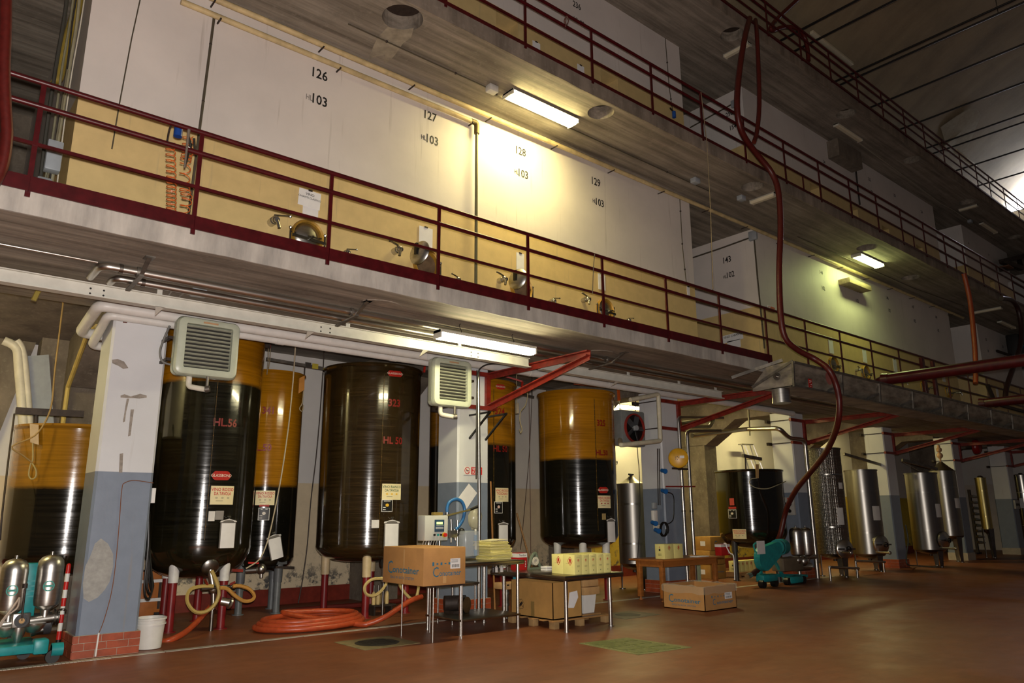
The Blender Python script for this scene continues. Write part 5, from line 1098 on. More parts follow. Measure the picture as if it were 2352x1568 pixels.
# stilted dark tank
cx, cy, r = edges(1648, 1806, 1180, d=21.4); A = toward(cx, cy)
t7 = grp_tank('low black fibreglass tank on pointed legs behind the teal pump', cx, cy, r, zat(cx, cy, r, 1720, 1077), zat(cx, cy, r, 1720, 1215), zat(cx, cy, r, 1720, 1215)-.5, None, '#3a1a12', '#141109', [A-.75, A+.1, A+.9, A+3.0], [
    ('#b8453a', 1681, 1152, 10, 16), ('#b03028', 1682, 1166, 17, 5), ('plate', 1682, 1180, 18, 20), ('wine', 1698, 1226, 30, 22, 'VINO ROSSO', 'TOSCANO')], leg=('#3a3836', '#3a3836'))
T7 = (cx, cy, r)
# row of steel tanks
def ST(label, l, rr, y, d, top, bot, **k):
    cx, cy, r = edges(l, rr, y, d=d); m = (l+rr)/2
    return steel_tank(label, cx, cy, r, zat(cx, cy, r, m, top), zat(cx, cy, r, m, bot), **k)
ST('tall dimpled steel tank just right of the fourth pillar', 1868, 1942, 1150, 23.2, 1030, 1272, dimple=True, cone=0, col='#a5a199', rough=.34, door=(1938, 1260, .24), items=[('#d9d6d0', 1931, 1185, 13, 38), ('#d9d6d0', 1931, 1115, 8, 14)])
ST('shorter smooth steel tank with a lowered lid beyond the dimpled tank', 1946, 2022, 1150, 25.8, 1080, 1272, cone=0, col='#a5a199', rough=.34, door=(2022, 1250, .26), items=[('#d9d6d0', 2014, 1178, 15, 32)])
ST('smooth steel tank with dimpled edge between the fifth and sixth pillars', 2084, 2160, 1150, 28.6, 1087, 1262, cone=0, col='#a5a199', rough=.34, door=(2166, 1240, .26), items=[('#d9d6d0', 2156, 1172, 10, 30)])
cx, cy, r = edges(2142, 2204, 1150, d=31.5); FV = V(cx, cy, zat(cx, cy, r, 2173, 1082)+.33)
ST('steel tank with a coned lid standing behind the smooth tank', 2142, 2204, 1150, 31.5, 1082, 1230, cone=.3, col='#a5a199', rough=.34, items=[('#d9d6d0', 2201, 1155, 10, 22)])
ST('pale yellow slim tank between the sixth pillar and the last pillar', 2246, 2272, 1150, 35.0, 1098, 1215, cone=.05, col='#c9b97c', rough=.4)
ST('dark steel tank at the right end of the bays', 2318, 2390, 1150, 40.5, 1092, 1245, cone=.08, col='#a5a199', items=[('#d9d6d0', 2347, 1155, 8, 22)])
# lid arms and pulleys above the tanks
def arm(label, pts, r=.03, m=None, extra=None, name='lid_arm', flat=False):
    t = T(name, label, 'arm', pts[0])
    for a, b in zip(pts, pts[1:]): O('bar', MB().bar(a, b, r*1.2, r*1.6), m or m_galv, t, sm=False)
    for e in extra or (): e(t)
    return t
m_rarm = M('#b02a1c', .45, var=.1)
def drop(p, q, c='#8a7d62', r=.008): return lambda t: O('cord', MB().tube([p, (Vector(p)+Vector(q))/2+V(.01, 0, 0), q], r, n=5), M(c, .7), t)
arm('rusty cross bar over the leftmost tank', [PY(36, 943, 12.6), PY(192, 951, 12.6)], .06, m_iron, [lambda t: O('stub', MB().cyl(PY(83, 950, 12.6), PY(82, 975, 12.6), .03), m_iron, t), lambda t: O('rope', MB().tube([PY(33, 950, 12.5), PY(20, 1050, 12.2), PY(5, 1180, 11.8), PY(0, 1240, 11.8)], .012, n=6), m_iron, t)])
q = PY(82, 997, 12.28); O('rag', MB().prism([PCp(a, b, *TC1, .045) for a, b in ((75, 974), (94, 976), (94, 1022), (76, 1016))], (0, .015, 0)), M('#b8a287', .8), label='pale wooden tag hanging on the leftmost tank', cat='tag')
wire('looped cord on the leftmost tank', [PCp(x, y, *TC1, .03) for x, y in ((79, 1017), (79, 1055), (74, 1066), (70, 1090), (76, 1100), (85, 1095), (86, 1080), (78, 1064))], .01, '#a5955e', 'hanging_cord', 'cord')
arm('galvanised bar with metal tags between the tall tank and tank three hundred and twenty-three', [PY(612, 824, 13.1), PY(742, 846, 13.1)], .035, m_galv, [lambda t: O('tag', MB().obox(PY(708, 838, 13.03), (1, 0, 0), (0, 1, 0), (0, 0, 1), .06, .004, .05), m_ss, t, sm=False), lambda t: O('tag', MB().obox(PY(724, 841, 13.03), (1, 0, 0), (0, 1, 0), (0, 0, 1), .06, .004, .05), M('#b3a43c', .4), t, sm=False), lambda t: O('drop_rod', MB().cyl(PY(700, 842, 13.1), PY(699, 862, 13.1), .012), m_iron, t)])
arm('dark clamp with a red bar on the rim of the tallest tank', [PY(600, 783, 12.6), PY(624, 787, 12.6)], .05, m_iron, [lambda t: O('red_bar', MB().cyl(PY(622, 762, 12.6), PY(620, 800, 12.6), .015), m_rarm, t), lambda t: O('clamp', MB().box(PY(603, 800, 12.65), PY(622, 790, 12.55)), m_iron, t, sm=False), drop(PY(616, 800, 12.6), PY(613, 860, 12.6)), drop(PY(621, 800, 12.6), PY(617, 845, 12.6))])
O('float_tag', MB().prism([PY(a, b, 13.1) for a, b in ((688, 868), (700, 862), (699, 895), (686, 903))], (0, .03, 0)), M('#c98a3c', .6), label='small wooden tag hanging beside tank three hundred and forty-one', cat='tag')
wire('short cord loop below the wooden tag by tank three hundred and forty-one', [PY(x, y, 13.1) for x, y in ((697, 898), (694, 925), (688, 938), (694, 944), (697, 930))], .009, '#a89a78', 'hanging_cord', 'cord')
arm('thin red lid arm above tank three hundred and twenty-three', [PY(864, 806, 12.3), PY(976, 838, 11.9), PY(974, 855, 11.9)], .022, m_rarm)
wire('pale hose loop on the lid of tank three hundred and twenty-three', [V(6.9, 12.3, T4z-.1), V(6.95, 12.2, T4z+.03), V(7.1, 12.1, T4z+.1), V(7.28, 12.0, T4z+.05), V(7.32, 12.0, T4z-.1)], .012, '#c2ac78', 'hose', 'hose')
arm('thin red lid arm above tank three hundred and twenty-four', [PY(1140, 858, 12.4), PY(1200, 876, 12.0), PY(1198, 895, 12.0)], .022, m_rarm)
arm('galvanised bar right of tank three hundred and twenty-four', [PY(1180, 900, 12.9), PY(1226, 912, 12.9)], .03, m_galv, [lambda t: O('ceiling_rod', MB().cyl(PY(1222, 911, 12.9), V(PY(1222, 911, 12.9).x, 12.9, 5.0), .012), m_iron, t)])
ft = T('float_tag', 'cream counterweight hanging beside tank three hundred and twenty-four', 'tag', PY(1187, 950, 12.15)); O('cord', MB().cyl(PY(1187, 926, 12.15), V(PY(1187, 926, 12.15).x, 12.15, 5.0), .007, n=6), M('#cdbf90', .6), ft); O('weight', MB().bev(PY(1182, 950, 12.2), PY(1192, 925, 12.1), .008), M('#cfc0a0', .6), ft) #='cream counterweight hanging beside tank three hundred and twenty-four', cat='tag')
wire('pale cord bowing around the cream counterweight', [PY(x, y, 12.2) for x, y in ((1194, 900), (1205, 895), (1212, 905), (1207, 930), (1196, 945), (1194, 965), (1199, 985), (1196, 994), (1193, 985))], .011, '#cdbf90', 'hanging_cord', 'cord')
arm('orange lid arm above tank three hundred and twenty-five', [PY(1318, 880, 12.0), PY(1420, 891, 11.4), PY(1422, 920, 11.4)], .035, M('#c8561c', .45))
wire('cord and brush hanging from the orange lid arm', [PY(x, y, 11.4) for x, y in ((1422, 918), (1424, 940), (1418, 950), (1428, 985), (1440, 1000))], .012, '#c9bd92', 'hanging_cord', 'cord')
arm('galvanised lid arm over the low black tank', [PY(1706, 1046, 10.9), PY(1748, 1054, 10.9)], .05, m_galv, [lambda t: O('tag', MB().prism([PCp(a, b, *T7, .05) for a, b in ((1734, 1066), (1740, 1066), (1740, 1098), (1735, 1098))], (0, -.02, 0)), M('#9a7a45', .6), t, sm=False), lambda t: O('post', MB().cyl(PY(1712, 1050, 10.9), PY(1713, 1078, 10.9), .02), m_iron, t)])
wire('white hose looping across the low black tank', [PCp(x, y, *T7, .06) for x, y in ((1737, 1098), (1725, 1100), (1722, 1110), (1735, 1120), (1760, 1122), (1785, 1112), (1800, 1105))], .012, '#a39c7c', 'hose', 'hose')
arm('galvanised lid arm over the dimpled steel tank', [PY(1938, 1042, 11.0), PY(2033, 1070, 11.0)], .05, m_galv)
arm('galvanised lid arm over the smooth tank between the pillars', [PY(2072, 1056, 10.9), PY(2152, 1077, 10.3)], .06, m_galv, [drop(PY(2073, 1060, 10.9), PY(2115, 1084, 10.6))])
arm('short lid arm over the far smooth tank', [V(PX0[3]+PW-.02, 11.1, PY(1856, 1012, 11.1).z), PY(1888, 1020, 11.1)], .05, M('#6f6030', .5))
q = FV+V(0, 0, .3); O('float_valve', MB().lathe([(0, -.28), (.03, -.25), (.03, -.16), (.09, -.1), (.11, -.04), (.09, .02), (.03, .08), (.09, .12), (.1, .2), (.05, .26), (.06, .32), (0, .36)], 18, q), M('#b58f6a', .5), label='tan breather valve on the lid of the far coned tank', cat='valve')
# ================================================================== FLOOR EQUIPMENT AND CLUTTER
def ring_pts(c, r, n=40, turns=1., z=0, a0=0, wob=0): return [V(c.x+(r+wob*math.sin(3*k))*math.cos(a0+2*math.pi*turns*k/n), c.y+(r+wob*math.cos(2*k))*math.sin(a0+2*math.pi*turns*k/n), c.z+z) for k in range(n+1)]
# ---- hose coil
c = PZ(715, 1432, .045); pts = []
for k in range(0, 3*28):
    a = 2*math.pi*k/28; rr = .80-.055*(k/28)+.03*math.sin(k*.45); pts.append(V(c.x+rr*1.05*math.cos(a+2.4), c.y+rr*.8*math.sin(a+2.4), .045+.075*((k/28) % 3)*.6))
tail = [PZ(x, y, z) for x, y, z in ((800, 1452, .05), (850, 1442, .05), (885, 1424, .1), (915, 1400, .3), (945, 1380, .45), (965, 1370, .5))]
tail = [PY(x, y, Y) for x, y, Y in ((815, 1448, 10.9), (850, 1436, 10.75), (885, 1416, 10.65), (915, 1397, 10.65), (945, 1378, 10.7), (968, 1370, 10.8))]
tail[0].z = .05; tail[1].z = max(tail[1].z, .06)
O('wine_hose', MB().tube(pts[::2]+tail, .042, n=10), m_hoser, label='orange-red hose coiled on the floor with its end rising to the steel table', cat='hose', at=(c.x, c.y, 0))
O('wine_hose', MB().tube([PY(x, y, Y) for x, y, Y in ((372, 1474, 11.45), (395, 1468, 11.4), (425, 1452, 11.6), (452, 1428, 11.9), (470, 1408, 12.12), (484, 1392, 12.1))], .042, n=10), m_hoser, label='orange-red hose rising from behind the white bucket to the valve of the tallest tank', cat='hose')
O('wine_hose', MB().tube([V(5.9+i*.35, 13.21+.06*math.sin(i*1.1), .045) for i in range(8)], .045, n=8), M('#6b241c', .45), label='dark red hose lying along the back wall behind the brown tank', cat='hose')
# ---- white bucket
b = PZ(340, 1489, 0); t = T('bucket', 'white plastic bucket standing by the scraped pillar', 'bucket', b)
m_bk = M('#d6d3cc', .4, var=.05); rb = .155
O('body', MB().lathe([(0, 0), (rb-.02, 0), (rb, .01), (rb+.025, .36), (rb+.04, .365), (rb+.04, .385), (rb+.028, .39), (rb+.02, .36), (rb-.015, .03), (0, .025)], 32, b), m_bk, t)
O('rim_band', MB().lathe([(rb+.03, .3), (rb+.036, .3), (rb+.036, .32), (rb+.03, .32)], 32, b), m_bk, t)
O('handle', MB().tube([b+V(.19*math.cos(a), .19*math.sin(a), .37+.03*math.sin(2*a)) for a in [i*math.pi/10+.2 for i in range(11)]], .006, n=6), m_ssd, t)
# ---- filter unit with two steel housings at the left edge
Yf = 11.0
t = T('filter_unit', 'twin stainless filter housings on a teal pump base at the left edge', 'filter', PY(60, 1510, Yf))
def housing(par, c, r, h):
    o = O('filter_housing', MB().lathe([(0, h+.02), (r*.3, h+.02), (r*.7, h-.005), (r*.93, h-.05), (r, h-.11), (r, .12), (r*.93, .06), (r*.6, .02), (r*.35, 0), (r*.33, -.12)], 32, c), m_ss, par)
    O('vent_cap', MB().cyl(c+V(0, 0, h+.01), c+V(0, 0, h+.06), .02), m_ssd, o)
    return o
hz = []
for px, top, bot in ((104, 1278, 1400), (20, 1287, 1412)):
    q = PY(px, bot, Yf); hh = PY(px, top, Yf).z-q.z; o = housing(t, q, .145, hh); hz.append((q, hh))
    e = q+V(-.02, -.15, hh*.46)
    O('maker_mark', MB().lathe([(.05, 0), (.062, 0)], 24, e+V(0, 0, 0), (0, 1, 0)).obox(e, (1, 0, 0), (0, 0, 1), (0, 1, 0), .045, .012, .001), M('#2a9184', .5, var=0), o, sm=False)
m0 = PY(-20, 1437, Yf); m1 = PY(134, 1416, Yf)
O('manifold', MB().cyl(m0, m1, .055, n=18), m_ss, t)
for q, hh in hz: O('tee', MB().cyl(q-V(0, 0, .0), V(q.x, q.y, m1.z-.02), .05, n=16), m_ss, t)
O('end_clamp', MB().cyl(m1-V(.06, 0, 0), m1-V(.035, 0, 0), .095, n=18).cyl(m1-V(.02, 0, 0), m1, .095, n=18).tube([m1+V(-.02, -.08, .08), m1+V(.02, -.12, .1), m1+V(.06, -.1, .07)], .012, n=6), m_ssd, t)
g = PY(48, 1424, Yf-.2); O('gauge_block', MB().bev(g-V(.09, .04, .08), g+V(.09, .04, .08), .008), m_ssd, t); O('gauge_dial', MB().lathe([(.055, 0), (.075, -.01), (.075, -.02), (.05, -.02), (.05, 0), (0, 0)], 24, g-V(0, .045, 0), (0, 1, 0)), m_black, t); O('gauge_knob', MB().cyl(g-V(0, .045, 0), g-V(0, .07, 0), .03), M('#b98f55', .5), t)
O('lever', MB().cyl(g+V(.0, -.06, 0), PY(57, 1352, Yf-.25), .012).cyl(PY(57, 1350, Yf-.25), PY(58, 1340, Yf-.25), .028), m_iron, t)
for px, py in ((12, 1446), (78, 1436)): q = PY(px, py, Yf-.1); O('bowl', MB().lathe([(0, -.09), (.07, -.07), (.12, 0), (.125, .03), (0, .03)], 24, q), m_ss, t)
q = PY(43, 1440, Yf-.12); O('funnel', MB().lathe([(.075, .0), (.07, -.08), (.02, -.2), (0, -.2)], 24, q), m_ss, t)
q = PY(116, 1430, Yf+.25); O('motor', MB().cyl(q+V(-.2, 0, 0), q+V(.0, 0, 0), .13, n=20), M('#3a3a3d', .5), t)
q = PY(68, 1325, Yf+.2); O('pump_column', MB().bev(q-V(.09, .08, .5), q+V(.09, .08, .17), .015), m_teal, t); 
for k in range(4): O('cooling_fin', MB().box((q.x-.1, q.y-.1, q.z-.05-.06*k), (q.x+.1, q.y-.07, q.z-.03-.06*k)), m_teal, t, sm=False)
b0 = PY(-30, 1492, Yf-.35); b1 = PY(95, 1470, Yf-.35)
O('base_plate', MB().bev((b1.x-1.1, Yf-.38, .14), (b1.x, Yf+.35, .24), .02), m_teal, t)
q = V(b1.x+.02, Yf-.3, .2); O('wheel_box', MB().bev(q-V(.1, .1, .08), q+V(.06, .08, .09), .03), m_teal, t); O('stabiliser', MB().cyl(q+V(.1, 0, -.05), q+V(.22, 0, -.05), .075, n=16), m_teal, t)
for dx in (.12, -.6): O('caster', MB().cyl((q.x+dx, q.y-.03, .075), (q.x+dx, q.y+.03, .075), .075, n=18).box((q.x+dx-.02, q.y-.04, .06), (q.x+dx+.02, q.y+.04, .2)), m_black, t)
for dx in (-.1, -.8): O('caster', MB().cyl((q.x+dx, q.y+.5, .075), (q.x+dx, q.y+.56, .075), .075, n=18).box((q.x+dx-.02, q.y+.5, .06), (q.x+dx+.02, q.y+.56, .2)), m_black, t)
O('inlet_pipe', MB().cyl(PY(70, 1452, Yf-.05), PY(98, 1445, Yf-.05), .05, n=14), m_ssd, t)
O('rag_string', MB().tube([PY(45, 1372, Yf-.2), PY(25, 1400, Yf-.25), PY(5, 1425, Yf-.25), PY(-10, 1450, Yf-.25)], .012, n=6).tube([PY(45, 1372, Yf-.2), PY(40, 1395, Yf-.25), PY(15, 1415, Yf-.25), PY(0, 1440, Yf-.25)], .01, n=6), M('#b8a89a', .8), t)
# ---- red and white pole
t = T('warning_pole', 'red and white striped pole standing beside the filter unit', 'pole', PY(137, 1470, 11.42))
pa, pb = PY(134, 1468, 11.42), PY(158, 1298, 11.42)
for k in range(9):
    f0, f1 = k/9, (k+1)/9; O('stripe', MB().cyl(pa.lerp(pb, f0), pa.lerp(pb, f1), .027, n=14, caps=True), M('#c3201c', .4) if k % 2 == 0 else m_white, t)
O('tip', MB().sph(pb, .027, 10), M('#c3201c', .4), t)
O('foot', MB().cyl(pa, V(pa.x, pa.y, 0), .03, n=12).box((pa.x-.16, pa.y-.03, 0), (pa.x+.03, pa.y+.03, .04)), m_black, t)
# ---- orange crate with white rails behind the pillar, black leads on the pillar side
YK = 13.72; q0 = PY(322, 1402, YK); q1 = PY(374, 1402, YK); zt_ = PY(340, 1312, YK).z
t = T('wooden_crate', 'orange-brown crate with white rails behind the scraped pillar', 'crate', V((q0.x+q1.x)/2, YK, 0))
O('body', MB().bev((q0.x-.1, YK, .02), (q1.x, YK+.5, zt_), .01), M('#b0682a', .5, var=.15), t); O('skid', MB().box((q0.x-.1, YK+.02, 0), (q1.x, YK+.1, .03)), m_iron, t, sm=False)
for py in (1334, 1377): z = PY(350, py, YK-.04).z; O('white_rail', MB().box((q0.x-.12, YK-.06, z-.025), (q1.x+.03, YK, z+.025)), m_white, t, sm=False)
O('catch', MB().box((q1.x-.14, YK-.03, .1), (q1.x-.04, YK, .15)), m_black, t, sm=False); O('corner_iron', MB().box((q1.x-.1, YK-.015, .2), (q1.x-.06, YK, .62)), m_iron, t, sm=False)
t = T('cable_loops', 'black cables hanging in loops on the right side of the scraped pillar', 'cable', V(PX0[0]+PW+.05, 11.1, .9))
for k in range(4): O('loop', MB().tube([V(PX0[0]+PW+.03+.03*k, 11.0+.1*k, 1.75), V(PX0[0]+PW+.06+.03*k, 10.95+.1*k, 1.3), V(PX0[0]+PW+.08+.05*k, 11.0+.1*k, .75+.06*k), V(PX0[0]+PW+.16+.04*k, 11.05+.1*k, .62+.05*k), V(PX0[0]+PW+.2+.02*k, 11.1+.08*k, .8), V(PX0[0]+PW+.12, 11.15+.08*k, 1.3), V(PX0[0]+PW+.05, 11.1+.08*k, 1.72)], .014, n=6), m_black, t)
q = PY(349, 1138, 11.15); O('wall_card', MB().bev(q-V(.02, .06, .1), q+V(.03, .06, .1), .004), m_paper, label='white card holder on the right edge of the scraped pillar', cat='card holder')
# ---- valve cluster and hoses below the tallest tank
t = T('tank_valve', 'steel valve with branching pipes below the tallest tank', 'valve', PY(490, 1400, 12.05))
vq = PY(490, 1352, 12.05)
O('body', MB().cyl(T2v, vq, .05, n=14).cyl(vq, PY(490, 1398, 12.05), .035, n=12).sph(vq, .075, 12), m_ss, t)
O('cross_pipe', MB().cyl(PY(462, 1352, 12.0), PY(536, 1346, 12.0), .03, n=12).cyl(PY(530, 1346, 12.0), PY(540, 1345, 12.0), .045, n=12), m_ssd, t)
O('union', MB().cyl(PY(508, 1380, 11.95), PY(527, 1384, 11.9), .06, n=18).cyl(PY(526, 1384, 11.9), PY(530, 1385, 11.9), .085, n=18), m_ss, t)
O('lever', MB().bar(PY(478, 1345, 11.95), PY(470, 1330, 11.9), .02, .03).bar(PY(528, 1342, 11.95), PY(540, 1336, 11.95), .02, .03), m_redb, t, sm=False)
O('stand', MB().cyl(PY(488, 1398, 12.05), V(PY(488, 1398, 12.05).x, 12.05, 0), .03, n=12), m_ssd, t)
wire('ochre hose loop hanging left of the tallest tank valve', [PY(x, y, 11.95) for x, y in ((486, 1310), (497, 1335), (503, 1360), (495, 1385), (475, 1403), (450, 1405), (433, 1388), (430, 1368), (440, 1352), (465, 1346), (490, 1346))], .028, '#b39a55', 'hose_loop', 'hose')
wire('ochre hose loop hanging right of the tallest tank valve', [PY(x, y, 11.9) for x, y in ((505, 1350), (522, 1352), (540, 1368), (560, 1380), (578, 1378), (584, 1367), (572, 1352), (550, 1345), (535, 1346))], .028, '#b3823a', 'hose_loop', 'hose')
t = T('tank_tap', 'steel tap with a red lever below tank three hundred and forty-one', 'tap', PY(600, 1312, 13.2))
O('body', MB().cyl(PY(565, 1310, 13.3), PY(590, 1308, 13.2), .05).sph(PY(600, 1306, 13.2), .09, 12).cyl(PY(600, 1306, 13.2), PY(600, 1326, 13.2), .03), m_ss, t); O('lever', MB().bar(PY(570, 1292, 13.2), PY(594, 1293, 13.2), .02, .03), m_redink, t, sm=False)
O('leg_clamp', MB().bar(PY(533, 1309, 12.06), PY(557, 1310, 12.06), .05, .04), m_redb, label='red clamp on the right leg of the tallest tank', cat='clamp', sm=False)
O('cross_bar', MB().bar(PY(632, 1302, 13.36), PY(675, 1303, 13.36), .05, .04).bar(PY(640, 1304, 13.36), PY(640, 1322, 13.52), .03, .03), m_iron, label='short iron bar on a leg of tank three hundred and forty-one', cat='bar', sm=False)
# ---- under tank 323
t = T('tank_valve', 'steel drain valve with a flange below tank three hundred and twenty-three', 'valve', PY(880, 1320, 11.75))
q = PY(882, 1292, 11.75); O('flange', MB().lathe([(0, -.02), (.1, -.02), (.1, .02), (0, .02)], 20, q, (-.2, 1, 0)), m_ssd, t); O('body', MB().cyl(q, q-V(0, 0, .32), .045).cyl(q-V(.12, 0, .25), q-V(-.2, 0, .25), .03), m_ss, t)
O('bracket_leg', MB().cyl(q-V(0, 0, .25), V(q.x, q.y, .0), .025), m_ssd, t)
wire('ochre hose loop beside the cream bottles under tank three hundred and twenty-three', [PY(x, y, 11.5) for x, y in ((885, 1328), (855, 1330), (838, 1345), (840, 1362), (855, 1368), (872, 1360), (886, 1342), (888, 1330))], .026, '#c2ac70', 'hose_loop', 'hose')
wire('ochre hose sagging behind the thin-legged stand', [PY(x, y, 11.3) for x, y in ((915, 1335), (925, 1355), (942, 1373), (955, 1372), (961, 1350), (960, 1335))], .026, '#c2ac70', 'hose_loop', 'hose')
for k in range(4):
    q = PY(858+10*k, 1384, 11.97); q.z = PY(850, 1387, 11.97).z+.004
    tt = T('wooden_skittle', 'cream turned wooden bottle stopper standing below tank three hundred and twenty-three', 'stopper', V(q.x, q.y, q.z-.02), 'cream stoppers under the brown tank')
    O('body', MB().lathe([(0, 0), (.032, 0), (.036, .04), (.036, .16), (.028, .2), (.012, .215), (.012, .25), (0, .25)], 16, V(q.x, q.y, q.z-.02)), M('#c9b078', .5), tt); O('peg', MB().cyl((q.x, q.y, q.z+.2), (q.x, q.y, q.z+.3), .014), m_ssd, tt)
qa = PY(850, 1387, 11.97); O('skittle_shelf', MB().bev((qa.x-.0, 11.83, qa.z-.045), (qa.x+.44, 12.12, qa.z-.015), .005).box((qa.x+.02, 11.87, 0), (qa.x+.05, 12.07, qa.z-.03)).box((qa.x+.36, 11.87, 0), (qa.x+.39, 12.07, qa.z-.03)), m_iron, label='low dark rack holding the cream wooden stoppers', cat='rack', sm=False)

# ---- thin-legged stand and the Conotainer box on it
t = T('steel_stand', 'thin-legged steel stand under the printed cardboard box', 'stand', (6.3, 9.28, 0))
for x, y in ((6.05, 9.67), (6.06, 8.89), (6.53, 8.87), (6.53, 9.66)): O('leg', MB().cyl((x, y, 0), (x, y, .715), .012, n=10), m_ss, t)
O('top', MB().box((6.0, 8.84, .71), (6.56, 9.72, .735)), m_iron, t, sm=False)
def conobox(label, x0, y0, z0, x1, y1, z1, openbox=False):
    t = T('cardboard_box', label, 'cardboard box', ((x0+x1)/2, (y0+y1)/2, z0))
    if openbox:
        O('walls', MB().box((x0, y0, z0), (x0+.012, y1, z1)).box((x1-.012, y0, z0), (x1, y1, z1)).box((x0, y0, z0), (x1, y0+.012, z1)).box((x0, y1-.012, z0), (x1, y1, z1)).box((x0, y0, z0), (x1, y1, z0+.012)), m_card, t, sm=False)
    else:
        O('walls', MB().bev((x0, y0, z0), (x1, y1, z1), .012), m_card, t)
        O('tape', MB().box((x0+(x1-x0)*.45, y0-.002, z0+.03), (x0+(x1-x0)*.53, y0, z0+.12)).box((x0-.002, y0+(y1-y0)*.45, z0+.02), (x0, y0+(y1-y0)*.48, z1-.03)), M('#c49a66', .35), t, sm=False)
    h = z1-z0; L = y1-y0; Wd = x1-x0
    fl = plane_map((x0-.004, (y0+y1)/2, z0), (0, -1, 0), (0, 0, 1)); fr = plane_map(((x0+x1)/2, y0-.004, z0), (1, 0, 0), (0, 0, 1))
    words(t, 'C', h*.5, fl, m_blueink, -L*.3, h*.42, sx=.85); words(t, 'onotainer', h*.26, fl, m_blueink, L*.08, h*.38, bold=.012, sx=L/h*.62)
    words(t, 'BAG IN BOX SYSTEM', h*.1, fl, m_blueink, 0, h*.17, sx=L/h*.62)
    words(t, 'C', h*.38, fr, m_blueink, -Wd*.22, h*.34, sx=.8); words(t, 'onotainer', h*.2, fr, m_blueink, Wd*.12, h*.31, bold=.008, sx=Wd/h*.66)
    for k in range(5): patch(t, 'handling_mark', fr, h*.06, h*(.1, .04, .07, .03, .06)[k], m_blueink, 1, dx=-Wd*.28+k*Wd*.095, dy=h*.57)
    lb = patch(t, 'address_label', plane_map(((x0+x1)/2, y0-.006, z0), (1, 0, 0), (0, 0, 1)), Wd*.24, h*.27, m_paper, 1, dx=Wd*.24, dy=h*.56)
    for k in range(7): patch(lb, 'bar_code', plane_map(((x0+x1)/2, y0-.009, z0), (1, 0, 0), (0, 0, 1)), Wd*.012, h*.08, m_ink, 1, dx=Wd*.16+k*Wd*.027, dy=h*.5)
    for k in range(3): patch(lb, 'print_line', plane_map(((x0+x1)/2, y0-.009, z0), (1, 0, 0), (0, 0, 1)), Wd*.16, h*.012, M('#777571', .7, var=0), 1, dx=Wd*.22, dy=h*(.6+.03*k))
    return t
conobox('printed cardboard box standing on the thin-legged stand', 5.83, 8.80, .737, 6.54, 9.87, 1.24)
tb = conobox('open printed cardboard box on the floor in front of the wooden table', 11.46, 8.36, .003, 12.42, 9.28, .41, True)
mb = MB(); n = 26; pr = []
for s, (p, q) in enumerate((((11.45, 8.35), (12.43, 8.35)), ((12.43, 8.35), (12.43, 9.29)), ((12.43, 9.29), (11.45, 9.29)), ((11.45, 9.29), (11.45, 8.35)))):
    for k in range(7): f_ = k/7; pr.append((p[0]+(q[0]-p[0])*f_, p[1]+(q[1]-p[1])*f_))
n = len(pr); cx_, cy_ = 11.94, 8.82
for dz, off in ((.29, .008), (.38, .012), (.42, .012), (.425, -.012), (.3, -.02)):
    for k, (x, y) in enumerate(pr): d = V(x-cx_, y-cy_, 0).normalized(); mb.v.append(V(x, y, dz+random.uniform(-.025, .02))+d*off)
for i in range(4):
    for k in range(n): mb.f.append((i*n+k, i*n+(k+1) % n, (i+1)*n+(k+1) % n, (i+1)*n+k))
mp2 = NT('film'); mp2.set(lin('#e8dcc0'), .15, 0, Alpha=.22)
O('plastic_film', mb, mp2.m, tb)
# ---- stainless tables
def steel_table(label, x0, y0, x1, y1, z, r, shelf=None, th=.04, inset=.12, m=None):
    t = T('steel_table', label, 'table', ((x0+x1)/2, (y0+y1)/2, 0))
    O('top', MB().bev((x0, y0, z-th), (x1, y1, z), .006), M('#9a917e', .3, 1), t)
    O('edge_trim', MB().box((x0+.01, y0+.01, z-th-.02), (x1-.01, y1-.01, z-th)), m_ssd, t, sm=False)
    for x in (x0+inset, x1-inset):
        for y in (y0+inset, y1-inset): O('leg', MB().cyl((x, y, 0), (x, y, z-th-.01), r, n=16).cyl((x, y, 0), (x, y, .015), r*1.5, n=14), m_ss, t)
    if shelf: O('shelf', MB().bev((x0+inset-.03, y0+inset-.03, shelf-.03), (x1-inset+.03, y1-inset+.03, shelf), .005), M('#8d8470', .35, 1), t)
    return t
steel_table('tall stainless table with a low shelf behind the printed box', 6.60, 9.02, 7.84, 10.02, 1.0, .025, .22, inset=.08)
steel_table('stainless table carrying the row of yellow cartons', 7.87, 8.16, 9.14, 9.92, .80, .03, None, .05, inset=.16)
steel_table('small steel stand behind the tall stainless table', 7.2, 10.05, 7.75, 10.55, .62, .014, None, .03, inset=.05)
# ---- filling machine with its control box
t = T('filling_machine', 'filling machine with a grey control box, green display and red stop button', 'machine', (6.85, 9.6, 1.0))
bx0 = PY(979, 1242, 9.72); bx1 = PY(1027, 1186, 9.72)
O('control_box', MB().bev((bx0.x-.03, 9.72, bx0.z), (bx1.x+.02, 9.92, bx1.z+.02), .012), M('#c3c6bf', .4, var=.04), t)
pf = lambda px, py: PY(px, py, 9.715)
def pl(name, px, py, wp, hp, m, d=.008): q = pf(px, py); k = psz(1, q)*1.2; return O(name, MB().bev(q-V(wp*k/2, d, hp*k/2/1.15), q+V(wp*k/2, 0, hp*k/2/1.15), .002), m, t)
pl('display_panel', 1009, 1207, 22, 26, M('#2f4a63', .4)); pl('green_display', 1009, 1201, 14, 5, EM('green_lcd', (.45, .95, .05, 1), 1.1), .012); pl('key_row', 1010, 1206, 17, 2, m_grey, .012); pl('grey_panel', 1009, 1212, 18, 5, m_grey, .011)
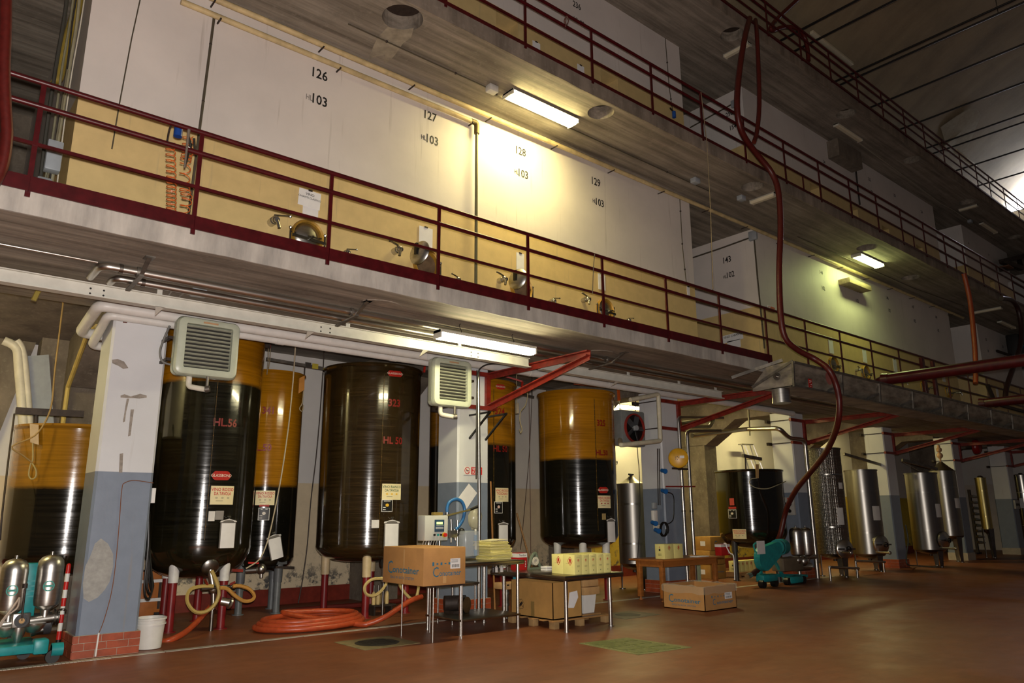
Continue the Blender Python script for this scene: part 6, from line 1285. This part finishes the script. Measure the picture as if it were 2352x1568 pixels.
q = pf(1020, 1228); O('stop_surround', MB().cyl(q, q-V(0, .012, 0), .038, n=20), M('#e0c21c', .4), t); O('stop_button', MB().cyl(q-V(0, .01, 0), q-V(0, .05, 0), .028, n=20), m_redink, t)
for px, m in ((997, m_black), (1005, m_teal), (1012, m_black)): q = pf(px, 1228); O('switch', MB().cyl(q, q-V(0, .025, 0), .016, n=14), m, t)
for k in range(6): q = pf(984+6*k, 1243); O('cable', MB().tube([q+V(0, .12, .01), q+V(.02, .175, -.03), q+V(.03, .2, -.12), q+V(.03, .2, -.22)], .007, n=6), m_white if k % 2 else m_cream, t)
O('frame_post', MB().cyl((max(bx0.x, 6.68), 9.95, 1.0), (max(bx0.x, 6.68), 9.95, bx1.z), .02).cyl((bx1.x+.02, 9.94, 1.0), (bx1.x+.02, 9.94, bx1.z), .02).cyl((bx1.x+.33, 9.9, 1.0), (bx1.x+.33, 9.9, 1.6), .018), m_ss, t)
O('valve_block', MB().bev(PY(1034, 1228, 9.88)-V(.07, .06, .04), PY(1034, 1222, 9.88)+V(.1, .06, .03), .006).cyl(PY(1037, 1225, 9.84), PY(1036, 1192, 9.84), .018).cyl(PY(1046, 1240, 9.88), PY(1044, 1214, 9.88), .022).cyl(PY(1036, 1245, 9.84), PY(1036, 1225, 9.84), .015), m_ss, t)
O('blue_hose', MB().tube([PY(x, y, 9.9) for x, y in ((1027, 1180), (1027, 1165), (1033, 1152), (1046, 1146), (1060, 1151), (1067, 1168), (1064, 1190), (1055, 1206), (1046, 1216))], .026, n=12), M('#2f6aa3', .35), t); O('hose_ferrule', MB().cyl(PY(1027, 1190, 9.9), PY(1027, 1176, 9.9), .03, n=14), m_ss, t)
O('lever_arm', MB().bar(PY(1000, 1190, 9.88), PY(1080, 1170, 9.84), .02, .025), M('#8d8152', .45, .5), t, sm=False); O('lever_grip', MB().cyl(PY(1080, 1170, 9.84), PY(1097, 1163, 9.84), .022), m_black, t)
O('brass_bracket', MB().bev(PY(990, 1183, 9.85), PY(1018, 1176, 9.75), .01), M('#b9a05a', .4, .6), t); O('black_knob', MB().sph(PY(1060, 1220, 9.84), .055, 12).cyl(PY(1060, 1220, 9.84), PY(1045, 1232, 9.88), .02), m_black, t)
O('drip_tray', MB().bev((6.66, 9.5, 1.0), (bx1.x+.4, 9.98, 1.03), .005), m_ssd, t)
# pouches and cord on the table
q = PY(1078, 1240, 9.4); mp3 = NT('clear_bag'); mp3.set(lin('#b8c0c8'), .2, 0, Alpha=.35)
mb = MB().bev(q-V(.16, .1, .24), q+V(.14, .1, .14), .05)
for i, v in enumerate(mb.v): mb.v[i] = v+V(random.uniform(-.015, .015), random.uniform(-.015, .015), 0)
O('clear_bag', mb, mp3.m, label='clear plastic bag standing on the tall stainless table', cat='bag')
t = T('filling_tube', 'white filling tube with blue couplings beside the steel riser', 'tube', PY(1092, 1276, 9.6)); O('tube', MB().cyl(PY(1093, 1276, 9.6), PY(1092, 1215, 9.6), .016), m_white, t)
for py in (1236, 1270): O('coupling', MB().cyl(PY(1092, py+6, 9.6), PY(1092, py-8, 9.6), .03), M('#2a7fc4', .35), t)
# stack of flat yellow cartons
cx0 = PY(1134, 1281, 9.55); 
for k in range(16):
    z = 1.002+.0172*k; dx = random.uniform(-.02, .02)-(.05 if k > 11 else 0); w2 = .2-(.03 if k > 12 else 0)
    mb = MB().obox((cx0.x+dx, 9.55+random.uniform(-.02, .02), z+.007), (1, random.uniform(-.06, .06), 0), (random.uniform(-.06, .06), 1, 0), (0, 0, 1), w2+.01, .2, .0068)
    O('flat_carton', mb, M(('#efe49a', '#e6da88', '#ddd27e')[k % 3], .55, var=.03), label='flat folded yellow carton in the pile on the tall stainless table', cat='carton', group='folded cartons in the pile', sm=False)
O('flat_carton', MB().prism([(cx0.x-.2, 9.35, 1.28), (cx0.x+.12, 9.35, 1.30), (cx0.x+.12, 9.7, 1.30), (cx0.x-.2, 9.7, 1.28)], (0, 0, .006)), M('#e8dfb8', .55), label='loose pale carton lying on top of the folded carton pile', cat='carton', sm=False)
# red and white drum pack
def redbox(label, px, py, Y, z, w, d, h):
    q = PY(px, py, Y); t = T('packet', label, 'packet', V(q.x, Y, z)); O('box', MB().bev((q.x-w/2, Y-d/2, z), (q.x+w/2, Y+d/2, z+h), .004), M('#b3201f', .4), t)
    O('white_band', MB().box((q.x-w/2-.002, Y-d/2-.002, z+h*.74), (q.x+w/2+.002, Y+d/2+.002, z+h*.98)), m_white, t, sm=False)
    words(t, 'ThereBow', h*.17, plane_map((q.x, Y-d/2-.005, z+h*.86), (1, 0, 0), (0, 0, 1)), m_ink, sx=.8)
    for k in range(4): patch(t, 'print_line', plane_map((q.x+w*.3, Y-d/2-.005, z+h*(.2+.1*k)), (1, 0, 0), (0, 0, 1)), w*.1, h*.05, m_white, 1)
    return t
redbox('red and white packet standing on the carton table', 1192, 1307, 9.66, .80, .2, .18, .27)
for k in range(2): O('label_stack', MB().bev((8.42, 9.15, .802+.035*k), (8.56, 9.3, .832+.035*k), .003), m_paper, label=('lower white label block beside the red packet', 'upper white label block beside the red packet')[k], cat='label block')
q = PY(1228, 1294, 9.6); t = T('tape_gun', 'green-grey tape dispenser on the carton table', 'tape dispenser', V(q.x, 9.6, .8)); O('frame', MB().tube([V(q.x-.14, 9.6, .82), V(q.x-.06, 9.6, 1.0), V(q.x+.02, 9.6, 1.05), V(q.x+.06, 9.6, .95), V(q.x+.13, 9.6, .82)], .028, n=8), M('#6f7a66', .5), t); O('roll', MB().lathe([(.03, -.03), (.07, -.03), (.07, .03), (.03, .03), (.03, -.03)], 18, (q.x, 9.6, .93), (0, 1, 0)), m_cream, t); O('foot', MB().box((q.x-.18, 9.55, .8), (q.x+.18, 9.65, .83)), M('#6f7a66', .5), t, sm=False)
for k, (px, c_) in enumerate(((1133, '#3a3532'), (1140, '#c9c6c0'), (1152, '#c9c6c0'), (1166, '#5a4a3a'))):
    q = PY(px, 1304, 9.5); q.z = .8
    O('small_bottle', MB().lathe([(0, 0), (.028, 0), (.03, .01), (.03, .07), (.012, .09), (.012, .11), (0, .11)], 14, q), M(c_, .4), label=('dark little bottle on the carton table', 'pale little bottle on the carton table', 'pale little jar by the folded cartons', 'brown little bottle by the red packet')[k], cat='bottle')
# ---- yellow cartons on table two
m_ye = M('#efe694', .5, var=.04)
p0 = PZ(1320, 1311, .8); x0, y0 = max(p0.x, 7.9), max(p0.y, 8.2)
x0 = PY(1320, 1311, 8.24).x; y0 = 8.24; ye = PX(1267, 1309, x0).y; xe = PY(1404, 1303, y0).x
hz_ = .285; nw = (xe-x0)/5; nd = (ye-y0)/2
def emblem(par, fn, s, m):
    O('emblem', MB().add([fn((.5*s*math.cos(a)*(1+.12*math.cos(4*a))), .62*s*math.sin(a)*(1+.12*math.cos(4*a))) for a in [k*.2618 for k in range(24)]]+[fn(.42*s*math.cos(a)*(1+.12*math.cos(4*a)), .54*s*math.sin(a)*(1+.12*math.cos(4*a))) for a in [k*.2618 for k in range(24)]], [(k, (k+1) % 24, 24+(k+1) % 24, 24+k) for k in range(24)])
      .add([fn(a*s, b*s) for a, b in ((-.28, -.38), (-.1, -.38), (-.1, .0), (0, -.2), (.1, .0), (.1, -.38), (.28, -.38), (.2, .25), (.1, .4), (-.1, .4), (-.2, .25))], [tuple(range(11))]), m, par, sm=False)
def carton(label, a, b, grp, emb='x'):
    t = T('yellow_carton', label, 'carton', ((a[0]+b[0])/2, (a[1]+b[1])/2, a[2]), grp)
    O('box', MB().bev(a, b, .004), m_ye, t); h = b[2]-a[2]
    O('lid_seam', MB().box((a[0]+.01, (a[1]+b[1])/2-.002, b[2]), (b[0]-.01, (a[1]+b[1])/2+.002, b[2]+.0015)), M('#b9ad6a', .6), t, sm=False)
    ff = plane_map(((a[0]+b[0])/2, a[1]-.003, a[2]), (1, 0, 0), (0, 0, 1)); w = b[0]-a[0]
    oo = plane_map((a[0]-.003, (a[1]+b[1])/2, a[2]), (0, -1, 0), (0, 0, 1))
    if emb == 'x':
        emblem(t, lambda u, v: oo(u+(b[1]-a[1])*.12, v+h*.68), h*.32, m_redink); emblem(t, lambda u, v: ff(u, v+h*.72), h*.12, m_redink)
        for k, (dy, ww) in enumerate(((.88, .5), (.45, .35), (.42, .35), (.39, .35))): patch(t, 'small_print', ff, w*ww, h*.012, M('#8f8858', .6, var=0), 1, dy=h*dy)
        patch(t, 'stamp', ff, h*.04, h*.05, m_ink, 1, dy=h*.18); patch(t, 'small_print', oo, h*.2, h*.012, M('#8f8858', .6, var=0), 1, dx=-.03, dy=h*.55)
    else:
        emblem(t, lambda u, v: ff(u, v+h*.74), h*.26, m_redink); emblem(t, lambda u, v: oo(u, v+h*.78), h*.1, m_redink)
        patch(t, 'picture', oo, h*.13, h*.15, m_ink, 1, dy=h*.6); 
        for k in range(2):
            for j in range(4): patch(t, 'icon', oo, h*.05, h*.05, M('#8d8a5c', .6, var=0), 1, dx=(j-1.5)*h*.07, dy=h*(.24+.08*k))
    return t
for i in range(5):
    for j in range(2):
        lab = ('yellow wine carton in the front row on the steel table' if j == 0 else 'yellow wine carton in the back row on the steel table')
        if i == 0: lab = ('first yellow carton of the front row, its crest facing the printed box', 'first yellow carton of the back row, its crest facing the printed box')[j]
        carton(lab, (x0+i*nw+.002, y0+j*nd+.002, .8005), (x0+(i+1)*nw-.002, y0+(j+1)*nd-.002, .8+hz_), 'yellow cartons on the steel table')
# ---- under table two: pallet, big carton, crates, bin
px_, py_, qx_, qy_ = 8.05, 8.62, 9.32, 9.75
t = T('pallet', 'wooden pallet under the carton table', 'pallet', ((px_+qx_)/2, (py_+qy_)/2, 0))
for x in (8.12, 8.66, 9.24):
    for y in (8.68, 9.15, 9.65): O('block', MB().bev((x-.05, y-.06, 0), (x+.05, y+.06, .1), .004), M('#a8875a', .6, var=.2), t)
for y in (8.68, 8.9, 9.15, 9.4, 9.65): O('slat', MB().bev((px_, y-.05, .1), (qx_, y+.05, .122), .003), m_wood, t)
bq0 = PZ(1208, 1418, .13); 
t = T('cardboard_box', 'large plain cardboard box with a crossed circle mark under the carton table', 'cardboard box', (8.35, 9.15, .124))
bx_ = (8.1, 8.68, 8.72, 9.66)
O('walls', MB().box((bx_[0], bx_[1], .124), (bx_[0]+.01, bx_[3], .66)).box((bx_[2]-.01, bx_[1], .124), (bx_[2], bx_[3], .66)).box((bx_[0], bx_[1], .124), (bx_[2], bx_[1]+.01, .66)).box((bx_[0], bx_[3]-.01, .124), (bx_[2], bx_[3], .66)).box((bx_[0], bx_[1], .124), (bx_[2], bx_[3], .14)), M('#b58a4c', .75, var=.08), t, sm=False)
fm = plane_map((bx_[0]-.004, 9.42, .3), (0, -1, 0), (0, 0, 1)); O('cross_mark', MB().lathe([(.075, 0), (.082, 0)], 6, fm(0, 0), (1, 0, 0)).obox(fm(0, 0), (0, -1, .8), (0, .8, 1), (1, 0, 0), .05, .018, .001).obox(fm(0, 0), (0, -1, -.8), (0, -.8, 1), (1, 0, 0), .07, .004, .001), m_iron, t, sm=False)
O('tape', MB().box((bx_[0]-.003, 9.1, .14), (bx_[0]-.001, 9.18, .36)), M('#8f7440', .5), t, sm=False); O('torn_paper', MB().prism([(8.42, bx_[1]-.004, z_) if 0 else (8.42+a, bx_[1]-.004, b_) for a, b_ in ((0, .28), (.03, .5), (.2, .52), (.22, .42), (.16, .33), (.12, .27))], (0, .002, 0)), m_paper, t, sm=False)
t = T('bin', 'white plastic bin under the carton table below two wooden boxes', 'bin', (9.13, 9.05, .124)); O('body', MB().lathe([(0, .0), (.17, 0), (.21, .28), (.222, .285), (.2, .28), (0, .27)], 4, (9.13, 9.05, .124)).rotz(math.pi/4, (9.13, 9.05, 0)), m_white, t)
for k, dx in enumerate((.02, 0)):
    O('wooden_box', MB().bev((8.95+dx, 8.86, .41+.13*k), (9.3+dx, 9.24, .53+.13*k), .006), M('#c39a66', .6, var=.15), label=('lower shallow wooden box on the white bin', 'upper shallow wooden box on the white bin')[k], cat='box')
t = T('wooden_box', 'shallow wooden box with a hand hole on the adjustable post between the tables', 'box', (8.1, 9.95, .5)); q = PY(1185, 1344, 10.05); O('body', MB().bev((q.x-.28, 10.0, q.z-.05), (q.x+.28, 10.3, q.z+.05), .006), M('#c39a66', .6, var=.15), t); O('hand_hole', MB().box((q.x-.24, 9.996, q.z+.01), (q.x-.19, 10.0, q.z+.03)), m_black, t, sm=False)
O('jack_post', MB().cyl((q.x-.15, 10.12, 0), (q.x-.15, 10.12, q.z-.05), .035, n=14).cyl((q.x-.15, 10.12, .2), (q.x-.15, 10.12, .24), .05, n=14).cyl((q.x-.15, 10.12, .38), (q.x-.15, 10.12, .42), .05, n=14), m_galv, label='silver adjustable post under the shallow wooden box', cat='post')
O('blue_canister', MB().bev(PY(1178, 1336, 10.15)-V(.0, .06, .0), PY(1191, 1317, 10.1)+V(0, .06, 0), .015), M('#2a7896', .4), label='small blue canister standing on the shallow wooden box', cat='canister')
# ---- dark pump under the tall table
t = T('small_pump', 'dark motor pump with brass rings under the tall stainless table', 'pump', (7.0, 9.75, .22))
O('motor', MB().cyl((6.95, 9.9, .36), (7.25, 9.75, .36), .11, n=20), m_iron, t); O('ring', MB().lathe([(.08, 0), (.11, 0), (.11, .03), (.08, .03), (.08, 0)], 22, (7.14, 9.62, .345), (.4, -1, 0)), M('#b3882c', .3, 1), t); O('volute', MB().lathe([(0, 0), (.12, 0), (.12, .1), (0, .1)], 22, (7.12, 9.68, .345), (.4, -1, 0)), m_ssd, t); O('feet', MB().box((6.95, 9.65, .22), (7.25, 9.9, .26)), m_iron, t, sm=False)
# broom stick
O('broom_stick', MB().cyl(PY(1187, 1178, 13.0), V(PY(1206, 1262, 12.6).x+.4, 12.6, .02), .02, n=10), m_wood, label='wooden broom stick leaning beside tank three hundred and twenty-four', cat='stick')
O('broom_stick', MB().cyl(PY(1127, 1105, 11.0), V(PY(1127, 1105, 11.0).x+.06, 10.95, 0), .018, n=10), M('#9a6a35', .6), label='wooden stick standing beside the right edge of the second pillar', cat='stick')
# ---- wooden table with cartons and red packet
t = T('wooden_table', 'plain wooden table in front of the third pillar', 'table', (13.1, 10.2, 0)); m_wt = M('#a8662c', .5, var=.2, vs=3, st=(.6, 5, 5))
O('top', MB().bev((12.06, 9.74, .765), (14.15, 10.62, .8), .006), m_wt, t)
O('apron', MB().box((12.2, 9.84, .65), (14.02, 9.87, .765)).box((12.2, 10.5, .65), (14.02, 10.53, .765)).box((12.18, 9.84, .65), (12.21, 10.53, .765)).box((14.0, 9.84, .65), (14.03, 10.53, .765)), m_wt, t, sm=False)
for x in (12.22, 13.98):
    for y in (9.89, 10.47): O('leg', MB().bev((x-.045, y-.045, .06), (x+.045, y+.045, .765), .006).cyl((x, y, 0), (x, y, .07), .02).cyl((x, y, 0), (x, y, .012), .045), m_wt, t)
a = PZ(1541, 1272, .8)
wx, wy = 12.36, 9.92
carton('yellow carton with a small picture at the front of the wooden table', (wx, wy, .8005), (wx+.3, wy+.24, 1.09), 'cartons on the wooden table', 'y'); carton('yellow carton standing behind another on the wooden table', (wx+.31, wy+.0, .8005), (wx+.6, wy+.24, 1.085), 'cartons on the wooden table', 'y')
redbox('red and white packet with a hanging strap on the wooden table', 1660, 1270, 9.95, .8, .32, .16, .24)
q = PY(1668, 1250, 9.84); O('strap', MB().tube([V(q.x, 9.9, 1.052), V(q.x+.01, 9.852, 1.05), V(q.x+.02, 9.845, .97), V(q.x+.03, 9.78, .85), V(q.x+.05, 9.715, .8), V(q.x+.05, 9.71, .55), V(q.x+.03, 9.71, .3)], .014, n=4), m_paper, label='white strap hanging from the red packet over the table edge', cat='strap')
O('paper_stack', MB().bev((13.35, 9.85, .8005), (13.75, 10.05, .818), .002), m_paper, label='white papers lying beside the red packet on the wooden table', cat='papers')
# ---- cartons behind
for k, (px, py, Y, w, d, h, z) in enumerate(((1632, 1308, 12.6, .7, .5, .36, 0), (1632, 1308, 12.6, .68, .5, .36, .365), (1636, 1308, 12.6, .7, .5, .36, .73))):
    q = PY(px, py, Y); tt = T('cardboard_box', ('bottom', 'middle', 'top')[k]+' cardboard box of the stack behind the wooden table', 'cardboard box', V(q.x, Y, z), 'stacked boxes behind the table')
    O('walls', MB().bev((q.x-w/2, Y-d/2, z), (q.x+w/2, Y+d/2, z+h), .01), M('#b0833c', .7, var=.1), tt); words(tt, 'C', h*.5, plane_map((q.x, Y-d/2-.004, z+h/2), (1, 0, 0), (0, 0, 1)), m_blueink, -.12); words(tt, 'onotainer', h*.22, plane_map((q.x, Y-d/2-.004, z+h/2), (1, 0, 0), (0, 0, 1)), m_blueink, .1)
    patch(tt, 'address_label', plane_map((q.x-w/2-.004, Y, z+h/2), (0, -1, 0), (0, 0, 1)), .16, .12, m_paper, 1)
q = PY(1707, 1300, 12.5); t = T('pallet', 'low wooden pallet under the yellow cartons behind the black tank', 'pallet', V(q.x, 12.5, 0)); O('deck', MB().bev((q.x-.7, 12.2, .1), (q.x+.7, 12.8, .13), .004), m_wood, t)
for dx in (-.6, 0, .6): O('block', MB().bev((q.x+dx-.06, 12.22, 0), (q.x+dx+.06, 12.78, .1), .004), m_wood, t)
for k in range(6): carton('yellow carton on the low pallet behind the black tank', (q.x-.62+.205*k, 12.3, .131), (q.x-.42+.205*k, 12.55, .42), 'cartons on the low pallet', 'y')
q = PY(1598, 1330, 11.6); O('green_panel', MB().bev((q.x-.2, 11.58, 0), (q.x+.2, 11.62, .62), .004), M('#b8d0b0', .5), label='pale green board standing behind the wooden table', cat='board')
# aluminium ladder
t = T('ladder', 'aluminium step ladder leaning on the back wall behind the black tank', 'ladder', PY(1715, 1300, 13.6))
for px in (1703, 1722): 
    tp = PY(px, 1020, 14.3); bt = V(tp.x+.35, 13.5, 0); O('stile', MB().bar(bt, tp, .07, .03), m_ss, t, sm=False)
for px in (1711, 1730): tp = PY(px, 1022, 14.2); bt = V(tp.x+.6, 13.2, 0); O('stile', MB().bar(bt, tp, .06, .03), m_ss, t, sm=False)
for k in range(10):
    f_ = (k+.6)/11; a = V(PY(1703, 1020, 14.3).x+.35, 13.5, 0).lerp(PY(1703, 1020, 14.3), f_); b = V(PY(1722, 1020, 14.3).x+.35, 13.5, 0).lerp(PY(1722, 1020, 14.3), f_); O('rung', MB().bar(a, b, .05, .025), m_ss, t, sm=False)
O('top_cap', MB().bar(PY(1700, 1020, 14.25), PY(1726, 1021, 14.25), .16, .04), m_ss, t, sm=False)
# ---- teal pump by the fourth pillar
t = T('wine_pump', 'teal wheeled wine pump with a big belt cover below the red hose', 'pump', PY(1790, 1338, 10.35)); Yp = 10.35
g = lambda px, py, Y=Yp: PY(px, py, Y)
def disc(px, py, rx, Y, th): 
    c = g(px, py, Y); return MB().lathe([(0, -th), (rx*.9, -th), (rx, -th*.6), (rx, th), (0, th)], 28, c, (0, 1, 0))
k1 = psz(1, g(1760, 1285))
ca, cb = g(1760, 1283, Yp-.25), g(1788, 1262, Yp-.25); mb = MB(); poly = []
ra, rb_ = 26*k1, 17*k1
d = (cb-ca); L_ = math.hypot(d.x, d.z); ang = math.atan2(d.z, d.x); al = math.acos((ra-rb_)/L_)
for k in range(15): a = ang+al+(2*math.pi-2*al)*k/14; poly.append(ca+V(ra*math.cos(a), 0, ra*math.sin(a)))
for k in range(9): a = ang-al+2*al*k/8; poly.append(cb+V(rb_*math.cos(a), 0, rb_*math.sin(a)))
O('belt_cover', MB().prism(poly, (0, .16, 0)), m_teal, t, sm=False)
c = g(1789, 1256, Yp-.1); O('motor', MB().cyl(c+V(-.1, 0, 0), c+V(.38, .1, 0), 17*k1, n=24), M('#177f82', .4), t)
for k in range(5): O('motor_fin', MB().cyl(c+V(.02+.07*k, .03+.02*k, 0), c+V(.04+.07*k, .035+.02*k, 0), 18*k1, n=24), m_teal, t)
O('frame', MB().bar(g(1742, 1250), g(1748, 1320), .06, .06).bar(g(1780, 1290), g(1800, 1325), .06, .06).bar(g(1742, 1320), g(1852, 1322), .08, .07), m_teal, t, sm=False)
for px, py in ((1762, 1325), (1822, 1329)): q = g(px, py, Yp-.2); O('wheel_box', MB().bev(q-V(.32, .12, .1), q+V(.3, .12, .07), .05), m_teal, t)
for px in (1747, 1775, 1805, 1840): q = g(px, 1334, Yp-.2); O('wheel', MB().cyl((q.x, q.y-.1, .09), (q.x, q.y+.02, .09), .09, n=20), m_black, t)
O('gearbox', MB().bev(g(1789, 1312)-V(0, .15, 0), g(1832, 1278)+V(0, .2, 0), .03), M('#6b5d4a', .6), t)
O('pump_head', MB().cyl(g(1826, 1302), g(1858, 1299), .11, n=18).sph(g(1845, 1288, Yp-.1), .13, 14).sph(g(1832, 1286, Yp-.1), .1, 14), m_ss, t)
O('handle', MB().tube([g(1736, 1270, Yp-.1), g(1731, 1252, Yp-.1), g(1738, 1247, Yp-.1), g(1744, 1256, Yp-.1)], .02, n=6), m_teal, t); O('spec_card', MB().obox(g(1748, 1257, Yp-.28), (1, 0, 0), (0, 0, 1), (0, 1, 0), .16, .15, .005), m_paper, t, sm=False)
O('suction_hose', MB().tube([g(1752, 1300, Yp-.05), g(1738, 1310, Yp-.05), g(1724, 1320, Yp-.05)], .06, n=12), M('#3a1410', .45), t); O('hose_nozzle', MB().cyl(g(1724, 1320, Yp-.05), g(1716, 1324, Yp-.05), .066, n=14), m_ss, t)
for k, px in enumerate((1833, 1855)):
    q = g(px, 1278, 10.5); housing(t, V(q.x, q.y, q.z), .17, g(px, 1212, 10.5).z-q.z)
O('housing_pipe', MB().cyl(g(1815, 1282, 10.5), g(1872, 1278, 10.5), .06, n=14).cyl(g(1833, 1278, 10.5), V(g(1833, 1278, 10.5).x, 10.5, .1), .05, n=12), m_ss, t)
# steel frames and hoses below the steel tanks
for k, (a, b) in enumerate((((1905, 1302), (1972, 1305)), ((1965, 1288), (2032, 1290)))): YR = (10.0, 10.36)[k]; O('floor_rail', MB().cyl(PY(*a, YR), PY(*b, YR), .035, n=12).cyl(PY(*a, YR), V(PY(*a, YR).x, YR, 0), .03).cyl(PY(*b, YR)-V(.1, 0, 0), V(PY(*b, YR).x-.1, YR, 0), .03), m_ss, label=('low steel pipe in front of the dimpled tank', 'low steel pipe in front of the shorter smooth tank')[k], cat='pipe')
wire('thin hose trailing on the floor by the sixth pillar', [PY(x, y, 10.2) for x, y in ((2080, 1205), (2086, 1240), (2082, 1275), (2085, 1296))]+[PZ(2110, 1299, .02), PZ(2150, 1302, .02)], .02, '#4f5550', 'hose', 'hose')
# rack of steel valves between far pillars
t = T('valve_rack', 'rack with a column of shiny steel spouts between the far pillars', 'rack', V(PY(2246, 1240, 12.2).x, 12.2, 0)); q = PY(2242, 1240, 12.2)
O('post', MB().box((q.x-.05, 12.15, 0), (q.x+.05, 12.25, PY(2242, 1125, 12.2).z)).box((q.x-.3, 12.15, 0), (q.x+.3, 12.25, .06)), m_iron, t, sm=False)
for k in range(9): z = PY(2244, 1140+13*k, 12.2).z; O('spout', MB().cyl((q.x-.1, 12.1, z), (q.x+.25, 11.95, z-.03), .06, .03, n=12), m_ss, t)
# ---- floor covers
def cover(name, label, pts, m, cells=None):
    t = T(name, label, 'floor cover', sum(pts, Vector())/len(pts)); O('frame', MB().prism([V(p.x, p.y, .001) for p in pts], (0, 0, .007)), m, t, sm=False); return t
pts = [PZ(*p) for p in ((1330, 1478), (1440, 1465), (1590, 1487), (1465, 1504))]
t = cover('access_cover', 'rectangular green-grey floor cover with a ribbed panel grid', pts, M('#8a8a5a', .6, var=.25, vs=8))
u, v = pts[1]-pts[0], pts[3]-pts[0]
for i in range(4):
    for j in range(2):
        o_ = pts[0]+u*(.07+.45*j)+v*(.05+.235*i); O('panel', MB().prism([V(p.x, p.y, .008) for p in (o_, o_+u*.41, o_+u*.41+v*.2, o_+v*.2)], (0, 0, .006)), M('#757a45', .6, var=.3, vs=14), t, sm=False)
c = PZ(866, 1476); t = T('floor_drain', 'dark round floor drain in a pale square frame before the stand', 'drain', c)
O('frame', MB().box((c.x-.42, c.y-.42, .001), (c.x+.42, c.y+.42, .006)), M('#8a7a55', .7, var=.25), t, sm=False); O('grate', MB().lathe([(0, .012), (.28, .012), (.3, .006)], 28, V(c.x, c.y, 0)), M('#2b2620', .6), t)
for k in range(7): O('slot', MB().box((c.x-.2, c.y-.19+.06*k, .012), (c.x+.2, c.y-.17+.06*k, .015)), m_black, t, sm=False)
c = PZ(1442, 1412); t = T('floor_drain', 'small grey floor drain between the steel table and the open box', 'drain', c)
O('frame', MB().box((c.x-.45, c.y-.35, .001), (c.x+.45, c.y+.35, .006)), M('#7d7365', .7, var=.2), t, sm=False); O('grate', MB().lathe([(0, .01), (.2, .01), (.22, .006)], 24, V(c.x, c.y, 0)), M('#2b2620', .6), t)
